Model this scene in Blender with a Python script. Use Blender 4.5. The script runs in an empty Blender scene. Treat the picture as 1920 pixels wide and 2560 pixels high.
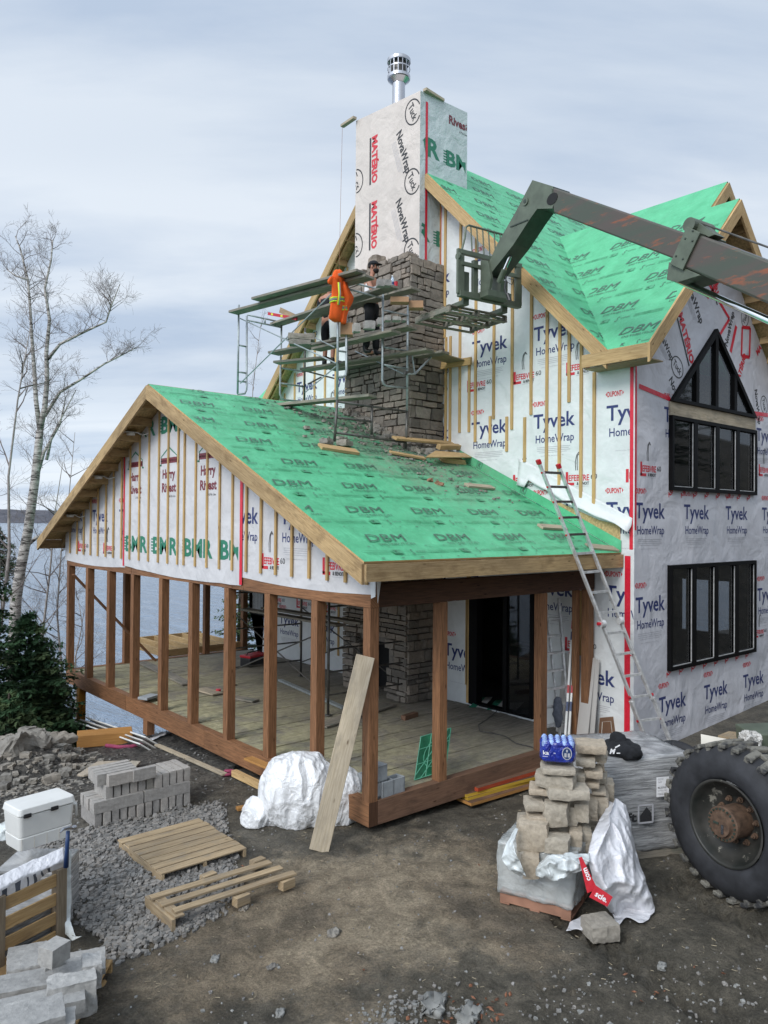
import bpy, bmesh, math, random
from math import radians as R_, sin, cos, pi, sqrt
from mathutils import Vector as V, Matrix, noise, geometry
random.seed(7)
sc = bpy.context.scene
# ------------------------------------------------------------------ camera
CAM = V((-5.9876, -7.2368, 3.4070)); FL = 1935.48; W0, H0 = 1920., 2560.
_y, _p, _r = R_(49.4511), R_(0.687), R_(0.4488)
FW = V((cos(_p)*cos(_y), cos(_p)*sin(_y), sin(_p))); _ri = V((sin(_y), -cos(_y), 0)); _up = _ri.cross(FW)
RT = _ri*cos(_r) + _up*sin(_r); UP = _up*cos(_r) - _ri*sin(_r)
cam = bpy.data.cameras.new('camera'); co = bpy.data.objects.new('camera', cam); sc.collection.objects.link(co)
cam.sensor_fit = 'HORIZONTAL'; cam.sensor_width = 36.; cam.lens = 36.*FL/W0; cam.clip_start = .05; cam.clip_end = 20000
co.matrix_world = Matrix.Translation(CAM) @ Matrix((RT, UP, -FW)).transposed().to_4x4()
sc.camera = co
def ray(x, y): return FW + RT*((x-W0/2)/FL) - UP*((y-H0/2)/FL)
def at(x, y, ax, v):
    """point where the sight line through photo position x, y meets the real plane ax = v"""
    i = 'xyz'.index(ax); d = ray(x, y); return CAM + d*((v-CAM[i])/d[i])
def atp(x, y, n, k):
    d = ray(x, y); n = V(n); return CAM + d*((k-n.dot(CAM))/n.dot(d))
# ------------------------------------------------------------------ light
w = bpy.data.worlds.new('World'); sc.world = w; w.use_nodes = True; nt = w.node_tree; nt.nodes.clear()
def nn(t, **k):
    n = NT.nodes.new(t)
    for a, b in k.items():
        if a.startswith('i_'):
            key = a[2:].replace('_', ' '); n.inputs[int(key) if key.isdigit() else key].default_value = b
        else: setattr(n, a, b)
    return n
NT = nt
out = nn('ShaderNodeOutputWorld'); bg = nn('ShaderNodeBackground')
sky = nn('ShaderNodeTexSky', sky_type='NISHITA', sun_disc=False)
sky.sun_elevation = R_(48); sky.sun_rotation = R_(90-152); sky.altitude = 300; sky.air_density = 1.0; sky.dust_density = 1.6; sky.ozone_density = 1.2
tc = nn('ShaderNodeTexCoord'); sep = nn('ShaderNodeSeparateXYZ'); nt.links.new(tc.outputs['Generated'], sep.inputs[0])
def L(a, b): NT.links.new(a, b)
def math_(op, a, b=None, clamp=False):
    n = nn('ShaderNodeMath', operation=op, use_clamp=clamp)
    for i, s in enumerate((a, b)):
        if s is None: continue
        if isinstance(s, (int, float)): n.inputs[i].default_value = s
        else: L(s, n.inputs[i])
    return n.outputs[0]
# flat cloud sheets: direction divided by height gives the layer its perspective
hz = math_('ADD', math_('MAXIMUM', sep.outputs[2], 0.0), 0.16)
cx = math_('DIVIDE', sep.outputs[0], hz); cy = math_('DIVIDE', sep.outputs[1], hz)
cmb = nn('ShaderNodeCombineXYZ'); L(math_('MULTIPLY', math_('ADD', math_('MULTIPLY', cx, .65), math_('MULTIPLY', cy, .76)), 1.9), cmb.inputs[0]); L(math_('MULTIPLY', math_('SUBTRACT', math_('MULTIPLY', cx, .76), math_('MULTIPLY', cy, .65)), .62), cmb.inputs[1])
n1 = nn('ShaderNodeTexNoise', i_Scale=1.05, i_Detail=7., i_Roughness=.56, i_Distortion=.25); L(cmb.outputs[0], n1.inputs['Vector'])
n2 = nn('ShaderNodeTexNoise', i_Scale=.42, i_Detail=3., i_Roughness=.5); L(cmb.outputs[0], n2.inputs['Vector'])
r1 = nn('ShaderNodeMapRange', i_1=.36, i_2=.62); L(n1.outputs[0], r1.inputs[0])
r2 = nn('ShaderNodeMapRange', i_1=.35, i_2=.65); L(n2.outputs[0], r2.inputs[0])
cc = nn('ShaderNodeValToRGB'); cc.color_ramp.elements[0].color = (4.9, 5.8, 7.1, 1); cc.color_ramp.elements[1].color = (7.2, 7.8, 8.5, 1)
L(r1.outputs[0], cc.inputs[0])
dk = nn('ShaderNodeMix', data_type='RGBA', blend_type='MULTIPLY'); dk.inputs['Factor'].default_value = 1
r3 = nn('ShaderNodeValToRGB'); r3.color_ramp.elements[0].color = (.84, .87, .91, 1); r3.color_ramp.elements[1].color = (1, 1, 1, 1); L(r2.outputs[0], r3.inputs[0])
L(cc.outputs[0], dk.inputs[6]); L(r3.outputs[0], dk.inputs[7])
# thinner cloud in front of the sun: the part of the overcast behind the left shoulder is the brightest
sd = V((cos(R_(152))*cos(R_(48)), sin(R_(152))*cos(R_(48)), sin(R_(48))))
dp = nn('ShaderNodeVectorMath', operation='DOT_PRODUCT'); L(tc.outputs['Generated'], dp.inputs[0]); dp.inputs[1].default_value = (-.80, -.10, .59)
gl = nn('ShaderNodeMapRange', i_1=.25, i_2=1., i_3=1., i_4=2.0); gl.interpolation_type = 'SMOOTHSTEP'; L(dp.outputs['Value'], gl.inputs[0])
hr = nn('ShaderNodeMapRange', i_1=.0, i_2=.2, i_3=1.1, i_4=.97); L(sep.outputs[2], hr.inputs[0])
g2 = math_('MULTIPLY', gl.outputs[0], hr.outputs[0])
mg = nn('ShaderNodeVectorMath', operation='SCALE'); L(dk.outputs[2], mg.inputs[0]); L(g2, mg.inputs['Scale'])
mx = nn('ShaderNodeMix', data_type='RGBA'); mx.inputs['Factor'].default_value = .9; L(sky.outputs[0], mx.inputs[6]); L(mg.outputs[0], mx.inputs[7])
L(mx.outputs[2], bg.inputs[0]); bg.inputs[1].default_value = .1; L(bg.outputs[0], out.inputs[0])
sl_ = bpy.data.lights.new('sun', 'SUN'); sl_.energy = 1.5; sl_.angle = R_(22); sl_.color = (1, .97, .93)
so = bpy.data.objects.new('sun', sl_); sc.collection.objects.link(so); so.rotation_euler = V((-.80, -.22, .62)).to_track_quat('Z', 'Y').to_euler()
sc.view_settings.view_transform = 'Standard'; sc.view_settings.look = 'None'; sc.view_settings.exposure = .27; sc.view_settings.gamma = 1
sc.cycles.max_bounces = 8; sc.cycles.transparent_max_bounces = 12; sc.cycles.use_denoising = True
try: sc.cycles.sample_clamp_indirect = 6
except Exception: pass
# ------------------------------------------------------------------ materials
MATS = {}
def newmat(name):
    global NT
    m = bpy.data.materials.new(name); m.use_nodes = True; NT = m.node_tree
    b = NT.nodes['Principled BSDF']; MATS[name] = m; return m, b
def coord(kind='Object', scale=(1, 1, 1)):
    t = nn('ShaderNodeTexCoord'); mp = nn('ShaderNodeMapping'); mp.inputs['Scale'].default_value = scale
    L(t.outputs[kind], mp.inputs[0]); return mp.outputs[0]
def ramp(fac, *stops):
    r = nn('ShaderNodeValToRGB'); e = r.color_ramp.elements
    while len(e) < len(stops): e.new(.5)
    for i, (p, c) in enumerate(stops): e[i].position = p; e[i].color = (*c, 1)
    L(fac, r.inputs[0]); return r.outputs[0]
def noi(vec, scale, detail=4., rough=.55, dist=0.):
    n = nn('ShaderNodeTexNoise', i_Scale=scale, i_Detail=detail, i_Roughness=rough, i_Distortion=dist); L(vec, n.inputs['Vector']); return n.outputs[0]
def mixc(f, a, b, mode='MIX'):
    n = nn('ShaderNodeMix', data_type='RGBA', blend_type=mode)
    for i, s in ((0, f), (6, a), (7, b)):
        if isinstance(s, (int, float)): n.inputs[i].default_value = s
        elif isinstance(s, tuple): n.inputs[i].default_value = (*s, 1)
        else: L(s, n.inputs[i])
    return n.outputs[2]
def bump(b, h, st=.3, dist=.02):
    n = nn('ShaderNodeBump', i_Strength=st, i_Distance=dist); L(h, n.inputs['Height']); L(n.outputs[0], b.inputs['Normal'])
def plain(name, c, rough=.6, metal=0., var=.25, vs=6., bs=.0, bsc=40., bd=.004, coat=0., kind='Object', spec=None, alpha=None):
    m, b = newmat(name); v = coord(kind)
    d = tuple(x*(1-var) for x in c); l = tuple(min(1, x*(1+var)) for x in c)
    if var: L(ramp(noi(v, vs, 5.), (.3, d), (.7, l)), b.inputs['Base Color'])
    else: b.inputs['Base Color'].default_value = (*c, 1)
    b.inputs['Roughness'].default_value = rough; b.inputs['Metallic'].default_value = metal
    if bs: bump(b, noi(v, bsc, 6., .65), bs, bd)
    if coat: b.inputs['Coat Weight'].default_value = coat
    if spec is not None: b.inputs['Specular IOR Level'].default_value = spec
    if alpha is not None: b.inputs['Alpha'].default_value = alpha
    return m
def wood(name, c1, c2, rough=.75, knots=True, stain=None, bs=.25, gs=1.):
    m, b = newmat(name); u = coord('UV', (1.6, 26., 1)); u2 = coord('UV', (.35, 1.2, 1)); u3 = coord('UV', (3., 9., 1))
    g = noi(u, 2.2*gs, 6., .6, .5); g2 = noi(u2, 1.3, 2.)
    c = ramp(g, (.3, c1), (.62, c2)); t = ramp(g2, (.3, (.72, .72, .74)), (.7, (1.18, 1.15, 1.1)))
    c = mixc(1., c, t, 'MULTIPLY')
    if knots:
        k = nn('ShaderNodeTexVoronoi', i_Scale=1.); L(u3, k.inputs['Vector'])
        kk = ramp(k.outputs['Distance'], (.04, (.35, .3, .26)), (.13, (1, 1, 1))); c = mixc(1., c, kk, 'MULTIPLY')
    if stain:
        s = noi(coord('UV', (2.2, 5., 1)), 1.1, 5., .65); c = mixc(ramp(s, (.5, (0, 0, 0)), (.66, (.8, .8, .8))), c, stain)
    L(c, b.inputs['Base Color']); b.inputs['Roughness'].default_value = rough
    b.inputs['Specular IOR Level'].default_value = .3
    bump(b, g, bs, .004); return m
WP = {}
def wrapbump(b, st=.55, sc_=1.):
    v = coord('Object'); vs = coord('Object', (1, 1, .35))
    a = noi(v, 1.6*sc_, 3., .5, .6); r = nn('ShaderNodeTexNoise', noise_type='RIDGED_MULTIFRACTAL', i_Scale=1.5*sc_, i_Detail=4., i_Distortion=.5); r.normalize = True; L(vs, r.inputs['Vector'])
    c = noi(v, 7.*sc_, 3., .5, .8)
    h = math_('ADD', math_('MULTIPLY', a, 1.3), math_('ADD', math_('MULTIPLY', r.outputs[0], .55), math_('MULTIPLY', c, .16)))
    bump(b, h, st, .065); return h
def wrap(name, c, rough=.42, st=.5, sc_=1., dirt=0., spec=.45, tint=(1, 1, 1)):
    m, b = newmat(name); wrapbump(b, st, sc_); v = coord('Object')
    d = tuple(x*.88*t for x, t in zip(c, tint))
    col = ramp(noi(v, 2.3, 5., .6), (.35, d), (.65, c))
    if dirt: col = mixc(ramp(noi(v, 1.4, 6., .7), (.5, (0, 0, 0)), (.75, (dirt,)*3)), col, (.28, .22, .17))
    L(col, b.inputs['Base Color']); b.inputs['Roughness'].default_value = rough; b.inputs['Specular IOR Level'].default_value = spec
    return m
def ink(name, c, rough=.5):
    m, b = newmat(name); wrapbump(b, .35); L(ramp(noi(coord('Object'), 30., 3.), (.2, tuple(x*1.25+.02 for x in c)), (.8, c)), b.inputs['Base Color']); b.inputs['Roughness'].default_value = rough; return m
wrap('white_wrap', (.78, .80, .79), st=.7); wrap('shaded_wrap', (.68, .675, .71), st=.75); wrap('gable_wrap', (.68, .67, .67), st=.7); wrap('cream_wrap', (.70, .625, .56), sc_=1.2, st=.6)  # side wall gets a copy of the white wrap with its shade put into the colour
wrap('silver_wrap', (.60, .66, .66), rough=.25, sc_=1.5, st=.8)
ink('navy_ink', (.018, .03, .13)); ink('red_ink', (.55, .02, .035)); ink('black_ink', (.02, .02, .022)); ink('grey_ink', (.40, .40, .42))
ink('green_ink', (.015, .17, .10)); ink('maroon_ink', (.16, .02, .03)); ink('roof_ink', (.06, .13, .09)); ink('roof_ink_faint', (.06, .30, .15)); ink('white_ink', (.85, .85, .86))
ink('tape_red', (.60, .008, .03), .35)
def roofmat():
    m, b = newmat('green_underlay'); h = wrapbump(b, .5, 1.5); v = coord('Object')
    c = ramp(noi(v, 2.2, 6., .62), (.3, (.085, .40, .20)), (.7, (.13, .55, .29)))
    ul = noi(coord('Object', (1.2, 1.2, 1.2)), 14., 4., .6); c = mixc(ramp(ul, (.55, (0, 0, 0)), (.8, (.35, .35, .35))), c, (.18, .68, .42))
    # mud and mortar trodden in round the chimney foot
    t = nn('ShaderNodeTexCoord'); g = nn('ShaderNodeVectorMath', operation='SUBTRACT'); L(t.outputs['Object'], g.inputs[0]); g.inputs[1].default_value = (3.3, 3.5, 5.0)
    s = nn('ShaderNodeVectorMath', operation='MULTIPLY'); L(g.outputs[0], s.inputs[0]); s.inputs[1].default_value = (.42, .32, .32)
    ln = nn('ShaderNodeVectorMath', operation='LENGTH'); L(s.outputs[0], ln.inputs[0])
    d = math_('SUBTRACT', math_('ADD', ln.outputs['Value'], math_('MULTIPLY', noi(v, 1.7, 6., .7), 1.5)), .75)
    f = nn('ShaderNodeMapRange', i_1=.95, i_2=.25); L(d, f.inputs[0])
    spk = ramp(noi(v, 22., 6., .75), (.40, (.30, .30, .30)), (.60, (1, 1, 1)))
    f2 = math_('MULTIPLY', f.outputs[0], nn2val(spk)); 
    mud = ramp(noi(v, 6., 5.), (.3, (.16, .13, .11)), (.7, (.30, .26, .22)))
    L(mixc(f2, c, mud), b.inputs['Base Color']); b.inputs['Roughness'].default_value = .5; b.inputs['Specular IOR Level'].default_value = .3
def nn2val(c):
    n = nn('ShaderNodeRGBToBW'); L(c, n.inputs[0]); return n.outputs[0]
roofmat()
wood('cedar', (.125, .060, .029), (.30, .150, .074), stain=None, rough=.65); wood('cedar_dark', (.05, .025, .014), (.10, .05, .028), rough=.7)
wood('sill_brown', (.13, .075, .048), (.21, .12, .078), stain=(.10, .06, .04))
wood('new_wood', (.36, .235, .105), (.58, .41, .21)); wood('rake_wood', (.30, .20, .095), (.50, .36, .19), stain=(.22, .145, .07)); wood('batten_wood', (.42, .27, .10), (.62, .43, .20))
wood('grey_plank', (.17, .155, .13), (.33, .30, .25), stain=(.14, .16, .13)); wood('pallet_wood', (.27, .195, .115), (.46, .36, .23), stain=(.24, .20, .15))
wood('ochre_post', (.38, .15, .02), (.52, .23, .035)); wood('old_board', (.36, .30, .21), (.52, .45, .34), stain=(.30, .26, .20)); wood('crate_wood', (.36, .22, .095), (.54, .37, .18), stain=(.20, .13, .07)); wood('weathered_post', (.16, .125, .085), (.26, .21, .15))
wood('tip_red', (.42, .05, .02), (.55, .10, .04), knots=False); wood('tip_yellow', (.50, .30, .03), (.60, .40, .05), knots=False); wood('orange_wood', (.36, .17, .05), (.48, .25, .08), knots=False)
plain('galv', (.38, .42, .43), .42, .45, .25, 9., .1); plain('galv_dark', (.13, .125, .115), .5, .6, .35, 9., .15); plain('alu', (.66, .66, .65), .38, .3, .25, 14., .08)
plain('steel_bright', (.50, .50, .52), .25, 1., .08, 3.); plain('chrome', (.75, .78, .8), .06, 1., .03, 3.)
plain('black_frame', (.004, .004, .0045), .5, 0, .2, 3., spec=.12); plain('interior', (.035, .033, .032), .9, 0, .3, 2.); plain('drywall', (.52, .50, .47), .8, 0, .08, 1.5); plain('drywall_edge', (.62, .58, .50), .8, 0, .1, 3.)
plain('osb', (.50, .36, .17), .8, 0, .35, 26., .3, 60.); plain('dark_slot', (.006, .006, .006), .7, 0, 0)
plain('plastic_white', (.74, .74, .71), .35, 0, .06, 3., coat=.1); plain('black_plastic', (.018, .018, .02), .4, 0, .2, 9.); plain('red_plastic', (.50, .012, .025), .4, 0, .12, 6.); plain('blue_plastic', (.012, .04, .13), .4, 0, .15, 6.)
plain('green_plastic', (.012, .14, .065), .45, 0, .4, 9., .1); plain('green_rib', (.12, .42, .27), .45, 0, .2, 9.); plain('denim_grey', (.09, .10, .125), .95, 0, .3, 16., .5, 70.)
plain('black_cloth', (.012, .013, .016), .95, 0, .4, 9., .6, 60., .01); plain('orange_cloth', (.86, .12, .012), .85, 0, .12, 7., .5, 50., .01); plain('lime_tape', (.65, .80, .05), .6, 0, 0); plain('grey_tape', (.22, .24, .23), .35, 0, .1)
plain('skin', (.42, .20, .13), .55, 0, .12, 20.); plain('hair', (.012, .009, .008), .8, 0, .2, 40.); plain('white_cloth', (.78, .78, .78), .9, 0, .1, 12., .4, 60.)
plain('clay_card', (.38, .22, .12), .8, 0, .15, 4.); plain('brown_panel', (.22, .12, .065), .8, 0, .1, 5.)
plain('mag_cloth', (.30, .05, .11), .8, 0, .3, 20.); plain('terracotta', (.33, .17, .11), .8, 0, .25, 5.)
def foil(name, c, rough, alpha=1., st=.8, sc_=3.):
    m, b = newmat(name); wrapbump(b, st, sc_); b.inputs['Base Color'].default_value = (*c, 1); b.inputs['Roughness'].default_value = rough; b.inputs['Alpha'].default_value = alpha
    b.inputs['Specular IOR Level'].default_value = .8; b.inputs['Coat Weight'].default_value = .3; return m
foil('tarp', (.80, .81, .82), .34, st=.6, sc_=4.); foil('film', (.70, .74, .73), .2, .5, .6, 3.); foil('milky_film', (.78, .83, .83), .25, .72, .6, 3.); foil('film_white', (.80, .80, .83), .3, .88, .6, 4.)
foil('crumple_foil', (.6, .58, .54), .3, 1., 1., 9.)
def stretch():
    m, b = newmat('stretch_wrap'); v = coord('Object', (1, 1, 14.)); n = noi(v, 2.2, 6., .7, 1.2); v2 = coord('Object')
    c = ramp(n, (.33, (.13, .135, .14)), (.48, (.38, .385, .39)), (.62, (.70, .70, .70))); c = mixc(.4, c, ramp(noi(v2, 2., 4.), (.3, (.10, .10, .10)), (.7, (.36, .36, .35))))
    L(c, b.inputs['Base Color']); b.inputs['Roughness'].default_value = .22; bump(b, n, .7, .02); b.inputs['Coat Weight'].default_value = .4
stretch()
def stonemat(name, lo, hi, warm, sc_=1., bs=.6):
    m, b = newmat(name); u = coord('UV', (.08, .08, 1)); v = coord('Object')
    t = ramp(noi(u, 1., 0.), (.25, lo), (.5, tuple((a+c)/2 for a, c in zip(lo, hi))), (.75, hi)); t = mixc(ramp(noi(coord('UV', (.05, .05, 1)), 1.7, 0.), (.45, (0, 0, 0)), (.6, (.55, .55, .55))), t, warm)
    f = noi(v, 14.*sc_, 8., .7); t = mixc(1., t, ramp(f, (.25, (.68, .68, .68)), (.75, (1.25, 1.24, 1.22))), 'MULTIPLY')
    L(t, b.inputs['Base Color']); b.inputs['Roughness'].default_value = .88; bump(b, noi(v, 9.*sc_, 8., .65), bs, .03)
stonemat('ashlar', (.13, .115, .098), (.35, .31, .265), (.28, .225, .175)); stonemat('tan_stone', (.34, .30, .24), (.50, .45, .37), (.44, .35, .25), 1.4, .45)
stonemat('grey_block', (.30, .285, .27), (.45, .43, .40), (.40, .365, .33), 1.4, .3); stonemat('fore_stone', (.28, .28, .275), (.46, .46, .45), (.36, .35, .33), 1.3, .5); stonemat('rubble', (.17, .16, .145), (.36, .34, .30), (.30, .26, .21), 1., .6); stonemat('slate_chip', (.14, .138, .132), (.31, .30, .285), (.26, .235, .21), 1., .4)
plain('mortar', (.20, .178, .155), .95, 0, .3, 8., .6, 30., .02); plain('concrete', (.33, .35, .36), .9, 0, .12, 8., .5, 60.); plain('cinder', (.30, .32, .33), .92, 0, .15, 9., .6, 70.)
plain('army_green', (.115, .138, .10), .48, .15, .22, 5., .12, 30.); plain('army_dark', (.040, .055, .043), .5, .15, .3, 6., .15, 30.); plain('tyre_rubber', (.028, .029, .033), .75, 0, .5, 5., .35, 30.); plain('rust', (.115, .070, .045), .8, .1, .45, 16., .5, 50.)
def boomm():
    m, b = newmat('boom_paint'); v = coord('Object', (2.2, .42, 2.2)); n = noi(v, 2.1, 7., .68); n3 = noi(coord('Object', (3, .5, 3)), 1.2, 6., .65)
    c = ramp(n3, (.40, (.075, .088, .066)), (.58, (.10, .080, .068))); c = mixc(ramp(n, (.575, (0, 0, 0)), (.64, (.85, .85, .85))), c, (.31, .095, .042))
    L(c, b.inputs['Base Color']); b.inputs['Roughness'].default_value = .42; b.inputs['Metallic'].default_value = .25; bump(b, n, .15, .01)
boomm()
def tread():
    m, b = newmat('muddy_tread'); v = coord('Object'); L(mixc(ramp(noi(v, 5., 6., .7), (.40, (0, 0, 0)), (.56, (1, 1, 1))), (.03, .03, .032), (.20, .19, .16)), b.inputs['Base Color']); b.inputs['Roughness'].default_value = .85; bump(b, noi(v, 20., 6.), .6, .02)
tread()
def rimm():
    m, b = newmat('rim_paint'); v = coord('Object'); L(mixc(ramp(noi(v, 7., 7., .72), (.60, (0, 0, 0)), (.66, (1, 1, 1))), ramp(noi(v, 3., 3.), (.3, (.022, .025, .022)), (.7, (.075, .07, .062))), (.33, .31, .26)), b.inputs['Base Color']); b.inputs['Roughness'].default_value = .5; b.inputs['Metallic'].default_value = .2
rimm()
def deckm():
    m, b = newmat('deck_boards'); v = coord('Object'); u = coord('UV', (1.5, 16., 1)); g = noi(u, 2., 6., .65, .4)
    c = ramp(g, (.3, (.11, .10, .085)), (.7, (.36, .33, .28)))
    t = nn('ShaderNodeTexCoord'); s = nn('ShaderNodeSeparateXYZ'); L(t.outputs['Object'], s.inputs[0])
    # spray foam is thickest towards the lake side, worn off near the house
    k = math_('SUBTRACT', 1.0, math_('MULTIPLY', s.outputs[0], .23)); kf = math_('MULTIPLY', math_('MAXIMUM', k, 0.), nn2val(ramp(noi(v, 1.1, 7., .72, .5), (.36, (0, 0, 0)), (.52, (1, 1, 1)))), True)
    c = mixc(kf, c, ramp(noi(v, 7., 5., .7), (.3, (.30, .27, .16)), (.7, (.62, .57, .34)))); c = mixc(ramp(noi(v, .8, 5., .6), (.5, (0, 0, 0)), (.75, (.6, .6, .6))), c, (.15, .13, .11))
    L(c, b.inputs['Base Color']); b.inputs['Roughness'].default_value = .9; bump(b, math_('ADD', g, math_('MULTIPLY', noi(v, 9., 6., .7), 2.)), .7, .03)
deckm()
def barkm():
    m, b = newmat('birch_bark'); v = coord('Object', (1, 1, 5.)); n = noi(v, 3.2, 5., .7, .8); L(ramp(n, (.40, (.04, .036, .032)), (.50, (.38, .35, .32)), (.7, (.62, .59, .55))), b.inputs['Base Color']); b.inputs['Roughness'].default_value = .8
barkm()
plain('twig', (.15, .125, .115), .9, 0, .2, 3.); plain('branch_pale', (.30, .27, .25), .9, 0, .35, 6.); plain('needles', (.028, .075, .026), .8, 0, .5, 1.2); plain('needles_light', (.075, .115, .042), .8, 0, .4, 1.2); plain('spruce_bark', (.06, .045, .035), .9, 0, .3, 5.)
plain('leaf_brown', (.20, .085, .045), .8, 0, .5, 6.); plain('straw', (.45, .38, .26), .8, 0, .3, 5.); plain('pebble', (.25, .25, .235), .9, 0, .35, 5.)
def glassm():
    m, b = newmat('window_glass'); b.inputs['Base Color'].default_value = (.012, .013, .014, 1); b.inputs['Roughness'].default_value = .03; b.inputs['Alpha'].default_value = .55; b.inputs['IOR'].default_value = 1.6; b.inputs['Specular IOR Level'].default_value = .75
glassm()
m, b = newmat('clear_bottle'); b.inputs['Base Color'].default_value = (.6, .75, .9, 1); b.inputs['Roughness'].default_value = .08; b.inputs['Alpha'].default_value = .6
m, b = newmat('pack_film'); wrapbump(b, .9, 6.); L(ramp(noi(coord('Object'), 9., 5.), (.35, (.006, .012, .22)), (.7, (.015, .05, .42))), b.inputs['Base Color']); b.inputs['Roughness'].default_value = .12; b.inputs['Coat Weight'].default_value = .6
plain('pack_top', (.30, .42, .72), .15, 0, .4, 18., .6, 20.)
def groundm():
    m, b = newmat('dirt'); v = coord('Object')
    a = noi(v, .55, 7., .62); c = ramp(a, (.34, (.20, .170, .132)), (.48, (.37, .305, .222)), (.64, (.56, .475, .355)))
    t = nn('ShaderNodeTexCoord'); s = nn('ShaderNodeSeparateXYZ'); L(t.outputs['Object'], s.inputs[0])
    # dry trodden dirt in mid yard, damp dark mud round it
    q = nn('ShaderNodeVectorMath', operation='SUBTRACT'); L(t.outputs['Object'], q.inputs[0]); q.inputs[1].default_value = (-1.25, -1.15, -.4)
    q2 = nn('ShaderNodeVectorMath', operation='MULTIPLY'); L(q.outputs[0], q2.inputs[0]); q2.inputs[1].default_value = (.42, .52, 0)
    q3 = nn('ShaderNodeVectorMath', operation='LENGTH'); L(q2.outputs[0], q3.inputs[0])
    wet = math_('ADD', math_('MULTIPLY', q3.outputs['Value'], .42), math_('SUBTRACT', math_('MULTIPLY', noi(v, .8, 8., .7), 1.5), .65))
    c = mixc(ramp(wet, (.30, (0, 0, 0)), (.52, (.95, .95, .95))), c, ramp(noi(v, 2.6, 7., .7), (.35, (.088, .084, .070)), (.65, (.225, .205, .165))))
    # dark gravel bank towards the lake
    g = nn('ShaderNodeMapRange', i_1=2.2, i_2=5.2); L(math_('ADD', s.outputs[1], math_('MULTIPLY', a, 1.5)), g.inputs[0])
    gv = nn('ShaderNodeTexVoronoi', i_Scale=24.); L(v, gv.inputs['Vector']); gc = ramp(nn2val(gv.outputs['Color']), (.2, (.05, .05, .05)), (.8, (.20, .19, .175)))
    c = mixc(g.outputs[0], c, gc)
    f = noi(v, 46., 6., .7); c = mixc(1., c, ramp(f, (.3, (.62, .62, .62)), (.7, (1.35, 1.33, 1.3))), 'MULTIPLY')
    c = mixc(1., c, ramp(noi(v, 4.2, 9., .75, .6), (.38, (.60, .60, .58)), (.62, (1.22, 1.2, 1.17))), 'MULTIPLY')
    sp = nn('ShaderNodeTexVoronoi', i_Scale=19.); L(v, sp.inputs['Vector']); c = mixc(ramp(sp.outputs['Distance'], (.05, (.6, .6, .6)), (.11, (0, 0, 0))), c, (.26, .24, .20))
    L(c, b.inputs['Base Color']); rr = nn('ShaderNodeMapRange', i_1=.3, i_2=.55, i_3=.95, i_4=.55); L(wet, rr.inputs[0]); L(rr.outputs[0], b.inputs['Roughness'])
    b.inputs['Specular IOR Level'].default_value = .35
    h = math_('ADD', math_('MULTIPLY', noi(v, 5., 10., .72), 3.), math_('MULTIPLY', noi(v, 22., 8., .75), 1.4)); bump(b, h, 1., .06)
groundm()
def waterm():
    m, b = newmat('lake_water'); v = coord('Object', (.22, .9, 1)); v = coord('Object', (1, 1, 1))
    rot = nn('ShaderNodeMapping'); rot.inputs['Rotation'].default_value = (0, 0, R_(-52)); rot.inputs['Scale'].default_value = (1.1, .30, 1); L(v, rot.inputs[0])
    h = noi(rot.outputs[0], .42, 5., .62, .5); bump(b, h, 1., 2.4)
    b.inputs['Base Color'].default_value = (.18, .24, .32, 1); b.inputs['Roughness'].default_value = .16; b.inputs['IOR'].default_value = 1.33; b.inputs['Specular IOR Level'].default_value = .9
waterm()
def hillm():
    m, b = newmat('bare_forest'); v = coord('Object', (1, 1, .25)); c = ramp(noi(v, .035, 7., .7), (.35, (.045, .05, .065)), (.65, (.115, .11, .125))); L(c, b.inputs['Base Color']); b.inputs['Roughness'].default_value = 1
hillm()
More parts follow.
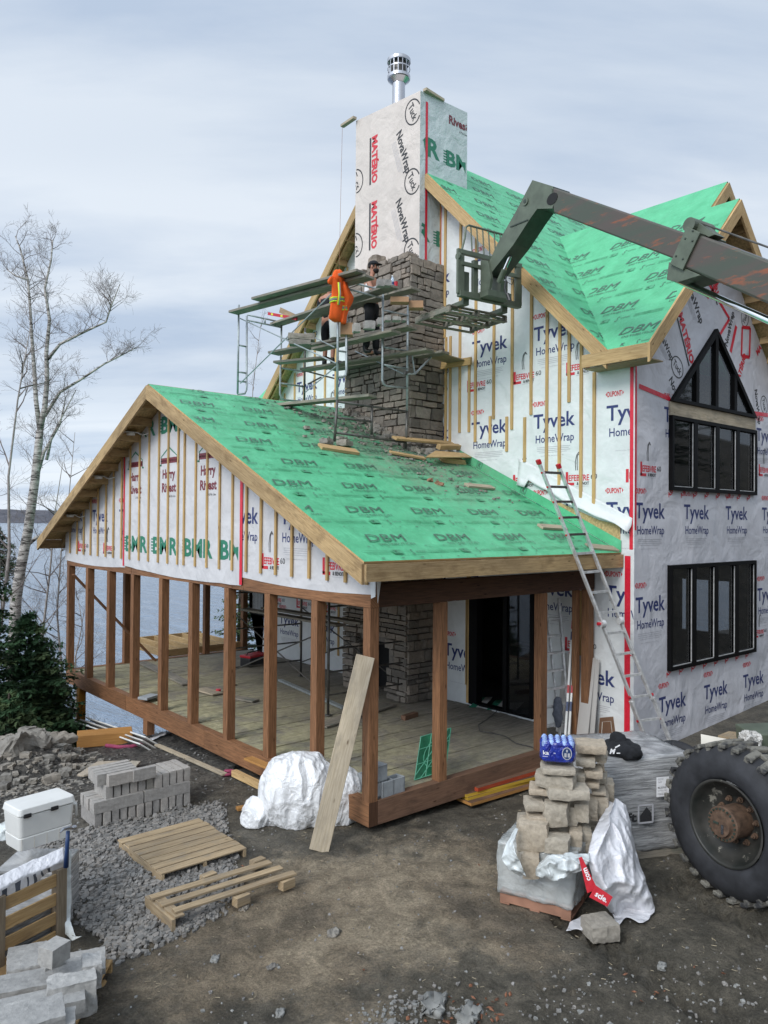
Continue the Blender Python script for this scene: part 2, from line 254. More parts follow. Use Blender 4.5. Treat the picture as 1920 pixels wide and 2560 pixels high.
# ------------------------------------------------------------------ mesh helpers
def link(o): sc.collection.objects.link(o); return o
ORG = {}
def thing(name, label, cat, loc=(0, 0, 0), group=None, kind=None):
    o = link(bpy.data.objects.new(name, None)); o.location = loc; o.empty_display_size = .1; o['label'] = label; o['category'] = cat
    if group: o['group'] = group
    ORG[o.name] = V(loc); return o
def tag(o, label=None, cat=None, group=None, kind=None):
    if label: o['label'] = label
    if cat: o['category'] = cat
    if group: o['group'] = group
    if kind: o['kind'] = kind
    return o
class MB:
    def __init__(s): s.v = []; s.f = []; s.m = []; s.uv = []
    def face(s, pts, mat=0, uv=None):
        i = len(s.v); s.v += [V(p) for p in pts]; s.f.append(list(range(i, i+len(pts)))); s.m.append(mat)
        s.uv.append(uv or [(p[0], p[1]) for p in pts])
    def mesh(s, vs, fs, mat=0, uvo=None):
        i = len(s.v); s.v += [V(p) for p in vs]; o = uvo or (random.random()*50, random.random()*50)
        for f in fs:
            s.f.append([i+a for a in f]); s.m.append(mat if isinstance(mat, int) else mat(f)); s.uv.append([(o[0]+vs[a][0]*.2, o[1]+vs[a][2]*.2+vs[a][1]*.2) for a in f])
    def obox(s, c, ax, ay, az, mat=0, endmat=None, taper=1.):
        """box from centre and three half-axis vectors; ax is the grain direction"""
        c = V(c); ax, ay, az = V(ax), V(ay), V(az); o = (random.random()*60, random.random()*60); L0, L1, L2 = ax.length, ay.length, az.length
        P = lambda i, j, k: c + ax*i + ay*j + az*k
        fs = [((1, 0, 0), (L1, L2)), ((-1, 0, 0), (L1, L2)), ((0, 1, 0), (L0, L2)), ((0, -1, 0), (L0, L2)), ((0, 0, 1), (L0, L1)), ((0, 0, -1), (L0, L1))]
        flip = ax.cross(ay).dot(az) < 0
        for n, (a, b) in fs:
            if n[0]: q = [P(n[0], -1, -1), P(n[0], 1, -1), P(n[0], 1, 1), P(n[0], -1, 1)]; uv = [(o[0], o[1]), (o[0]+.05, o[1]+2*a), (o[0]+.05, o[1]+2*a+2*b), (o[0], o[1]+2*b)]; rv = n[0] < 0
            elif n[1]: q = [P(-1, n[1], -1), P(1, n[1], -1), P(1, n[1], 1), P(-1, n[1], 1)]; uv = [(o[0]-a, o[1]+3), (o[0]+a, o[1]+3), (o[0]+a, o[1]+3+2*b), (o[0]-a, o[1]+3+2*b)]; rv = n[1] > 0
            else: q = [P(-1, -1, n[2]), P(1, -1, n[2]), P(1, 1, n[2]), P(-1, 1, n[2])]; uv = [(o[0]-a, o[1]), (o[0]+a, o[1]), (o[0]+a, o[1]+2*b), (o[0]-a, o[1]+2*b)]; rv = n[2] < 0
            if rv != flip: q.reverse(); uv.reverse()
            s.face(q, endmat if (endmat is not None and n[0]) else mat, uv)
    def box(s, c, size, rz=0, mat=0, rot=None, **k):
        h = [a/2 for a in size]; M = rot or Matrix.Rotation(rz, 3, 'Z')
        ax = [M @ V((h[0], 0, 0)), M @ V((0, h[1], 0)), M @ V((0, 0, h[2]))]
        i = max(range(3), key=lambda q: h[q]); a, b_, c_ = ax[i], ax[(i+1) % 3], ax[(i+2) % 3]; s.obox(c, a, b_, c_, mat, **k)
    def bb(s, x0, x1, y0, y1, z0, z1, mat=0, **k): s.box(((x0+x1)/2, (y0+y1)/2, (z0+z1)/2), (abs(x1-x0), abs(y1-y0), abs(z1-z0)), mat=mat, **k)
    def beam(s, p0, p1, w_, h_, up=(0, 0, 1), mat=0, **k):
        p0, p1 = V(p0), V(p1); d = p1-p0; a = d/2; u = V(up); sd_ = d.cross(u)
        if sd_.length < 1e-6: sd_ = d.cross(V((1, 0, 0)))
        sd_.normalize(); u2 = sd_.cross(d).normalized(); s.obox((p0+p1)/2, a, sd_*(w_/2), u2*(h_/2), mat, **k)
    def tube(s, p0, p1, r0, r1=None, n=8, mat=0, caps=True): s.path([p0, p1], [r0, r0 if r1 is None else r1], n, mat, caps)
    def path(s, pts, rs, n=8, mat=0, caps=True):
        pts = [V(p) for p in pts]; rs = rs if isinstance(rs, (list, tuple)) else [rs]*len(pts); i0 = len(s.v); prev = None; ln = 0; o = random.random()*30
        for i, p in enumerate(pts):
            d = (pts[min(i+1, len(pts)-1)]-pts[max(i-1, 0)]); d = d.normalized() if d.length > 1e-9 else V((0, 0, 1))
            if prev is None: a = d.orthogonal().normalized()
            else:
                a = prev - d*prev.dot(d); a = a.normalized() if a.length > 1e-6 else d.orthogonal().normalized()
            prev = a; b_ = d.cross(a)
            for k in range(n): t = 2*pi*k/n; s.v.append(p+(a*cos(t)+b_*sin(t))*rs[i])
        for i in range(len(pts)-1):
            l2 = ln+(pts[i+1]-pts[i]).length
            for k in range(n):
                k2 = (k+1) % n; s.f.append([i0+i*n+k, i0+i*n+k2, i0+(i+1)*n+k2, i0+(i+1)*n+k]); s.m.append(mat); s.uv.append([(o+ln, k*.05), (o+ln, k*.05+.05), (o+l2, k*.05+.05), (o+l2, k*.05)])
            ln = l2
        if caps:
            s.f.append([i0+k for k in range(n)][::-1]); s.m.append(mat); s.uv.append([(0, 0)]*n)
            e = i0+(len(pts)-1)*n; s.f.append([e+k for k in range(n)]); s.m.append(mat); s.uv.append([(0, 0)]*n)
    def lathe(s, c, prof, axis=(0, 0, 1), n=24, mat=0):
        """prof: list of (radius, height[, mat])"""
        c = V(c); ax = V(axis).normalized(); a = ax.orthogonal().normalized(); b_ = ax.cross(a); i0 = len(s.v)
        for pr in prof:
            for k in range(n): t = 2*pi*k/n; s.v.append(c+ax*pr[1]+(a*cos(t)+b_*sin(t))*pr[0])
        for i in range(len(prof)-1):
            mm = prof[i+1][2] if len(prof[i+1]) > 2 else mat
            for k in range(n):
                k2 = (k+1) % n; s.f.append([i0+i*n+k, i0+i*n+k2, i0+(i+1)*n+k2, i0+(i+1)*n+k]); s.m.append(mm); s.uv.append([(k/n, i*.1), (k/n+1/n, i*.1), (k/n+1/n, i*.1+.1), (k/n, i*.1+.1)])
    def prism(s, poly, t, mat=0, sidemat=None, uvs=1.):
        """extrude a planar 3-D polygon by the vector t"""
        poly = [V(p) for p in poly]; t = V(t); n = sum(((poly[i]-poly[0]).cross(poly[(i+1) % len(poly)]-poly[0]) for i in range(1, len(poly)-1)), V()); 
        if n.dot(t) > 0: poly = poly[::-1]
        o = random.random()*40; d = max(((poly[(i+1) % len(poly)]-poly[i]) for i in range(len(poly))), key=lambda q: q.length).normalized(); e = t.normalized().cross(d)
        uv = [(o+p.dot(d)*uvs, p.dot(e)*uvs) for p in poly]; s.face(poly, mat, uv); s.face([p+t for p in poly][::-1], mat, uv[::-1])
        for i in range(len(poly)):
            a, b_ = poly[i], poly[(i+1) % len(poly)]; l = (b_-a).length; s.face([b_, a, a+t, b_+t], mat if sidemat is None else sidemat, [(o+l, 0), (o, 0), (o, t.length), (o+l, t.length)])
    def build(s, name, mats, parent=None, smooth=False, bevel=0., bseg=2, loc=None, weld=False):
        me = bpy.data.meshes.new(name); org = V((0, 0, 0))
        if parent is not None: org = ORG.get(parent.name, V((0, 0, 0)))
        elif loc is not None: org = V(loc)
        me.from_pydata([tuple(p-org) for p in s.v], [], s.f)
        for m_ in (mats if isinstance(mats, (list, tuple)) else [mats]): me.materials.append(MATS[m_])
        me.polygons.foreach_set('material_index', s.m); uvl = me.uv_layers.new(name='UVMap'); fl = [c for f in s.uv for p in f for c in p]
        if len(fl) == 2*len(me.loops): uvl.data.foreach_set('uv', fl)
        if smooth: me.polygons.foreach_set('use_smooth', [True]*len(me.polygons))
        me.update(); o = link(bpy.data.objects.new(name, me))
        if parent is not None: o.parent = parent; ORG[o.name] = org
        else: o.location = org; ORG[o.name] = org
        if weld: w_ = o.modifiers.new('weld', 'WELD'); w_.merge_threshold = .0005
        if bevel:
            if not weld: w_ = o.modifiers.new('weld', 'WELD'); w_.merge_threshold = .0003
            b_ = o.modifiers.new('bevel', 'BEVEL'); b_.width = bevel; b_.segments = bseg; b_.limit_method = 'ANGLE'; b_.angle_limit = R_(40)
        return o
def copy_tree(o, parent=None):
    c = link(o.copy()); c.parent = parent
    for ch in list(o.children): copy_tree(ch, c)
    return c
_cube = {}
def cubegrid(n):
    if n in _cube: return _cube[n]
    idx = {}; vs = []; fs = []
    def g(i, j, k):
        if (i, j, k) not in idx: idx[(i, j, k)] = len(vs); vs.append(V((2*i/n-1, 2*j/n-1, 2*k/n-1)))
        return idx[(i, j, k)]
    for a in range(n):
        for b_ in range(n):
            for q in (0, n):
                f1 = [g(a, b_, q), g(a+1, b_, q), g(a+1, b_+1, q), g(a, b_+1, q)]; f2 = [g(q, a, b_), g(q, a+1, b_), g(q, a+1, b_+1), g(q, a, b_+1)]; f3 = [g(b_, q, a), g(b_, q, a+1), g(b_+1, q, a+1), g(b_+1, q, a)]
                for f in (f1, f2, f3): fs.append(f if q else f[::-1])
    _cube[n] = (vs, fs); return vs, fs
def stone(mb, c, size, rz=0., rot=None, rnd=.25, amp=.05, fr=2.2, n=6, mat=0, seed=None, flat=0.):
    vs, fs = cubegrid(n); sd_ = V((random.random()*99, random.random()*99, random.random()*99)) if seed is None else V((seed, seed*2, 0))
    M = rot or Matrix.Rotation(rz, 3, 'Z'); h = V(size)/2; mn = min(size); out_ = []
    for p in vs:
        q = p.copy(); sp = p.normalized(); L8 = (abs(p.x)**8+abs(p.y)**8+abs(p.z)**8)**.125; rd = p/L8*1.0
        L3 = (abs(p.x)**3+abs(p.y)**3+abs(p.z)**3)**(1/3); q = p.lerp(p/L3, rnd)
        w3 = V((q.x*h.x, q.y*h.y, q.z*h.z)); nv = noise.noise_vector(w3/mn*fr*.5+sd_)*amp*mn*1.6 + noise.noise_vector(w3/mn*fr*2+sd_)*amp*mn*.6
        if flat and p.z > .9: nv.z *= (1-flat)
        out_.append(V(c)+M @ (w3+nv))
    mb.mesh(out_, fs, mat)
# ------------------------------------------------------------------ lettering (printed sheets of real letters)
_tx = {}
def text2d(s, bold=0., shear=0., sp=1.):
    k = (s, bold, shear, sp)
    if k in _tx: return _tx[k]
    cu = bpy.data.curves.new('t', 'FONT'); cu.body = s; cu.size = 1.; cu.offset = bold; cu.shear = shear; cu.resolution_u = 2; cu.fill_mode = 'FRONT'; cu.space_character = sp
    o = bpy.data.objects.new('t', cu); me = o.to_mesh(); vs = [(v.co.x, v.co.y) for v in me.vertices]; fs = [list(p.vertices) for p in me.polygons]
    o.to_mesh_clear(); bpy.data.objects.remove(o); bpy.data.curves.remove(cu)
    if vs:
        mx_ = min(v[0] for v in vs); vs = [(a-mx_, b_) for a, b_ in vs]
    _tx[k] = (vs, fs); return _tx[k]
CAP = .73
def T(s, x, y, h, m, w=None, bold=.0, shear=0., rot=0., sp=1.):
    """string at x, y (baseline left), cap height h, total width w"""
    vs, fs = text2d(s, bold, shear, sp); ww = max(v[0] for v in vs) or 1; sy = h/CAP; sx = (w/ww) if w else sy
    c, s_ = cos(rot), sin(rot); return ([(x+(a*sx)*c-(b_*sy)*s_, y+(a*sx)*s_+(b_*sy)*c) for a, b_ in vs], fs, m)
def Rect(x0, y0, x1, y1, m, rot=0, o=(0, 0)):
    p = [(x0, y0), (x1, y0), (x1, y1), (x0, y1)]; c, s_ = cos(rot), sin(rot); return ([(o[0]+a*c-b_*s_, o[1]+a*s_+b_*c) for a, b_ in p], [[0, 1, 2, 3]], m)
def Poly(p, m): return (p, [list(range(len(p)))], m)
def Line2(pts, t, m, close=False):
    vs = []; fs = []; n = len(pts); pts = pts+[pts[0]] if close else pts
    for i in range(len(pts)-1):
        a, b_ = V(pts[i]).to_2d() if False else pts[i], pts[i+1]; dx, dy = b_[0]-a[0], b_[1]-a[1]; l = math.hypot(dx, dy) or 1; nx, ny = -dy/l*t/2, dx/l*t/2; k = len(vs)
        vs += [(a[0]-nx, a[1]-ny), (b_[0]-nx, b_[1]-ny), (b_[0]+nx, b_[1]+ny), (a[0]+nx, a[1]+ny)]; fs.append([k, k+1, k+2, k+3])
    return (vs, fs, m)
def shift(ms, x, y, s=1., rot=0.):
    c, q = cos(rot)*s, sin(rot)*s; return [([(x+a*c-b_*q, y+a*q+b_*c) for a, b_ in v], f, m) for v, f, m in ms]
def inpoly(p, poly):
    x, y = p; r = False; j = len(poly)-1
    for i in range(len(poly)):
        xi, yi = poly[i]; xj, yj = poly[j]
        if (yi > y) != (yj > y) and x < (xj-xi)*(y-yi)/(yj-yi)+xi: r = not r
        j = i
    return r
def put(mb, ms, O, u, v, mi, off=.003, clip=None, holes=(), kinds=None, warp=None):
    """lay flat prints on the plane O + a*u + b*v, kept inside clip and outside holes"""
    O, u, v = V(O), V(u).normalized(), V(v).normalized(); n = u.cross(v).normalized()
    for vs, fs, m_ in ms:
        if clip or holes:
            ok = [(not clip or inpoly(p, clip)) and not any(inpoly(p, h) for h in holes) for p in vs]; fs = [f for f in fs if all(ok[i] for i in f)]
        if not fs: continue
        i0 = len(mb.v); mb.v += [O+u*a+v*b_+n*off for a, b_ in vs]
        for f in fs: mb.f.append([i0+i for i in f]); mb.m.append(mi[m_]); mb.uv.append([(0, 0)]*len(f))
# ================================================================== terrain, lake, far shore
YT = [(-60, 13), (-30, 8), (-15, 3.0), (-11, .4), (-7, -.22), (-3.5, -.38), (0, -.41), (3.3, -.43), (5, -.52), (6.6, -.68), (8.2, -1.05), (9.8, -1.62), (12, -2.6), (20, -6.), (34, -11.5), (80, -14)]
def lerp_t(tb, y):
    if y <= tb[0][0]: return tb[0][1]
    for (a, b_), (c, d) in zip(tb, tb[1:]):
        if y <= c: t = (y-a)/(c-a); return b_+(d-b_)*t
    return tb[-1][1]
def gz(x, y):
    s = y + max(0., -2.5-x)*.12
    z = lerp_t(YT, s)
    if x > 4.2 and y < 12: z += min(1., (x-4.2)/2.5)*(.42 if y < 2 else .42)*max(0., 1-max(0, y-2)/6)
    if x > 9 and y < -3.5: z += min(1., (x-9)/4)*min(1., (-3.5-y)/4)*3.4*(1+.35*noise.noise(V((x*.7, y*.7, 2))))
    if x < -7: z -= min(4, (-7-x)*.1) if y > 0 else 0
    return z
def gzn(x, y):
    z = gz(x, y)
    if -12 < x < 14 and -12 < y < 16:
        p = V((x*.8, y*.8, 0)); a = .035*noise.noise(p)+.022*noise.noise(p*3.1)+.016*noise.noise(p*8)+.010*noise.noise(p*17)
        # rubble heap at the far left
        d = math.hypot((x+2.35)/1.1, (y-6.3)/1.35); z += max(0., 1-d*d)*.48
        k = 1.
        # tread ruts left by the machine
        rx, ry = x-1.75, y+3.55; al = rx*.215+ry*.977; la = rx*.977-ry*.215
        for c0_ in (-.15, 1.25, -1.6):
            if al < .6 and abs(la-c0_) < .26: z += -.06*(1-(abs(la-c0_)/.26)**4)+.03*(1 if sin((al+abs(la-c0_)*.9)*26) > .1 else -1)*(1 if abs(la-c0_) < .22 else 0)
        if 1.6 < math.hypot(x-.5, y+2.4) < 3.5 and y < -2.6: k = 2.2     # wheel-churned mud
        z += a*k
    return z
def gridmesh(name, xs, ys, fz, m_, kind='structure', smooth=True):
    mb = MB(); nx, ny = len(xs), len(ys); vs = [V((x, y, fz(x, y))) for y in ys for x in xs]
    fs = [[j*nx+i, j*nx+i+1, (j+1)*nx+i+1, (j+1)*nx+i] for j in range(ny-1) for i in range(nx-1)]
    mb.mesh(vs, fs); o = mb.build(name, m_, smooth=smooth); o['kind'] = kind; return o
def spaced(lo, a, b_, hi, fine, coarse):
    r = []; x = lo
    while x < a: r.append(x); x += coarse
    x = a
    while x < b_: r.append(x); x += fine
    x = b_
    while x <= hi: r.append(x); x += coarse
    return r
gridmesh('ground', spaced(-60, -6, 5.5, 62, .055, 4.), spaced(-60, -5.2, 11, 80, .055, 4.), gzn, 'dirt')
o = MB(); o.mesh([V((-4000, -500, -9)), V((6000, -500, -9)), V((6000, 6000, -9)), V((-4000, 6000, -9))], [[0, 1, 2, 3]]); o = o.build('lake', 'lake_water'); o['kind'] = 'structure'
mb = MB(); vs = []; n_ = 160
for r_ in range(5):
    for i in range(n_+1):
        az = R_(20+i*95/n_); d = 2250+r_*150+120*noise.noise(V((i*.09, 3, 0))); hh = (0, 14, 28, 40, 43)[r_]*(1+.35*noise.noise(V((i*.06, r_*.2, 1))))+3*noise.noise(V((i*.9, r_, 5)))+(4*noise.noise(V((i*2.3, r_, 9))) if r_ else 0)
        vs.append(V((CAM.x+cos(az)*d, CAM.y+sin(az)*d, -9.3+(hh if r_ else 0))))
fs = [[r_*(n_+1)+i+1, r_*(n_+1)+i, (r_+1)*(n_+1)+i, (r_+1)*(n_+1)+i+1] for r_ in range(4) for i in range(n_)]
mb.mesh(vs, fs); o = mb.build('wooded_far_shore', 'bare_forest'); o['kind'] = 'structure'
# ================================================================== print motifs
def DUP(x, y, h=.085, w_=.33):
    q = h*.5; return [T('DUPONT', x+.035, y, h, 'red', w_-.07, bold=.03), Poly([(x, y+q), (x+.025, y+h*.9), (x+.025, y+h*.1)], 'red'), Poly([(x+w_, y+q), (x+w_-.025, y+h*.1), (x+w_-.025, y+h*.9)], 'red')]
def fine(x, y, w_):
    return [Rect(x, y, x+w_, y+.008, 'grey'), Rect(x, y-.03, x+w_*.96, y-.022, 'grey'), Rect(x, y-.06, x+w_, y-.052, 'grey'), Rect(x+.04, y-.09, x+w_*.9, y-.083, 'grey'), T('www.homewrap information line 1-800', x+.08, y-.15, .018, 'grey', w_*.7)]
def TY(w_=.86, dup=True):
    r = [T('Tyvek', 0, 0, .25, 'navy', w_, bold=.018), T('HomeWrap', .05, -.255, .14, 'navy', w_*.92, bold=.010)]+fine(.08, -.34, w_*.8)
    if dup: r += DUP(-.02, .38)
    return r
def LEF():
    g = Line2([(.20, .17), (.19, .30), (.215, .42), (.26, .47), (.30, .42), (.27, .45), (.23, .41), (.225, .28), (.235, .17)], .013, 'black')
    return [Rect(0, -.06, .05, .15, 'red'), Rect(0, -.075, .17, -.03, 'red'), T('EFEBVRE', .06, 0, .10, 'red', .40, bold=.022), T('60', .49, .02, .085, 'black', .12, bold=.005), T('& BENOIT', .22, -.07, .05, 'black', .24, bold=.03), Rect(.2, -.095, .45, -.09, 'grey'), g]
def HARRY():
    return [Poly([(-.07, .62), (.27, .80), (.61, .62), (.57, .62), (.27, .765), (-.03, .62)], 'green'), Rect(-.05, .50, .60, .60, 'maroon'), Rect(-.10, .46, -.03, .49, 'green'), Rect(.58, .46, .65, .49, 'green'), Rect(-.05, .46, -.03, .62, 'green'), Rect(.58, .46, .60, .62, 'green'),
            T('MATERIAUX DE CONSTRUCTION', -.03, .53, .035, 'white', .61, bold=.02), T('Harry', .02, .24, .16, 'maroon', .50, bold=.035), T('Rivest', 0, 0, .16, 'maroon', .56, bold=.035), T('& Fils Ltee', .30, -.10, .04, 'black', .24)]
def BMR():
    b_ = [T('BMR', .05, 0, .30, 'green', 1.0, bold=.035)]
    b_ += [Rect(-.03, .02+i*.055, .06, .045+i*.055, 'green') for i in range(5)]; return b_
def DBM(f=True):
    return [T('DBM', 0, 0, .21, 'roof', .66, bold=.012, shear=.25), T('DBM', .022, .01, .18, 'under', .625, bold=-.022, shear=.25), T('DISTRIBUTION', .10, -.10, .058, 'roof', .58, bold=.005)]
def DBMF():
    r = [T('DBM', 0, 0, .20, 'roof', .66, bold=.0, shear=.25), T('DISTRIBUTION', .10, -.10, .055, 'roof', .58, bold=.0), Rect(.15, -.33, .30, -.23, 'faint'), T('K', .18, -.315, .07, 'roof', bold=.03), T('S', .43, -.36, .14, 'roof', .06, shear=.4), T('synthetic', .52, -.30, .045, 'roof', .17, bold=.0)]
    r += [Rect(x, y, x+w_, y+.009, 'faint') for x, w_ in ((-.25, .34), (.75, .30)) for y in (-.25, -.28, -.31)]; return r
def NOVA(): return [T('NovaWrap', 0, 0, .17, 'black', .95, bold=.03)]+[Rect(.1, -.07-i*.035, .85-.03*i, -.062-i*.035, 'grey') for i in range(4)]
def MAT(): return [T('MATÉRIO', 0, 0, .17, 'red', .98, bold=.05), Rect(0, -.085, .98, -.035, 'black')]
def TUCK():
    c = [(.17*cos(t*pi/14), .14*sin(t*pi/14)) for t in range(28)]; return [Line2(c, .018, 'black', True), T('Tuck', -.125, -.045, .10, 'black', .25, bold=.02)]
INK = ['navy_ink', 'red_ink', 'black_ink', 'grey_ink', 'green_ink', 'maroon_ink', 'white_ink', 'tape_red']
II = dict(navy=1, red=2, black=3, grey=4, green=5, maroon=6, white=7, tape=8)
def rows(ms, x0, x1, px, y, xo=0.):
    r = []; x = x0+xo
    while x < x1: r += shift(ms, x, y); x += px
    return r
def wallmesh(mb, O, u, v, outer, holes=(), th=.1, mat=0):
    """plane O + a*u + b*v with openings, given real thickness behind"""
    O, u, v = V(O), V(u), V(v); n = u.cross(v); loops = [outer]+list(holes)
    tri = geometry.tessellate_polygon([[V((a, b_, 0)) for a, b_ in lp] for lp in loops]); pts = [p for lp in loops for p in lp]
    W = lambda p, d=0.: O+u*p[0]+v*p[1]-n*d
    for t in tri:
        q = [pts[i] for i in t]; ar = (q[1][0]-q[0][0])*(q[2][1]-q[0][1])-(q[2][0]-q[0][0])*(q[1][1]-q[0][1])
        if ar < 0: q.reverse()
        mb.face([W(p) for p in q], mat, q); mb.face([W(p, th) for p in q][::-1], mat, q[::-1])
    for lp in loops:
        for i in range(len(lp)):
            a, b_ = lp[i], lp[(i+1) % len(lp)]; mb.face([W(a), W(b_), W(b_, th), W(a, th)], mat)
# ================================================================== the house
HO = thing('house', 'unfinished lakeside house in white printed wrap, green roofs, open timber porch and stone chimney', 'house', (0, 0, 0))
Xw, Yw = 4.70, -.68; YU = (0, -1, 0); ZU = (0, 0, 1); XU = (1, 0, 0)
SL = .47012; PZ = 2.955; PE = -.461; RY = 5.4345; RZ = PZ+SL*(RY-PE); RX = -.477
# --- big gable wall (plane x = Xw, seen from the porch side); a = -y
mz = lambda y: 11.22-1.011*abs(4.718-y)
outer = [(.677, -.55), (.677, mz(-.68)), (-4.718, 11.1), (-10.1, mz(10.1)), (-10.1, -.55)]
dTL, dTR, dBR, dBL = at(1177, 1500, 'x', Xw), at(1337, 1482, 'x', Xw), at(1327, 1785, 'x', Xw), at(1177, 1748, 'x', Xw)
dy0, dy1 = -dTL.y, -dTR.y; door = [(dy0, .02), (dy1, .02), (dy1, 2.25), (dy0, 2.25)]
w3y = -at(627, 1500, 'x', Xw).y; win3 = [(w3y, .95), (w3y+.75, .95), (w3y+.75, 2.1), (w3y, 2.1)]
mb = MB(); wallmesh(mb, (Xw, 0, 0), YU, ZU, outer, [door, win3])
pr_ = []
for i, zz in enumerate((8.08, 6.55, 5.03)): pr_ += rows(TY(), -10.2, .7, 1.46, zz, (10.2-8.58) % 1.46 if True else 0)
pr_ += rows(TY(), -10.2, .7, 1.46, 3.5, (10.2-8.58) % 1.46)
tq = at(1513, 1500, 'x', Xw); tq2 = at(1538, 1718, 'x', Xw)
for zz, ph in ((tq.z, -tq.y), (tq2.z, -tq2.y-.86)): pr_ += rows(TY(), ph-1.46*7, ph+.1, 1.46, zz)
for zz in (5.93, 4.10, at(1500, 1628, 'x', Xw).z): pr_ += rows(LEF(), -10.2, .7, 1.13, zz, (10.2-8.51) % 1.13)
put(mb, pr_, (Xw, 0, 0), YU, ZU, II, clip=outer, holes=[door, win3])
put(mb, [Rect(.60, 3.0, .66, 6.0, 'tape'), Rect(.52, -.55, .62, 2.9, 'tape'), Rect(-3.66, 4.5, -3.58, 9.6, 'tape')], (Xw, 0, 0), YU, ZU, II, .006)
mb.build('end_wall', ['white_wrap']+INK, HO)
# --- side wall with the black windows (plane y = Yw); a = x
o2 = [(Xw+.002, -.3), (10., -.3), (10., 5.9), (7.22, 8.75), (Xw+.002, 6.3)]
LW = [(5.68, 1.02), (8.77, 1.02), (8.77, 2.73), (5.68, 2.73)]; UW = [(5.71, 3.95), (8.79, 3.95), (8.79, 5.17), (5.71, 5.17)]; TW = [(5.71, 5.40), (8.79, 5.40), (7.23, 6.83)]
mb = MB(); wallmesh(mb, (0, Yw, 0), XU, ZU, o2, [LW, UW, TW])
pr_ = rows(TY(), 3.96, 10, 1.47, .38)+rows(TY(), 3.26, 10, 1.47, 3.49)+rows(TY(), 4.74, 5.2, 1.47, 2.02)+rows(TY(), 8.95, 10, 1.47, 1.95)+rows(TY(), 5.56, 5.6, 9, 5.06)+rows(TY(), 8.9, 10, 2, 5.0)+shift(LEF(), 4.86, 4.22)+shift(LEF(), 8.86, 1.32, .8)+shift(LEF(), 9.0, 4.4)
q = lambda X, Y: (lambda p: (p.x, p.z))(at(X, Y, 'y', Yw))
def novas(ms, X, Y, r_, s=1.): a, b_ = q(X, Y); return shift(ms, a, b_, s, R_(r_))
up_ = novas(NOVA(), 1712, 698, -52, .9)+novas(MAT(), 1695, 786, -62, .9)+novas(TUCK(), 1693, 918, -35, 1.15)+novas(NOVA(), 1672, 950, -52, .8)+novas(NOVA(), 1818, 868, 68, .75)+novas(TUCK(), 1862, 795, 60, 1.)+novas(MAT(), 1845, 965, 62, .7)+novas(TUCK(), 1910, 1012, -70, 1.)+novas(NOVA(), 1886, 975, -75, .7)+novas(MAT(), 1894, 890, 45, .7)+novas(NOVA(), 1640, 820, -45, .7)+novas(MAT(), 1765, 655, -55, .8)
put(mb, pr_, (0, Yw, 0), XU, ZU, II, clip=o2, holes=[LW, UW, TW]); put(mb, up_, (0, Yw, 0), XU, ZU, II, clip=o2, holes=[TW, UW])
tp = lambda t, *P: Line2([q(*p) for p in P], t, 'tape')
put(mb, [Rect(4.705, 3.3, 4.75, 6.0, 'tape'), tp(.075, (1597, 965), (1675, 998)), tp(.06, (1760, 690), (1823, 797), (1797, 840)), Line2([q(*p) for p in ((1855, 818), (1875, 820), (1873, 893), (1853, 890))], .06, 'tape', True), tp(.08, (1826, 880), (1840, 815)), tp(.075, (1884, 1033), (1919, 1038)), tp(.06, (1768, 745), (1795, 705))], (0, Yw, 0), XU, ZU, II, .006)
# printed flashing strips round the window openings
for x0, x1, z0, z1 in ((5.56, 8.86, .90, 1.0), (5.60, 8.86, 3.82, 3.92)):
    put(mb, [T('ASP', x0+.1+i*.4, z0+.01, .075, 'red', .2, rot=R_(30), bold=.03) for i in range(8)], (0, Yw, 0), XU, ZU, II, .006)
mb.build('side_wall', ['shaded_wrap']+INK, HO)
mb = MB(); mb.bb(4.72, 10.2, Yw-.03, Yw+.25, -.9, -.3); mb.build('foundation', 'concrete', HO)
# --- black windows, frames standing out of the wall
def window(x0, x1, z0, z1, n, dp=.07, tri=None):
    f = MB(); t = .06; yf = Yw-dp; yb = Yw+.06
    if tri is None:
        f.bb(x0, x1, yf, yb, z1-t, z1); f.bb(x0, x1, yf, yb, z0, z0+t); f.bb(x0, x0+t, yf, yb, z0+t, z1-t); f.bb(x1-t, x1, yf, yb, z0+t, z1-t)
        for i in range(1, n): x = x0+(x1-x0)*i/n; f.bb(x-.062, x+.062, yf+.004, yb, z0+t, z1-t)
        for i in range(n):
            a, b_ = x0+(x1-x0)*i/n+.062, x0+(x1-x0)*(i+1)/n-.062
            f.bb(b_-.012, b_, yf+.02, yf+.035, z0+t+.02, z1-t-.02, mat=1); f.bb(a, b_-.013, yf+.02, yf+.035, z0+t, z0+t+.012, mat=1)
        pz = MB(); pz.bb(x0+t, x1-t, yf+.055, yf+.067, z0+t, z1-t)
    else:
        A, B, C_ = [V((p[0], yf, p[1])) for p in tri]; cen = (A+B+C_)/3; inn = [p+(cen-p)*.12 for p in (A, B, C_)]
        for i in range(3):
            a, b_, c_, d_ = (A, B, C_)[i], (A, B, C_)[(i+1) % 3], inn[(i+1) % 3], inn[i]; f.prism([a, b_, c_, d_], (0, yb-yf, 0))
        for fx in (.27, .49, .72):
            x = A.x+(B.x-A.x)*fx; zt = A.z+(C_.z-A.z)*min((x-A.x)/(C_.x-A.x), (B.x-x)/(B.x-C_.x))-.06; f.bb(x-.05, x+.05, yf+.006, yb-.01, A.z+.05, zt)
        pz = MB(); pz.prism([p+V((0, .05, 0)) for p in (A, B, C_)], (0, .012, 0))
    wf = f.build('window', ['black_frame', 'alu'], HO); pz.build('pane', 'window_glass', wf)
window(5.68, 8.77, 1.02, 2.73, 4); window(5.71, 8.79, 3.95, 5.17, 4); window(5.71, 8.79, 5.40, 6.83, 4, tri=TW)
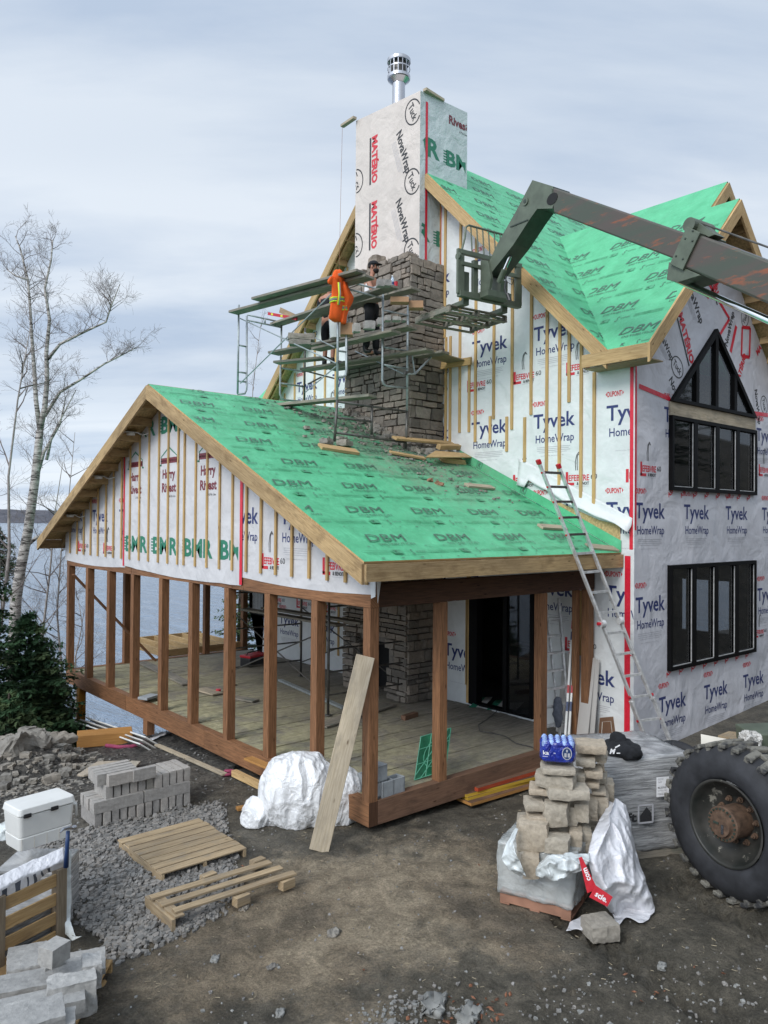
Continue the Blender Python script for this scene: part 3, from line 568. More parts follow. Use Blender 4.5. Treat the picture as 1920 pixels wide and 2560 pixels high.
mb = MB(); mb.bb(5.70, 8.80, Yw-.03, Yw, 5.175, 5.395); mb.build('window_header', 'old_board', HO)
# inside rooms: floors, back walls, so that the panes and the open door look into real rooms
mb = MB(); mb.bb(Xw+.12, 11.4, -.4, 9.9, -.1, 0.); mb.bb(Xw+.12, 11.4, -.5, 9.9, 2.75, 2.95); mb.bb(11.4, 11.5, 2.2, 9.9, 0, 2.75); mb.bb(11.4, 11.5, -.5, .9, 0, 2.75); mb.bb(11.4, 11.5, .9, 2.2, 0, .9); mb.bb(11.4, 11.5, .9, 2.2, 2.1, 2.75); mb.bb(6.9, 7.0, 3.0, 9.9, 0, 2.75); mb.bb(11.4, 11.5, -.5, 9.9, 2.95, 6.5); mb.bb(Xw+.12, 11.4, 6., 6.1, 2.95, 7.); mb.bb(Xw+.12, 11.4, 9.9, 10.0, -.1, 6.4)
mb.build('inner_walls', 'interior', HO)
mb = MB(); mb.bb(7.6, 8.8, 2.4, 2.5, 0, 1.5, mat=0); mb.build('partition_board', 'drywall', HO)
# --- sliding door to the porch
f = MB(); ya, yb_ = -dy0, -dy1; xf = Xw-.05
f.bb(xf, Xw+.1, ya-.32*0, ya-.20, .02, 2.25); f.bb(xf, Xw+.1, yb_, yb_+.07, .02, 2.25); f.bb(xf, Xw+.1, yb_+.07, ya-.2, 2.17, 2.25); f.bb(xf, Xw+.1, yb_+.07, ya-.2, .02, .06); ym = yb_+(ya-yb_)*.43; f.bb(xf+.02, Xw+.08, ym-.045, ym+.045, .06, 2.17)
d_ = f.build('sliding_door', ['black_frame'], HO); f = MB(); f.bb(Xw+.01, Xw+.02, yb_+.07, ym-.045, .06, 2.17); f.build('pane', 'window_glass', d_)
f = MB(); a, b_ = -win3[0][0], -win3[1][0]; f.bb(xf, Xw+.1, a-.07, a, .95, 2.1); f.bb(xf, Xw+.1, b_, b_+.07, .95, 2.1); f.bb(xf, Xw+.1, b_+.07, a-.07, .95, 1.02); f.bb(xf, Xw+.1, b_+.07, a-.07, 2.03, 2.1); wf = f.build('window', 'black_frame', HO); f = MB(); f.bb(Xw, Xw+.01, b_+.07, a-.07, 1.02, 2.03); f.build('pane', 'window_glass', wf)
# --- main roofs
SM = ['green_underlay', 'roof_ink', 'roof_ink_faint', 'new_wood', 'osb']; RI = dict(roof=1, under=0, faint=2)
def roofslab(name, quad, th=.035, prints=None, O=None, u=None, v=None, clip=None, parent=HO, lines=None, sub=0.):
    mb = MB(); quad = [V(p) for p in quad]; n = (quad[1]-quad[0]).cross(quad[2]-quad[0]).normalized()
    if n.z < 0: quad.reverse(); n = -n
    if sub:
        # laid sheets ripple a little: fine grid with real relief
        q0, q1, q2, q3 = quad; e1, e2 = q1-q0, q3-q0; a, b_ = max(2, int(e1.length/sub)), max(2, int(e2.length/sub)); vs = []
        for j in range(b_+1):
            for i in range(a+1):
                p = q0.lerp(q1, i/a).lerp(q3.lerp(q2, i/a), j/b_); ed = min(i, a-i, j, b_-j)
                vs.append(p+n*((.010*noise.noise(p*2.3)+.006*noise.noise(V((p.x*3, p.y*9, p.z)))) if ed else 0)-n*.004)
        mb.mesh(vs, [[j*(a+1)+i, j*(a+1)+i+1, (j+1)*(a+1)+i+1, (j+1)*(a+1)+i] for j in range(b_) for i in range(a)])
        mb.face([p-n*th for p in quad][::-1], 4)
        for i in range(4): p, r_ = quad[i], quad[(i+1) % 4]; mb.face([p-n*.004, p-n*th, r_-n*th, r_-n*.004], 3)
    else:
        mb.face(quad, 0); mb.face([p-n*th for p in quad][::-1], 4)
        for i in range(len(quad)): p, r_ = quad[i], quad[(i+1) % len(quad)]; mb.face([p, p-n*th, r_-n*th, r_], 3)
    if prints: put(mb, prints, O, u, v, RI, .013 if sub else .008, clip=clip)
    return mb.build(name, SM, parent, smooth=False)
cs = 1/sqrt(1+SL*SL); lenS = (RY-PE)/cs
pp = []
for k_ in range(9):
    yy = .30+k_*.845; xo = (.42, .70, .05, .68, .36, .95, .18, .62, .3)[k_]
    for j in range(-1, 6):
        pp += shift(DBMF(), RX+xo+j*1.17, yy+.17)
    pp.append(Rect(RX, yy-.30, 4.7, yy-.290, 'roof'))
    pp += [Rect(RX+i*.31+random.uniform(-.03, .03), yy-.27+dy_, RX+i*.31+.02, yy-.255+dy_, 'roof') for i in range(17) for dy_ in (0, .30)]
    pp += [Line2([(xx_, yl_), (xx_+random.uniform(.1, .4), yl_+random.uniform(-.012, .012)), (xx_+random.uniform(.45, .8), yl_+random.uniform(-.02, .02))], .006, 'faint') for xx_, yl_ in ((random.uniform(-.5, 4.4), yy+random.uniform(-.3, .5)) for _ in range(14))]
cl = [(RX+.02, .02), (4.68, .02), (4.68, lenS-.02), (RX+.02, lenS-.02)]
roofslab('porch_roof', [(RX, PE, PZ), (4.7, PE, PZ), (4.7, RY, RZ), (RX, RY, RZ)], prints=pp, O=(0, PE, PZ), u=XU, v=(0, cs, SL*cs), clip=cl, sub=.12)
roofslab('porch_roof', [(RX, 2*RY-PE, PZ), (4.7, 2*RY-PE, PZ), (4.7, RY+.002, RZ), (RX, RY+.002, RZ)])
XR = 4.30; MRY, MRZ = 4.718, 11.296; ms_ = 1.011; WZ = 6.065; EY = MRY-(MRZ-WZ)/ms_; c45 = 1/sqrt(1+ms_**2); LM = (MRY-EY)/c45
pp = []
for k_ in range(9):
    for j in range(-1, 8): pp += shift(DBMF(), XR+j*1.17+(k_*.55) % 1.17, .35+k_*.80)
roofslab('main_roof', [(XR, EY, WZ), (13.5, EY, WZ), (13.5, MRY, MRZ), (XR, MRY, MRZ)], prints=pp, O=(0, EY, WZ), u=XU, v=(0, c45, ms_*c45), clip=[(XR+.02, .02), (13.4, .02), (13.4, LM-.02), (XR+.02, LM-.02)])
roofslab('main_roof', [(XR, 2*MRY-EY, WZ), (13.5, 2*MRY-EY, WZ), (13.5, MRY+.002, MRZ), (XR, MRY+.002, MRZ)])
wk = 1.02; cw = 1/sqrt(1+wk**2); YR = -1.16; XP1, XP2 = 7.15, 7.78; z1_, z2_ = WZ+wk*(XP1-XR), WZ+wk*(XP2-XR)
pp = []
for k_ in range(7):
    for j in range(-1, 7): pp += shift(DBMF(), -4.2+j*1.17+(k_*.47) % 1.17, .35+k_*.80)
put_o = dict(O=(XR, 0, WZ), u=(0, -1, 0), v=(cw, 0, wk*cw))
yv = lambda z: MRY-(MRZ-z)/ms_
def wingface(ya, yb_, sg, clip, pr):
    """left slope of a cross wing, cut along the valley with the main roof"""
    mb = MB(); f = lambda y: y if sg > 0 else 2*MRY-y; A = [V((XR, f(ya), WZ)), V((XR, f(EY), WZ)), V((XP1, f(yv(z1_)), z1_)), V((XP1, f(ya), z1_))]
    n = (A[1]-A[0]).cross(A[2]-A[0]); A = A if n.z > 0 else A[::-1]; mb.face(A, 0); mb.face([p-V((0, 0, .045)) for p in A][::-1], 4)
    for i in range(4): p, r_ = A[i], A[(i+1) % 4]; mb.face([p, p-V((0, 0, .045)), r_-V((0, 0, .045)), r_], 3)
    put(mb, pr, put_o['O'], put_o['u'], put_o['v'], RI, .008, clip=clip); mb.build('wing_roof', SM, HO)
wingface(YR, None, 1, [(-EY+.05, .02), (1.14, .02), (1.14, 3.95), (-yv(z1_)+.05, 3.95)], pp)
vv = []
mb = MB(); A = [V((XP1, -.65, z1_)), V((XP2, -.65, z2_)), V((XP2, yv(z2_), z2_)), V((XP1, yv(z1_), z1_))]; mb.prism(A, (0, 0, -.04), 0, 3); mb.build('wing_roof', SM, HO)
roofslab('wing_roof', [(XP1+.002, YR, z1_), (XP1+.002, -.62, z1_), (2*XP1-XR, -.62, WZ), (2*XP1-XR, YR, WZ)])
roofslab('wing_roof', [(XP2+.002, -.65, z2_), (XP2+.002, 4.9, z2_), (2*XP2-XR, 4.9, WZ), (2*XP2-XR, -.65, WZ)])
pp = []
for k_ in range(5): pp += shift(DBMF(), -10.3+(k_*.5) % .6, .5+k_*.8)
wingface(2*MRY-10.75, None, -1, [(-10.7, .02), (-9.9, .02), (-9.0, 1.3), (-9.0, 3.9), (-10.7, 3.9)], pp)
# --- rake boards, fascias, lookouts
def board(name, p0, p1, w_, h_, m_='rake_wood', up=(0, 0, 1), parent=HO):
    mb = MB(); mb.beam(p0, p1, w_, h_, up); return mb.build(name, m_, parent)
def rake(p0, p1, th, dep, n, m_='rake_wood', parent=HO):
    """plumb-cut board: p0, p1 run along its top edge; depth straight down; thickness along n"""
    mb = MB(); p0, p1 = V(p0), V(p1); d = V((0, 0, -dep)); mb.prism([p0, p1, p1+d, p0+d], V(n)*th); return mb.build('rake_board', m_, parent)
t_ = .038
rake((RX-t_, PE, PZ-.03), (RX-t_, RY, RZ-.03), t_, .235, (1, 0, 0)); rake((RX-t_, 2*RY-PE, PZ-.03), (RX-t_, RY, RZ-.03), t_, .235, (1, 0, 0))
board('fascia_board', (RX, PE-.02, PZ-.135), (4.69, PE-.02, PZ-.135), t_, .20); board('fascia_board', (RX, 2*RY-PE+.02, PZ-.135), (4.69, 2*RY-PE+.02, PZ-.135), t_, .20)
rake((XR-t_, EY, WZ-.03), (XR-t_, MRY, MRZ-.03), t_, .27, (1, 0, 0), 'new_wood'); rake((XR-t_, 2*MRY-EY, WZ-.03), (XR-t_, MRY, MRZ-.03), t_, .27, (1, 0, 0), 'new_wood')
rake((XR-.05, YR-t_, WZ-.03), (XP1, YR-t_, z1_-.03), t_, .27, (0, 1, 0), 'new_wood'); rake((2*XP1-XR, YR-t_, WZ-.03), (XP1, YR-t_, z1_-.03), t_, .27, (0, 1, 0), 'new_wood')
rake((XP1+.02, -.65-t_, z1_-.02), (XP2, -.65-t_, z2_-.03), t_, .25, (0, 1, 0)); rake((2*XP2-XR, -.65-t_, WZ-.03), (XP2, -.65-t_, z2_-.03), t_, .25, (0, 1, 0))
board('fascia_board', (XR-.03, -.02, WZ-.125), (XR-.03, YR-.04, WZ-.125), t_, .20, 'new_wood')
mb = MB(); mb.bb(XR, Xw-.01, YR, -.02, WZ-.24, WZ-.225); mb.build('soffit', 'pallet_wood', HO)
for i in range(11):                                    # lookout blocks under the rake overhang of the porch
    for s in (1, -1):
        if s > 0 and i > 9: continue
        y = RY+s*(.35+i*.53); z = RZ-SL*abs(y-RY)-.135; board('lookout', (RX, y, z), (0., y, z), .038, .14, 'rake_wood')
for s in (1, -1):                                      # inner rafter that carries the blocks
    mb = MB(); mb.prism([(.0, RY, RZ-.06), (.0, RY+s*5.8, RZ-.06-SL*5.8), (.0, RY+s*5.8, RZ-.24-SL*5.8), (.0, RY, RZ-.24)], (.038, 0, 0)); mb.build('rafter', 'rake_wood', HO)
for i in range(12):                                    # rafter tails over the eave beam
    x = .35+i*.38; y1 = 5.3; mb = MB(); mb.prism([(x, PE+.04, PZ-.045), (x, y1, PZ-.045+SL*(y1-PE)), (x, y1, PZ-.20+SL*(y1-PE)), (x, PE+.04, PZ-.17)], (.038, 0, 0)); mb.build('rafter', 'new_wood', HO)
for i in range(14):
    y = MRY+(.3+i*.4); z = MRZ-ms_*(y-MRY)-.15
    if y < 9.9: board('lookout', (XR, y, z), (Xw, y, z), .038, .13, 'new_wood')
    y = MRY-(.3+i*.4)
for s in (1, -1): mb = MB(); mb.prism([(XR+.1, MRY, MRZ-.10), (XR+.1, MRY+s*5.1, MRZ-.10-ms_*5.1), (XR+.1, MRY+s*5.1, MRZ-.22-ms_*5.1), (XR+.1, MRY, MRZ-.22)], (.038, 0, 0)); mb.build('rafter', 'new_wood', HO)
for i in range(8):
    x = XP1+.3+i*.32; z = z1_-wk*(x-XP1)-.13; board('lookout', (x, YR, z), (x, Yw, z), .038, .12, 'rake_wood')
for k_, (X, Y) in enumerate(((327, 1097), (246, 1208), (175, 1305))):
    p = at(X, Y, 'x', -.24); z = RZ-SL*abs(p.y-RY)-.10; mb = MB(); mb.lathe((-.24, p.y, z-.02), [(0, -.03, 1), (.035, -.03, 1), (.036, -.035, 0), (.07, -.035, 0), (.075, -.02, 0), (.075, .01, 0)], n=20); mb.bb(-.36, -.1, p.y-.1, p.y+.12, z, z+.004, mat=0)
    mb.path([(-.2, p.y-.1, z), (-.1, p.y-.2, z-.06), (-.02, p.y-.35, z-.02)], .008, 5, 2); mb.build('soffit_light', ['plastic_white', 'black_plastic', 'plastic_white'], HO)
# --- flashing strip and bare sheathing where the porch roof meets the wall
mb = MB(); f0, f1 = V((Xw-.012, PE, PZ+.01)), V((Xw-.012, RY-2.4, PZ+.01+SL*(RY-2.4-PE)))
mb.prism([f0, f1, f1+V((0, 0, .17)), f0+V((0, 0, .17))], (-.006, 0, 0)); put(mb, sum([shift([T('K', 0, 0, .08, 'roof', bold=.04), Line2([(-.03, -.02), (.09, -.02), (.09, .10), (-.03, .10)], .01, 'roof', True)], .5+i*1.15, .05+.0*i) for i in range(2)], []), f1+V((-.008, 0, 0)), (0, -cs, -SL*cs), (0, -SL*cs, cs), RI, .003); mb.build('flashing', ['green_underlay', 'roof_ink', 'roof_ink_faint'], HO)
mb = MB(); P_ = lambda X, Y, x=Xw-.005: at(X, Y, 'x', x)
a = -at(1380, 1262, 'x', Xw).y; mb.prism([V((Xw, -a, PZ+SL*(-a-PE)+.02)), V((Xw, -.44, PZ+.02)), V((Xw, -.44, PZ+.42)), V((Xw, -.05, PZ+.50)), V((Xw, .9, PZ+.86))], (-.008, 0, 0)); mb.build('bare_sheathing', 'osb', HO)
mb = MB(); vs = []; N1, N2 = 26, 7
for i in range(N1+1):
    t = i/N1; y = 1.6-2.25*t; zt = PZ+SL*(y-PE)+.62; zb = PZ+SL*(y-PE)+.30+.10*t+.025*sin(t*9)+.012*sin(t*23)-(.16 if t < .1 else 0)
    for j in range(N2+1):
        s = j/N2; vs.append(V((Xw-.008-s*s*.13*(.4+.6*t)-.03*s*noise.noise(V((i*.5, j*.4, 0))), y, zt+(zb-zt)*s)))
mb.mesh(vs, [[i*(N2+1)+j, i*(N2+1)+j+1, (i+1)*(N2+1)+j+1, (i+1)*(N2+1)+j] for i in range(N1) for j in range(N2)]); o = mb.build('loose_wrap_edge', 'white_wrap', HO, smooth=True); o.modifiers.new('s', 'SOLIDIFY').thickness = .003
# --- battens on the big end wall
def batten(y, z0, z1, x=Xw, w_=.055, parent=HO):
    mb = MB(); mb.obox((x-.013, y, (z0+z1)/2), (0, 0, (z1-z0)/2), (0, w_/2, 0), (.0115, 0, 0)); return mb.build('batten', 'batten_wood', parent)
for y, z0, z1 in ((3.42, 4.9, 7.0), (3.30, 4.95, 7.0), (3.046, 5.11, 9.2), (2.80, 5.1, 6.5), (2.64, 4.9, 8.8), (2.27, 4.85, 5.35), (2.19, 5.29, 8.5), (1.874, 4.675, 5.3), (1.76, 5.06, 8.05), (1.466, 4.465, 5.25), (1.33, 5.28, 7.65), (.99, 4.26, 7.3), (.726, 4.04, 7.05), (.535, 5.41, 6.8), (.294, 3.8, 6.5), (.045, 3.71, 5.84)): batten(y, z0, z1)
for y in (3.46, 3.62): batten(y, 7.0, mz(y)-.25)
for y in (5.75, 6.17, 6.58, 6.99, 7.4, 7.82, 8.25, 8.66, 9.1): batten(y, 5.3 if y < 6 else 5.0, mz(y)-.2)
for y in (2.82, 9.8, 9.4, 8.3, 7.8, 7.3, 6.8, .28): batten(y, .35, 2.3)
o = batten(-dy0+.04, .02, 2.5, w_=.09)
for y, w_ in ((.12, .09),): mb = MB(); mb.bb(Xw-.045, Xw-.002, y-.045, y+.045, 0, 2.34); mb.build('wall_stud', 'new_wood', HO)
# --- gable wall of the porch with three printed sheets
gw = lambda y: RZ-.07-SL*abs(y-RY)
def gsheet(name, ya, yb2, zb, off, prints, m_='gable_wrap', cornr=None):
    poly = [(-ya, zb[0]), (-yb2, zb[-1])]; n_ = 14; bot = [(-(ya+(yb2-ya)*i/n_), zb[0]+(zb[-1]-zb[0])*i/n_-.05*sin(pi*i/n_)*(1 if zb[0] < 2.6 else .3)+.012*noise.noise(V((i, ya, 0)))) for i in range(n_+1)]
    top = [(-yb2, gw(yb2))]+([(-RY, gw(RY))] if yb2 < RY < ya else [])+[(-ya, gw(ya))]; outl = bot+top
    mb = MB(); wallmesh(mb, (-off-.006, 0, 0), YU, ZU, outl, th=.008); put(mb, prints, (-off-.006, 0, 0), YU, ZU, II, clip=outl); return mb.build(name, [m_]+INK, HO)
L1_ = rows(TY(), -12, -7.5, 1.46, 3.36, 12-10.73+0.)+rows(LEF(), -12, -7.5, 1.47, 2.77, 12-10.1)
L2_ = sum([shift(HARRY(), -x, 3.90) for x in (7.30, 5.85, 4.40)], [])+sum([shift(BMR(), -x, 2.80) for x in (7.50, 6.25, 5.0, 3.75)], [])+sum([shift(BMR(), -x, 4.95) for x in (7.2, 5.95)], [])
L3_ = rows(TY(), -3.45, .2, 1.46, 3.36)+rows(LEF(), -2.48, .2, 1.5, 2.78)
gsheet('gable_wall', 10.95, 7.50, (2.47, 2.47), .0, L1_); gsheet('gable_wall', 3.12, -.10, (2.55, 2.52), .0, L3_)
gsheet('gable_wall', 7.56, 3.06, (2.50, 2.42), .008, L2_)
mb = MB(); put(mb, [Rect(-7.585, 2.5, -7.515, gw(7.55)-.02, 'tape'), Rect(-3.10, 2.43, -3.02, gw(3.1)-.02, 'tape')], (-.014, 0, 0), YU, ZU, dict(tape=0), .006); mb.build('red_tape', 'tape_red', HO)
for y in (10.586, 10.136, 9.726, 9.316, 8.9, 8.468, 8.066, 7.654, 7.242, 6.807, 6.386, 5.963, 5.578, 5.186, 4.949, 4.532, 4.134, 3.716, 3.31, 2.895, 2.481, 2.084, 1.674, 1.261, .853, .468, .05):
    if gw(y)-.03 > 2.75: batten(y, 2.635, gw(y)+.02, x=-.016, w_=.045)
# hanging corner flap
mb = MB(); mb.prism([(-.006, -.10, 2.80), (-.006, -.10, 2.50), (-.006, -.02, 2.47), (-.006, 0, 2.8)], (-.004, 0, 0)); mb.prism([(-.0, -.10, 2.78), (.10, -.10, 2.8), (.03, -.10, 2.42)], (0, -.004, 0)); mb.build('loose_wrap_edge', 'white_wrap', HO)
# --- porch frame: sill beams, posts, header beams, floor
FB = -.295
def bbp(name, m_, *a, parent=HO, bev=.004): mb = MB(); mb.bb(*a); return mb.build(name, m_, parent, bevel=bev)
bbp('floor_beam', 'cedar', 0, .14, .0, 4.2, FB, 0); bbp('floor_beam', 'cedar', .002, .14, 4.21, 7.4, FB+.003, 0); bbp('floor_beam', 'cedar', 0, .14, 7.41, 10.84, FB, 0)
bbp('floor_beam', 'sill_brown', .142, 4.66, -.003, .13, FB, 0); bbp('floor_beam', 'cedar', .142, 4.66, 10.70, 10.84, FB, 0); bbp('floor_beam', 'cedar_dark', 0, .14, -.003, .0, FB, -.002)
bbp('header_beam', 'cedar', 0, .14, .0, 3.0, 2.352, 2.615); bbp('header_beam', 'cedar', .002, .14, 3.01, 7.2, 2.352, 2.61); bbp('header_beam', 'cedar', 0, .14, 7.21, 10.86, 2.352, 2.615)
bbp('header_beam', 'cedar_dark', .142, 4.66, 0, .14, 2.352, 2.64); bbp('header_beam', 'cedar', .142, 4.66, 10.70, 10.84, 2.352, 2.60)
PY = [.14, 1.243, 2.413, 3.593, 4.805, 5.972, 7.231, 8.441, 9.645, 10.84]
for y in PY: bbp('post', 'cedar', .0, .14, y-.14, y, 0, 2.35)
for X in ((1086, 1118.5), (1335.5, 1368)):
    b_ = at(X[1], 1700, 'y', 0).x; a = b_-.14; bbp('post', 'cedar', a, b_, .0, .14, 0, 2.35)
bbp('post', 'cedar', 4.50, 4.64, .0, .14, .0, 2.35); bbp('post', 'cedar', 4.40, 4.49, .16, .25, .0, 2.35)
for x in (1.303, 3.398, 4.50): bbp('post', 'cedar', x, x+.14, 10.70, 10.84, 0, 2.35)
a, b_ = at(183, 1436, 'y', 10.6), at(388, 1651, 'y', 10.6); board('diagonal_brace', a, b_, .038, .14, 'cedar', (0, -1, 0))
mb = MB(); y = .14; random.seed(3)
while y < 10.7:
    w_ = random.choice((.185, .185, .23, .14)); x = .14; zt = -.012+random.uniform(-.006, .004)
    while x < Xw-.02:
        l = min(random.uniform(1.2, 3.), Xw-.02-x); mb.bb(x, x+l-.004, y, y+w_-.012, zt-.03, zt+random.uniform(-.003, .003)); x += l
    y += w_
mb.build('floor_boards', 'deck_boards', HO)
mb = MB()
for i in range(18): y = .5+i*.6; mb.bb(.15, 4.6, y, y+.04, -.27, -.05)
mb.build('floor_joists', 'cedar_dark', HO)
bbp('support_post', 'ochre_post', .0, .15, *(lambda p: (p.y-.15, p.y))(at(192, 1700, 'x', 0)), -1.75, FB); q5 = at(351, 1790, 'x', 0); bbp('support_post', 'cedar', .0, .15, q5.y-.30, q5.y-.12, FB-.27, FB)
def pile(y):
    z0 = gz(.1, y)-.1; mb = MB(); mb.tube((.08, y, z0), (.08, y, FB-.06), .03); mb.lathe((.08, y, FB-.08), [(0, 0), (.09, 0), (.09, .012), (0, .012)], n=12); mb.lathe((.08, y, z0+.14), [(0, 0), (.06, 0), (.06, .03), (0, .03)], n=10); mb.build('screw_pile', 'galv_dark', HO)
pile(at(579, 1924, 'x', .05).y); mb = MB(); mb.tube((.08, q5.y-.21, gz(0, 6.4)-.2), (.08, q5.y-.21, FB-.27), .05, n=12); mb.build('screw_pile', 'galv_dark', HO)
# extra platform frame past the porch
mb = MB(); 
for i in range(6): x = 2.4+i*.42; mb.bb(x, x+.04, 11.0, 13.4, -.02, .16)
mb.bb(2.4, 4.7, 10.96, 11.0, -.02, .16); mb.bb(2.4, 4.7, 13.4, 13.44, -.02, .16); mb.build('platform_frame', 'new_wood', HO)
# ================================================================== chimney
CH = None
bx, by0, by1, ct = 4.13, 3.606, 5.60, 11.72
sx0, sy0, sx1, sy1 = 3.80, 3.50, 4.70, at(864, 960, 'x', 3.8).y; sz = at(1025, 637, 'x', sx0).z
mb = MB(); core = [((sx0+.07, sy0+.07), (sx1+.1, sy0+.07), (sx1+.1, sy1-.07), (sx0+.07, sy1-.07))][0]
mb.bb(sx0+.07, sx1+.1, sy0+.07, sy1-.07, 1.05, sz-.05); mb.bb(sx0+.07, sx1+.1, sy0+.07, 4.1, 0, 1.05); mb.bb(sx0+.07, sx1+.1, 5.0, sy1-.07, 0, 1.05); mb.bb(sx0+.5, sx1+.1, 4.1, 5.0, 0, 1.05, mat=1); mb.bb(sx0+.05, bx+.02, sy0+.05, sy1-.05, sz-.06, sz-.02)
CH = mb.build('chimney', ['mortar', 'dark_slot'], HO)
st = MB(); random.seed(11)
def course(fixed, n, a0, a1, place, z0, z1, seed):
    """irregular coursed stones on one face; place(a, w, z, h) adds a stone"""
    random.seed(seed); z = z0
    while z < z1-.05:
        h = random.choice((.09, .12, .15, .19, .24)); h = min(h, z1-z); a = a0
        while a < a1-.03:
            w_ = random.uniform(.15, .44); w_ = w_ if a1-a-w_ > .12 else a1-a
            if h > .18 and random.random() < .45 and w_ > .2:
                hh = h*random.uniform(.4, .6); place(a, w_, z, hh); k_ = w_*random.uniform(.35, .65); place(a, k_, z+hh, h-hh); place(a+k_, w_-k_, z+hh, h-hh)
            else: place(a, w_, z, h)
            a += w_
        z += h
def pf(a, w_, z, h):   # front, looking down -x; a runs along +y
    if z < 1.0 and 4.05 < a+w_/2 < 5.05: return
    d = random.uniform(.0, .035); stone(st, (sx0+.05-d/2, a+w_/2, z+h/2), (.12+d, w_-.024, h-.022), rnd=.10, amp=.09, fr=1.6, n=4)
def pr2(a, w_, z, h):
    d = random.uniform(.0, .035); stone(st, (a+w_/2, sy0+.05-d/2, z+h/2), (w_-.024, .12+d, h-.022), rnd=.10, amp=.09, fr=1.6, n=4)
def pl2(a, w_, z, h): stone(st, (a+w_/2, sy1-.05, z+h/2), (w_-.024, .12, h-.022), rnd=.10, amp=.09, fr=1.6, n=3)
course(0, 0, sy0, sy1, pf, 4.6, sz, 5); course(0, 0, sx0, sx1, pr2, 4.6, sz, 6); course(0, 0, sx0, sx1, pl2, 5.4, sz, 8)
course(0, 0, sy0, sy1, pf, 0., 2.9, 15); course(0, 0, sx0, sx1, pr2, 0., 2.9, 16)
for i, yy in enumerate((3.7, 4.0, 4.35, 4.62, 5.05, 5.3)): stone(st, (sx0+.12, yy, sz+.03+(.09 if i == 3 else 0)), (.26, .28, .10+(.2 if i == 3 else 0)), rnd=.15, amp=.12, n=4)
st.build('stone_cladding', 'ashlar', CH)
mb = MB(); bxs = 5.44
def slab(p): return [V(x) for x in p]
box_ = [(bx, by0), (bxs, by0), (bxs, by1), (bx, by1)]
zt = {0: 11.71, 1: 11.74, 2: 11.9, 3: 11.90}
fr_ = [(by0, sz-.4), (by1, sz-.4)]
def cface(a, b_, za, zb, m_): mb.face([V((*a, sz-.4)), V((*b_, sz-.4)), V((*b_, zb)), V((*a, za))], m_)
cface(box_[3], box_[0], zt[3], zt[0], 0); cface(box_[0], box_[1], zt[0], zt[1], 1); cface(box_[1], box_[2], zt[1], zt[2], 1); cface(box_[2], box_[3], zt[2], zt[3], 0); mb.face([V((*box_[i], zt[i])) for i in range(4)], 0)
ci = {k_: v_+1 for k_, v_ in II.items()}; W_ = by1-by0; pr_ = []
for i in range(4): pr_ += shift(MAT(), .55, 11.35-i*1.36, 1.0, R_(-90))
for i in range(4): pr_ += shift(TUCK(), 1.78, 11.38-i*1.36, 1.5, R_(-68))
for i in range(4): pr_ += shift(NOVA(), 1.30, 11.12-i*1.36, 1.0, R_(-72))
for i in range(3): pr_ += shift(TUCK(), .03, 10.6-i*1.36, 1.5, R_(-68))
oc = [(0, sz-.35), (W_, sz-.35), (W_, 11.7), (0, 11.88)]; put(mb, pr_, (bx, by1, 0), YU, ZU, ci, clip=oc)
pr_ = shift([T('Rivest', 0, 0, .17, 'maroon', .55, bold=.035), T('& Fils Ltee', .3, -.10, .045, 'black', .22)], .78, 11.35)+shift([T('BMR', 0, 0, .36, 'green', 1.05, bold=.035)], -.52, 10.52)+shift(BMR(), .66, 10.50)+shift([T('BMR', 0, 0, .33, 'green', 1.0, bold=.035)], -.72, 8.85)+shift(BMR(), .40, 8.82)
put(mb, pr_, (bx, by0, 0), XU, ZU, ci, clip=[(0, sz-.35), (1.31, sz-.35), (1.31, 11.7), (0, 11.7)]); put(mb, [Rect(.14, sz-.3, .20, 11.55, 'tape')], (bx, by0, 0), XU, ZU, ci, .006)
mb.build('wrapped_box', ['cream_wrap', 'silver_wrap']+INK, CH)
for P0, P1 in (((4.2, 3.56, 11.74), (4.75, 3.62, 11.74)), ((4.05, by1-.06, 11.92), (4.08, by1+.42, 11.93))):
    mb = MB(); mb.beam(P0, P1, .09, .05); mb.build('nailed_block', 'old_board', CH)
mb = MB(); fc = V((4.80, 5.0, 0)); zc = at(990, 140, 'x', 4.8).z; zc = 13.45
mb.lathe((fc.x, fc.y, 0), [(.135, 11.7), (.135, 12.75)], n=32); mb.build('flue_pipe', 'steel_bright', CH, smooth=True)
mb = MB(); mb.lathe((fc.x, fc.y, 0), [(.14, 12.68), (.235, 12.76), (.245, 12.78), (.245, 12.84), (.23, 12.85), (.14, 12.83)], n=36); mb.lathe((fc.x, fc.y, 0), [(.17, 12.83, 1), (.17, 13.14, 1)], n=20, mat=1)
for i in range(16): t = 2*pi*i/16; mb.beam((fc.x+.235*cos(t), fc.y+.235*sin(t), 12.84), (fc.x+.235*cos(t), fc.y+.235*sin(t), 13.15), .018, .006, (cos(t), sin(t), 0))
mb.lathe((fc.x, fc.y, 0), [(.238, 12.98), (.243, 12.98), (.243, 13.005), (.238, 13.005)], n=36); mb.lathe((fc.x, fc.y, 0), [(.245, 13.12), (.25, 13.14), (.25, 13.19), (.23, 13.21), (0, 13.24)], n=36); mb.build('chimney_cap', ['steel_bright', 'galv_dark'], CH, smooth=False)
mb = MB(); a = V((4.07, by1+.40, 11.90)); mb.tube(a, (4.0, by1+.40, 8.0), .0035, n=4); mb.build('plumb_line', 'terracotta', CH)
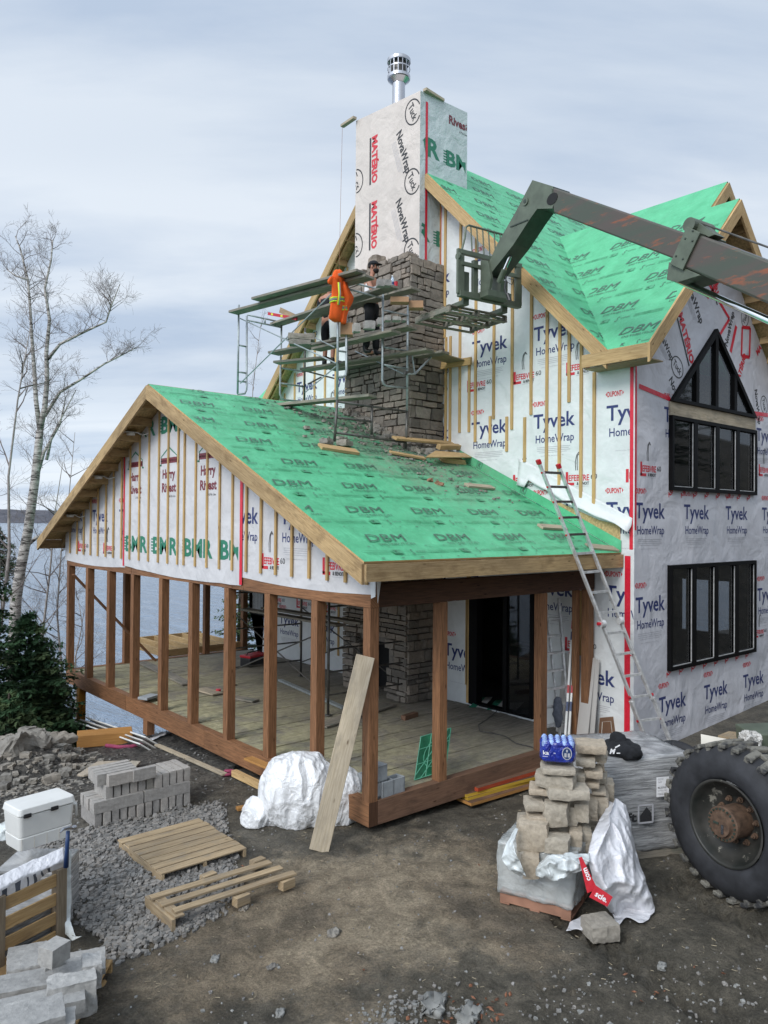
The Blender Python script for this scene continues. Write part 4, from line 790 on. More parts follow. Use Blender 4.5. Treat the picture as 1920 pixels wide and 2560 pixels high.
# ================================================================== loose objects
random.seed(21)
def one(mb, name, mats, label, cat, group=None, loc=None, **k):
    o = mb.build(name, mats, loc=loc if loc is not None else (sum((v for v in mb.v), V())/max(1, len(mb.v))), **k); return tag(o, label, cat, group)
RTH = V((RT.x, RT.y, 0)).normalized(); FWH = V((FW.x, FW.y, 0)).normalized()
def D(X, Y, d): return CAM+ray(X, Y)*d
# ------------------------------------------------------------------ telehandler
az = R_(82); H = V((cos(az), sin(az), 0)); N = V((sin(az), -cos(az), 0)); Wc = D(1816, 2058, 7.8)
TE = thing('telehandler', 'army green telescopic handler with a rust-streaked boom over the house and one big muddy wheel', 'telehandler', (Wc.x, Wc.y, Wc.z-.78))
hw = 1.2; kk = N.dot(Wc+N*hw); nf = (N.x, N.y, 0)
bp = lambda X, Y, off=0.: atp(X, Y, nf, kk-.21+off)
mb = MB(); mb.prism([bp(1375, 466), bp(1722, 586), bp(1705, 655), bp(1384, 532)], N*.34); mb.build('inner_boom', 'boom_paint', TE, bevel=.02)
e1, e2, e3, e4 = bp(1740, 583, -.06), bp(1930, 655, -.06), bp(1930, 764, -.06), bp(1708, 668, -.06); du, dl = (e2-e1), (e3-e4)
mb = MB(); mb.prism([e1, e1+du*3.0, e4+dl*3.0, e4], N*.46); mb.build('outer_boom', 'boom_paint', TE, bevel=.025)
mb = MB(); c_ = [(1715, 569), (1748, 579), (1762, 592), (1712, 676), (1672, 662), (1668, 700), (1694, 708), (1700, 680)]
mb.prism([bp(X, Y, -.09) for X, Y in ((1716, 566), (1750, 582), (1706, 675), (1674, 660))], N*.52); mb.prism([bp(X, Y, -.05) for X, Y in ((1672, 655), (1706, 668), (1752, 688), (1694, 706), (1666, 699))], N*.44)
for X, Y in ((1731, 577), (1712, 596), (1730, 602), (1689, 640), (1706, 647)): p = bp(X, Y, -.10); mb.tube(p, p+N*.03, .014, n=8, mat=1)
mb.build('boom_collar', ['army_green', 'army_dark'], TE, bevel=.012)
mb = MB(); p = bp(1722, 561, -.05); mb.tube(p, p+N*.4, .085, n=20); mb.prism([bp(X, Y, .02) for X, Y in ((1735, 549), (1787, 586), (1772, 592), (1722, 568))], N*.2); mb.build('cable_drum', 'army_green', TE)
mb = MB(); a, b_ = bp(1734, 551, .1), bp(1920, 618, .1); mb.tube(a, a+(b_-a)*2.4, .012, n=6); mb.build('boom_cable', 'galv_dark', TE)
mb = MB(); a, b_ = bp(1688, 697, .15), bp(1925, 803, .15); mb.tube(a, a+(b_-a)*2., .042, n=20); mb.build('cylinder_rod', 'chrome', TE, smooth=True)
mb = MB(); hd = [(1331, 450), (1383, 466), (1387, 500), (1381, 521), (1343, 522), (1327, 544), (1283, 612), (1222, 690), (1207, 690), (1242, 612), (1290, 528)]
mb.prism([bp(X, Y, .0) for X, Y in hd], N*.34, mat=0, sidemat=1); p = bp(1312, 503, -.02); mb.tube(p, p+N*.06, .062, n=16, mat=0); mb.tube(p-N*.005, p+N*.05, .03, n=12, mat=1)
p = bp(1380, 497, -.006); mb.prism([p+H*(.11*cos(t)-0)+V((0, 0, .085*sin(t))) for t in [i*pi/8 for i in range(16)]], N*.004, mat=2); 
mb.prism([bp(X, Y, -.012) for X, Y in ((1274, 566), (1318, 548), (1320, 550), (1276, 568))], N*.01, mat=1); mb.build('boom_head', ['army_green', 'army_dark', 'dark_slot'], TE)
mb = MB(); a, b_ = bp(1276, 640, .1), bp(1247, 706, .1); mb.tube(a, (a+b_)/2, .03, n=12, mat=1); mb.tube((a+b_)/2, b_, .045, n=12); mb.build('tilt_cylinder', ['army_green', 'chrome'], TE, smooth=False)
O = bp(1205, 700)+N*.17; Z = V((0, 0, 1)); q_ = lambda l, z, f=0.: O+N*l+Z*z+H*f
lL = -.62; lR = .62
mb = MB()
for l in (lL, lR): mb.beam(q_(l, -.30), q_(l, .42), .05, .13, N)
for l in (-.30, .22): mb.beam(q_(l, -.30, .03), q_(l, .30, .03), .07, .09, N)
mb.beam(q_(lL, .38), q_(lR, .38), .07, .07); mb.beam(q_(lL, .19, -.02), q_(lR, .19, -.02), .05, .06); mb.beam(q_(lL-.03, -.30), q_(lR+.03, -.30), .10, .09); mb.beam(q_(-.25, -.27, -.1), q_(.25, -.27, -.1), .3, .10)
for l in (-.22, .02): mb.prism([q_(l, -.3, -.02), q_(l, .32, -.02), q_(l, .25, -.2), q_(l, -.05, -.28), q_(l, -.3, -.22)], N*.05)
mb.lathe(q_(lL-.05, .30, 0), [(0, -.01), (.06, -.01), (.06, .02), (.035, .02), (.035, .025), (0, .025)], N, 16); mb.build('fork_carriage', 'army_green', TE, bevel=.006)
mb = MB(); R1 = [q_(lL+.03, .42), q_(lL+.10, .62, .02), q_(lL+.14, .82, .04), q_(lL+.20, .86, .04), q_(lR-.14, .86, .04), q_(lR-.08, .62, .02), q_(lR-.03, .42)]; mb.path(R1, .018, 8)
for i in range(8): l = lL+.24+i*.125; mb.tube(q_(l, .40), q_(l, .86, .04), .013, n=6)
mb.build('load_guard', 'army_green', TE)
for l in (-.45, .38):
    mb = MB(); mb.beam(q_(l, .1, .08), q_(l, -.38, .08), .12, .045, H); mb.prism([q_(l-.06, -.44, .06), q_(l-.06, -.36, .06), q_(l-.06, -.38, 1.15), q_(l-.06, -.40, 1.15)], N*.12); mb.build('fork', 'army_green', TE, bevel=.004)
mb = MB(); mb.path([bp(1262, 690, .1), bp(1268, 705, .0), bp(1280, 712, 0), bp(1284, 700, 0), bp(1272, 696, 0)], .006, 5); mb.path([bp(1266, 690, .1), bp(1262, 720, .05), bp(1270, 750, .05)], .012, 6); mb.path([bp(1269, 735, .05), bp(1275, 752, .05)], .03, 8); mb.build('hydraulic_hose', 'black_plastic', TE)
# wheel: tyre with lugs, dished rim, rusty planetary hub, nuts
na = R_(167.6); nW = V((cos(na), sin(na), 0)); wf = V((-nW.y, nW.x, 0)); TR_ = .77
wh = MB(); RM = .435
wh.lathe(Wc, [(RM-.02, -.40), (RM+.05, -.42), (RM+.18, -.43), (TR_-.06, -.40), (TR_-.025, -.33), (TR_-.025, -.06), (TR_-.05, .0), (RM+.19, .045), (RM+.10, .055), (RM+.03, .03), (RM, .015), (RM-.012, -.02)], nW, 72); WH = wh.build('wheel', 'tyre_rubber', TE, smooth=True)
mb = MB(); 
for i in range(30):
    t = 2*pi*i/30; rd = wf*cos(t)+Z*sin(t); tg = -wf*sin(t)+Z*cos(t)
    for s, o_ in ((0, 0.), (1, .5)):
        t2 = 2*pi*(i+o_)/30; rd = wf*cos(t2)+Z*sin(t2); tg = -wf*sin(t2)+Z*cos(t2); y0 = -.02 if s == 0 else -.36; sg = -1 if s == 0 else 1
        c = Wc+rd*(TR_-.005)+nW*(y0+sg*.075); ax = (nW*sg*.115+tg*.03); mb.obox(c-rd*.006, ax, tg*.042, rd*.022)
        if s == 0: mb.obox(Wc+rd*(TR_-.055)+nW*(-.012), rd*.045, tg*.030, nW*.018)
mb.build('tread_lugs', 'muddy_tread', WH, bevel=.008, bseg=1)
mb = MB(); mb.lathe(Wc, [(RM-.005, .03), (RM-.02, .035), (RM-.035, .02), (RM-.045, -.06), (RM-.085, -.11), (RM-.13, -.17), (.24, -.19), (.235, -.20), (.10, -.20)], nW, 64); mb.build('rim', 'rim_paint', WH, smooth=True)
mb = MB(); mb.lathe(Wc, [(.165, -.22), (.165, .02), (.175, .02), (.175, .055), (.165, .065), (.125, .065), (.12, .075), (.115, .105), (.0, .108)], nW, 40)
for i in range(22): t = 2*pi*i/22; p = Wc+(wf*cos(t)+Z*sin(t))*.150+nW*.065; mb.tube(p, p+nW*.012, .011, n=6, mat=1)
mb.obox(Wc+nW*.112+wf*.04-Z*.03, Z*.045, wf*.014, nW*.004, mat=2); mb.obox(Wc+nW*.112-wf*.035+Z*.015, wf*.03, Z*.010, nW*.006, mat=1); mb.build('hub', ['rust', 'army_dark', 'steel_bright'], WH)
for i in range(10):
    t = 2*pi*(i+.3)/10; p = Wc+(wf*cos(t)+Z*sin(t))*.215-nW*.185; mb = MB(); mb.lathe(p, [(.032, 0), (.032, .012), (.022, .014), (.022, .04), (.012, .042), (.012, .06), (0, .06)], nW, 8); mb.build('lug_nut', 'rust', WH)
# chassis, mostly beyond the right edge of the view
S0 = Wc-nW*.45-H*.1
mb = MB(); mb.obox(Wc+N*1.3-H*2.6+Z*.0, H*2.2, N*.45, Z*.30); mb.tube(Wc-nW*.2, Wc+N*2.2, .12, n=12); mb.build('chassis', 'army_green', TE, bevel=.03)
mb = MB(); g_ = D(1935, 1870, 9.3); mb.prism([D(1884, 1836, 9.2), D(2100, 1828, 9.2), D(2100, 1990, 9.2), D(1890, 1905, 9.2)], FWH*.5+V((0, 0, 0))); mb.build('fender', 'army_green', TE, bevel=.02)
r2 = WH.copy(); link(r2); r2.parent = TE; r2.location = -H*3.2; 
for ch in WH.children: c = ch.copy(); link(c); c.parent = r2
# ------------------------------------------------------------------ pallet on the forks
def pallet(name, c, ex, ey, lx, ly, h=.12, nb=7, bw=.1, mat='pallet_wood', label='', group=None, gap=None, skip=(), bottom=True):
    ex, ey = V(ex).normalized(), V(ey).normalized(); ez = ex.cross(ey); ez = ez if ez.z > 0 else -ez; c = V(c); mb = MB()
    for i in range(nb):
        if i in skip: continue
        y = -ly/2+bw/2+(ly-bw)*i/(nb-1); j = random.uniform(-.012, .012); mb.obox(c+ey*y+ez*(h-.009)+ex*j, ex*(lx/2+random.uniform(-.01, .005)), ey*(bw/2), ez*.009)
    for x in (-lx/2+.02, 0, lx/2-.02): mb.obox(c+ex*x+ez*(h/2), ey*(ly/2), ex*.019, ez*(h/2-.018))
    if bottom:
        for y in (-ly/2+.05, 0, ly/2-.05): mb.obox(c+ey*y+ez*.009, ex*(lx/2), ey*.05, ez*.009)
    return one(mb, name, mat, label, 'pallet', group, loc=c, bevel=.003, bseg=1)
pallet('pallet', q_(-.04, -.54, .72), N, H, 1.25, .98, .12, 7, .085, 'grey_plank', 'grey wooden pallet carried on the telehandler forks beside the stone chimney')
# ------------------------------------------------------------------ scaffold on the roof
SC = thing('scaffold', 'galvanised tube scaffold standing on the green porch roof against the chimney', 'scaffold', (1.95, 3.25, 4.72))
rz_ = lambda y: PZ+SL*(min(y, 2*RY-y)-PE)
def frame(name, y, segs, r=.021, m_='galv', dark=()):
    mb = MB()
    for i, s in enumerate(segs): mb.path([at(X, Y, 'y', y) for X, Y in s], r if len(s) > 2 or abs(s[0][0]-s[1][0]) < 14 else r*.85, 8)
    return mb.build(name, m_, SC, smooth=True)
frame('frame', 3.25, [[(846, 680), (843, 1000)], [(1020, 740), (1017.5, 1030)], [(866, 702), (866, 925), (864, 938), (858, 942), (844, 942)], [(957.5, 733), (956, 950), (959, 960), (966, 965), (1018, 970)], [(866, 702), (1026, 745)], [(868, 722), (957, 746)], [(960, 776), (1019, 788)], [(960, 868), (1017, 877)], [(960, 912), (1018, 922)], [(845, 877), (866, 880)], [(845, 800), (866, 803)]])
frame('frame', 3.25, [[(843, 1000), (836, 1104)], [(1018, 1028), (1014, 1122)], [(844.5, 1004), (1018, 1029)], [(930, 1018), (929, 1087)], [(842, 1082), (1015, 1106)], [(844, 1044), (929, 1054)]], m_='galv_dark', r=.024)
frame('frame', 6.25, [[(597, 762), (594, 984)], [(617, 790), (616, 975), (612, 984), (594, 985)], [(704, 806), (700, 985), (704, 996), (712, 1000), (762, 1004)], [(619, 787), (704, 806)], [(617, 800), (704, 819)], [(662, 796), (662, 808)], [(598, 863), (617, 867)], [(597, 930), (616, 933)], [(597, 953), (616, 955)], [(703, 845), (760, 858)], [(702, 958), (762, 967)], [(703, 920), (762, 930)]])
frame('frame', 6.25, [[(763, 820), (761, 1004)], [(755, 925), (835, 946)], [(770, 960), (803, 943)]], m_='galv_dark')
def brace(a, ya, b_, yb): mb = MB(); mb.tube(at(*a, 'y', ya), at(*b_, 'y', yb), .013, n=6); mb.build('cross_brace', 'galv', SC)
brace((600, 796), 6.2, (840, 908), 3.28); brace((601, 958), 6.2, (846, 717), 3.28); brace((763, 981), 6.2, (840, 916), 3.28); brace((888, 878), 4.7, (1010, 935), 3.28); brace((762, 832), 6.2, (836, 868), 3.6)
mb = MB(); a, b_, c = at(1018, 935, 'y', 3.2), at(1037, 935, 'y', 3.2), at(1078, 893, 'y', 3.2); mb.path([a, b_, c], .02, 8); mb.tube(at(1031, 888, 'y', 3.2), b_, .015, n=6); mb.build('side_bracket', 'galv', SC)
for X, Y, r_ in ((1014, 932, .04), (1018, 752, .035), (847, 905, .03)):
    p = at(X, Y, 'y', 3.24); mb = MB(); mb.tube(p-V((.03, 0, 0)), p+V((.04, 0, 0)), r_, n=8); mb.tube(p-V((0, .05, .02)), p+V((0, .03, -.02)), .02, n=6); mb.build('clamp', 'galv_dark', SC)
def plank(pr, yr, pl, w_, th=.045, label='', m_='grey_plank', dz=0., xo=0.):
    a = at(*pr, 'y', yr); b_ = atp(*pl, (0, 0, 1), a.z); a.z += dz; b_.z += dz; a.x += xo; b_.x += xo; mb = MB(); mb.beam(a, b_, w_, th); return one(mb, 'scaffold_plank', m_, label, 'plank', 'planks on the roof scaffold', bevel=.004, bseg=1)
plank((925, 692), 2.72, (583, 782), .24, label='grey scaffold plank at the very top, passing under the hung orange hoodie, near edge')
plank((903, 682), 2.75, (640, 752), .24, label='grey scaffold plank lying beside the topmost one behind the orange hoodie', dz=.02)
PL2 = plank((1040, 722), 2.72, (760, 795), .25, label='grey scaffold plank at the worker\'s chest height carrying the water bottle')
plank((985, 716), 2.75, (687, 812), .25, label='grey scaffold plank under the spirit level, below the top planks')
PL3 = plank((1030, 818), 2.75, (683, 884), .30, label='grey scaffold plank carrying the row of loose stones, bucket and box')
plank((960, 822), 2.80, (760, 868), .25, label='grey scaffold plank behind the one that carries the loose stones', dz=-.004, xo=.28)
PL4 = plank((1075, 875), 2.72, (760, 925), .25, label='grey scaffold plank the worker in the white tank top stands on')
plank((1105, 879), 2.85, (820, 922), .25, label='grey scaffold plank at the workers\' feet, nearest the chimney', xo=.1)
a = at(690, 907, 'y', 6.1); b_ = at(820, 926, 'y', 5.0); mb = MB(); mb.beam(a, V((b_.x, b_.y, a.z)), .22, .045); one(mb, 'scaffold_plank', 'grey_plank', 'short grey scaffold plank end sticking out left at the workers\' feet', 'plank', 'planks on the roof scaffold', bevel=.004)
a = at(932, 990, 'y', 3.2); b_ = atp(694, 1014, (0, 0, 1), a.z); mb = MB(); mb.beam(a, b_, .26, .05); one(mb, 'scaffold_plank', 'grey_plank', 'long pale grey plank lowest on the scaffold, just above the roof ridge', 'plank', 'planks on the roof scaffold', bevel=.004)
a = at(1075, 893, 'x', 4.2); mb = MB(); mb.beam(at(1060, 880, 'x', 3.9), at(1145, 905, 'x', 4.62), .45, .018, Z); one(mb, 'plywood_sheet', 'pallet_wood', 'plywood platform piece bridging the scaffold to the white wall', 'plywood'); mb = MB(); mb.beam(at(1098, 915, 'x', 4.6), at(1178, 902, 'x', 4.6), .04, .14, Z); one(mb, 'ledger_board', 'batten_wood', 'thick new wooden board on edge bracketing the white wall beside the chimney', 'board')
# stones, tools on the scaffold
def pxbox(x0, y0, x1, y1, d, dz, name, m_, label, cat, group=None, rz=0., shape='stone', amp=.06, rnd=.15, n=5, bev=0.):
    """an object whose front stands d metres deep and covers that window of the view"""
    th_ = math.atan2(((y0+y1)/2-1303), FL); dd = d+dz/2; c = D((x0+x1)/2, (y0+y1)/2, dd); w_ = (x1-x0)*d/FL; h = (y1-y0)*d/FL; h = max(.03, (h-abs(dz*sin(th_))*.9)/max(.3, cos(th_)))
    va = math.atan2(c.y-CAM.y, c.x-CAM.x); mb = MB(); s_ = abs(sin(rz)); wv = max(.04, w_-(dz*s_ if rz else 0))
    if shape == 'stone': stone(mb, c, (wv, dz, h), va-pi/2+rz, rnd=rnd, amp=amp, n=n)
    else: mb.box(c, (wv, dz, h), va-pi/2+rz)
    return one(mb, name, m_, label, cat, group, loc=c-V((0, 0, h/2)), bevel=bev, smooth=False), c, h
G1 = 'loose stones on the scaffold planks'
for i, b_ in enumerate(((939, 697, 963, 721), (957, 699, 980, 720), (880, 807, 902, 833), (906, 802, 940, 826), (940, 794, 955, 816), (958, 788, 978, 806), (978, 791, 1003, 806), (1003, 797, 1017, 806))):
    pxbox(*b_, 12.9 if i > 1 else 12.6, .16, 'stone', 'grey_block', ('pale squared stone in front of the worker\'s shoulder', 'grey stone touching the water bottle on the plank', 'upright stone beside the brown box', 'dark grey broken stone, second from the brown box', 'pale upright block on the plank by the worker\'s hip', 'rounded stone right of the pale upright block', 'pinkish flat stone on the stone plank', 'small stone at the right end of the stone plank')[i], 'stone', G1, rz=.2)
for i, b_ in enumerate(((720, 833, 788, 855), (722, 848, 778, 867))): pxbox(*b_, 14.0, .25, 'stone', 'rubble', ('dark long stone on top of the pair at the scaffold\'s left end', 'dark long stone under another at the scaffold\'s left end')[i], 'stone', G1, amp=.1)
mb = MB(); p = at(981, 716, 'x', 2.95); p = V((p.x, p.y, at(981, 718, 'x', 2.95).z)); mb.lathe(p, [(0, 0), (.03, 0), (.032, .01), (.032, .12), (.028, .15), (.012, .175), (.012, .19)], n=14); mb.lathe(p, [(.014, .188, 1), (.014, .21, 1), (0, .21, 1)], n=10, mat=1); mb.lathe(p, [(.0325, .04, 2), (.0325, .09, 2)], n=14, mat=2); one(mb, 'water_bottle', ['clear_bottle', 'plastic_white', 'blue_plastic'], 'small clear water bottle standing on the scaffold plank by the worker', 'bottle')
mb = MB(); p = at(990, 716, 'x', 2.95); mb.lathe(p, [(0, 0), (.028, 0), (.036, .08), (.034, .08), (.027, .01), (0, .01)], n=14); one(mb, 'cup', 'red_plastic', 'red plastic cup next to the water bottle on the scaffold', 'cup')
p = at(842, 846, 'x', 2.75); mb = MB(); mb.lathe(p, [(0, 0), (.13, 0), (.15, .33), (.158, .33), (.158, .35), (.15, .35), (.15, .37), (.158, .37), (.158, .385), (.145, .385), (.13, .02), (0, .02)], n=28); o = one(mb, 'bucket', 'plastic_white', 'white plastic pail standing on the scaffold below the orange hoodie', 'bucket', loc=p, smooth=False)
pxbox(851, 807, 882, 842, 13.2, .2, 'cardboard_box', 'clay_card', 'small brown cardboard box beside the white pail on the scaffold', 'box', shape='box')
pxbox(976, 742, 1022, 762, 12.8, .2, 'clay_block', 'clay_card', 'brown clay block wedged under the upper scaffold plank', 'block', shape='box')
pxbox(1022, 752, 1058, 776, 12.9, .2, 'clay_block', 'clay_card', 'brown clay block against the stone corner by the forks', 'block', shape='box')
mb = MB(); a, b_ = at(671, 784, 'x', 2.6), at(742, 797, 'x', 2.6); mb.beam(a, b_, .03, .06); q1_ = (b_-a).normalized()
for t in (.16, .5): mb.obox(a.lerp(b_, t)+V((-.016, 0, 0)), q1_*.035, Z*.018, V((-.003, 0, 0)), mat=1)
one(mb, 'spirit_level', ['red_plastic', 'lime_tape'], 'red spirit level sticking out left from the scaffold plank', 'spirit level'); mb = MB(); mb.beam(at(700, 775, 'x', 2.7), at(742, 795, 'x', 2.7), .02, .11); one(mb, 'board_offcut', 'pallet_wood', 'short board offcut behind the red spirit level', 'board')
# ------------------------------------------------------------------ people
def skinned(name, verts, edges, radii, m_, parent=None, sub=2, root=0, loc=None):
    me = bpy.data.meshes.new(name); org = ORG[parent.name] if parent is not None else V(loc)
    me.from_pydata([tuple(V(v)-org) for v in verts], edges, []); me.materials.append(MATS[m_]); o = link(bpy.data.objects.new(name, me))
    if parent is not None: o.parent = parent
    else: o.location = org
    ORG[o.name] = org; s = o.modifiers.new('skin', 'SKIN'); s.use_smooth_shade = True
    for i, sv in enumerate(me.skin_vertices[0].data): r = radii[i]; sv.radius = r if isinstance(r, tuple) else (r, r); sv.use_root = (i == root)
    m2 = o.modifiers.new('sub', 'SUBSURF'); m2.levels = sub; m2.render_levels = sub; return o
def person(base, face, label, top_m, leg_m, hair=True, cap=True, arm=((.18, -.05, 1.12), (.35, .05, 1.05)), shorts=False, tank=False, lean=.0):
    """standing man; base = point between the feet, face = heading angle"""
    base = V(base); f = V((cos(face), sin(face), 0)); l = V((-f.y, f.x, 0)); P = lambda x, y, z: base+f*(x+lean*max(0, z-.95))+l*y+V((0, 0, z))
    v = [P(0, 0, .95), P(.0, 0, 1.10), P(.0, 0, 1.28), P(-.01, 0, 1.42), P(.0, 0, 1.50), P(.03, 0, 1.57), P(.035, 0, 1.66), P(.03, 0, 1.745)]; r = [(.15, .11), (.135, .10), (.16, .105), (.12, .085), .05, .055, (.078, .09), (.062, .075)]; e = [(i, i+1) for i in range(7)]
    for s in (1, -1):
        k = len(v); fx = .06*s; v += [P(0, s*.09, .88), P(.02+fx*.5, s*.10, .50), P(fx-.01, s*.11, .10), P(fx+.03, s*.115, .035), P(fx+.16, s*.125, .025)]; r += [.092, .06, .042, .045, .032]; e += [(0, k), (k, k+1), (k+1, k+2), (k+2, k+3), (k+3, k+4)]
        k = len(v); ha, hh = arm if s < 0 else ((.12, .08, 1.16), (.32, .0, 1.10)); v += [P(-.01, s*.185, 1.40), P(ha[0]*.6, s*(.24), 1.14), P(hh[0], s*.16, hh[2]), P(hh[0]+.07, s*.14, hh[2]+.01)]; r += [.062, .042, .030, .026]; e += [(3, k), (k, k+1), (k+1, k+2), (k+2, k+3)]
        w_ = V(v[-1])
        for j in range(4): kk_ = len(v); v += [P(hh[0]+.10, s*.14+(j-1.5)*.018, hh[2]+.008), P(hh[0]+.135-abs(j-1.3)*.006, s*.14+(j-1.5)*.02, hh[2]-.012), P(hh[0]+.14-abs(j-1.3)*.006, s*.14+(j-1.5)*.02, hh[2]-.035)]; r += [.0095, .0085, .0075]; e += [(k+3, kk_), (kk_, kk_+1), (kk_+1, kk_+2)]
        kk_ = len(v); v += [P(hh[0]+.075, s*.115, hh[2]+.0), P(hh[0]+.10, s*.10, hh[2]-.02)]; r += [.010, .009]; e += [(k+3, kk_), (kk_, kk_+1)]
    bd = skinned('person', v, e, r, 'skin', sub=1, loc=base); tag(bd, label, 'person', 'workers on the scaffold')
    # clothing
    tv = [P(0, 0, .93), P(0, 0, 1.10), P(0, 0, 1.28), P(-.01, 0, 1.40 if tank else 1.44)]; tr = [(.172, .13), (.155, .12), (.178, .122), (.135, .10)]; te = [(0, 1), (1, 2), (2, 3)]
    if not tank:
        for s in (1, -1): k = len(tv); ha, hh = arm if s < 0 else ((.12, .08, 1.16), (.32, .0, 1.10)); tv += [P(-.01, s*.19, 1.40), P(ha[0]*.55, s*.24, 1.17)]; tr += [.08, .06]; te += [(3, k), (k, k+1)]
    skinned('shirt', tv, te, tr, top_m, bd, 1)
    lv = [P(0, 0, 1.0), P(0, 0, .92)]; lr = [(.168, .125), (.165, .125)]; le = [(0, 1)]
    for s in (1, -1):
        k = len(lv); fx = .06*s; lv += [P(0, s*.09, .86), P(.02+fx*.5, s*.10, .50)]; lr += [.108, .088]; le += [(1, k), (k, k+1)]
        if not shorts: lv += [P(fx-.01, s*.11, .10)]; lr += [.07]; le += [(k+1, k+2)]
    skinned('trousers', lv, le, lr, leg_m, bd, 1)
    for s in (1, -1): fx = .06*s; skinned('boot', [P(fx-.02, s*.115, .20), P(fx-.01, s*.115, .06), P(fx+.14, s*.125, .04)], [(0, 1), (1, 2)], [.055, .058, .045], 'black_plastic', bd, 1)
    hd_ = MB(); hc = P(.035, 0, 1.66)
    def ell(mb, c, a, b_, cc, m_=0, cut=None):
        vs, fs = cubegrid(8); vs = [p.normalized() for p in vs]; mb.mesh([V(c)+f*(p.x*a)+l*(p.y*b_)+Z*(p.z*cc) for p in vs], [q for q in fs if not cut or cut(sum((vs[i] for i in q), V())/4)], m_)
    for s in (1, -1): ell(hd_, hc+f*.082+l*(s*.032)+Z*.012, .014, .015, .009, 1); ell(hd_, hc+f*.088+l*(s*.032)+Z*.034, .010, .022, .005, 1)
    hd_.prism([hc+f*.09+Z*.02, hc+f*.118-Z*.03, hc+f*.085-Z*.04], l*.014); hd_.obox(hc+f*.093-Z*.058, l*.024, Z*.005, f*.006, mat=2); hd_.build('face', ['skin', 'hair', 'red_ink'], bd)
    er = MB(); 
    for s in (1, -1): ell(er, hc+l*(s*.078)-f*.005, .020, .010, .032)
    er.build('ears', 'skin', bd)
    if hair:
        hb = MB(); ell(hb, hc-f*.012+Z*.02, .096, .086, .108, cut=lambda p: p.z > -.15 and p.x < .55 or p.z > .6); ell(hb, hc+f*.045-Z*.065, .060, .062, .055, cut=lambda p: p.z < .35); hb.build('hair', 'hair', bd, smooth=True)
    if cap:
        cb = MB(); ell(cb, hc-f*.004+Z*.045, .106, .094, .085, cut=lambda p: p.z > -.05); cb.prism([hc+f*.08+l*.075+Z*.045, hc+f*.15+l*.055+Z*.035, hc+f*.175+Z*.032, hc+f*.15-l*.055+Z*.035, hc+f*.08-l*.075+Z*.045], Z*.008); cb.build('cap', 'black_cloth', bd, smooth=False)
    return bd
zP = at(1075, 875, 'y', 2.72).z+.03
pm = at(933, 880, 'x', 3.25); hm = at(932, 655, 'x', pm.x).z
person((3.25, at(928, 880, 'x', 3.25).y, zP+.02), R_(-62), 'bearded worker in a white tank top, black trousers and black cap facing the chimney', 'white_cloth', 'black_cloth', tank=True)
person((3.30, at(822, 880, 'x', 3.30).y, zP+.0), R_(30), 'worker in black shirt and black shorts half hidden behind the orange hoodie', 'black_cloth', 'black_cloth', shorts=True)
# ------------------------------------------------------------------ orange hoodie hung over the plank end
def loft(mb, rings, n=22, mat=0, wob=.012, seed=0., open_=False):
    """rings: (centre, half width vec, half depth vec)"""
    i0 = len(mb.v); vs = []
    for j, (c, a, b_) in enumerate(rings):
        for k in range(n):
            t = 2*pi*k/n; p = V(c)+V(a)*cos(t)+V(b_)*sin(t); fold = wob*(sin(t*5+j*.35+seed)+.6*sin(t*9-j*.2+seed)); p += (V(a)*cos(t)+V(b_)*sin(t)).normalized()*fold; vs.append(p)
    fs = [[j*n+k, j*n+(k+1) % n, (j+1)*n+(k+1) % n, (j+1)*n+k] for j in range(len(rings)-1) for k in range(n)]; fs.append([k for k in range(n)][::-1]); fs.append([(len(rings)-1)*n+k for k in range(n)]); mb.mesh(vs, fs, mat)
hx = 1.93; hp_ = lambda X, Y, x=hx: at(X, Y, 'y', 3.22)
def ring(xl, xr, y, dpt=.10, off=0.): a, b_ = at(xl, y, 'y', 3.20), at(xr, y, 'y', 3.20); return ((a+b_)/2+FWH*off, (b_-a)/2, FWH*dpt)
hb = MB(); loft(hb, [ring(838, 852, 675, .03), ring(833, 858, 681, .07), ring(829, 862, 694, .10), ring(826, 864, 705, .11), ring(829, 864, 716, .10), ring(828, 866, 740, .11), ring(825, 868, 765, .11), ring(823, 864, 785, .10), ring(822, 862, 796, .09), ring(832, 858, 804, .06)], wob=.010)
HB = thing('hoodie', 'bright orange safety hoodie with reflective bands draped over the scaffold post', 'hoodie', at(845, 740, 'y', 3.2))
hb.build('body', 'orange_cloth', HB, smooth=True)
sb = MB(); loft(sb, [ring(855, 866, 708, .06, -.04), ring(858, 874, 728, .07, -.05), ring(860, 884, 745, .07, -.05), ring(862, 882, 757, .07, -.05), ring(856, 874, 772, .06, -.04), ring(854, 868, 790, .06, -.03), ring(852, 866, 806, .05, -.03), ring(855, 864, 811, .04, -.03)], wob=.008, seed=2); sb.build('sleeve', 'orange_cloth', HB, smooth=True)
sb = MB(); loft(sb, [ring(826, 836, 695, .05, -.05), ring(820, 834, 703, .05, -.05), ring(820, 831, 710, .04, -.05), ring(824, 829, 713, .02, -.05)], wob=.005, n=14, seed=4); loft(sb, [ring(834, 846, 690, .06, -.07), ring(838, 852, 702, .07, -.06), ring(844, 852, 714, .04, -.05)], wob=.004, n=14, seed=1); sb.build('hood', 'orange_cloth', HB, smooth=True)
sb = MB()
def bandr(xl, xr, y0, y1, m_, dpt, off=0., g=1.03): a, b_ = ring(xl, xr, y0, dpt, off), ring(xl, xr, y1, dpt, off); loft(sb, [(a[0], a[1]*g, a[2]*g), (b_[0], b_[1]*g, b_[2]*g)], mat=m_, wob=.010)
bandr(824.5, 867, 746, 749.5, 0, .115); bandr(824.5, 867, 749.6, 755, 1, .115); bandr(824.5, 867, 755.1, 758, 0, .115)
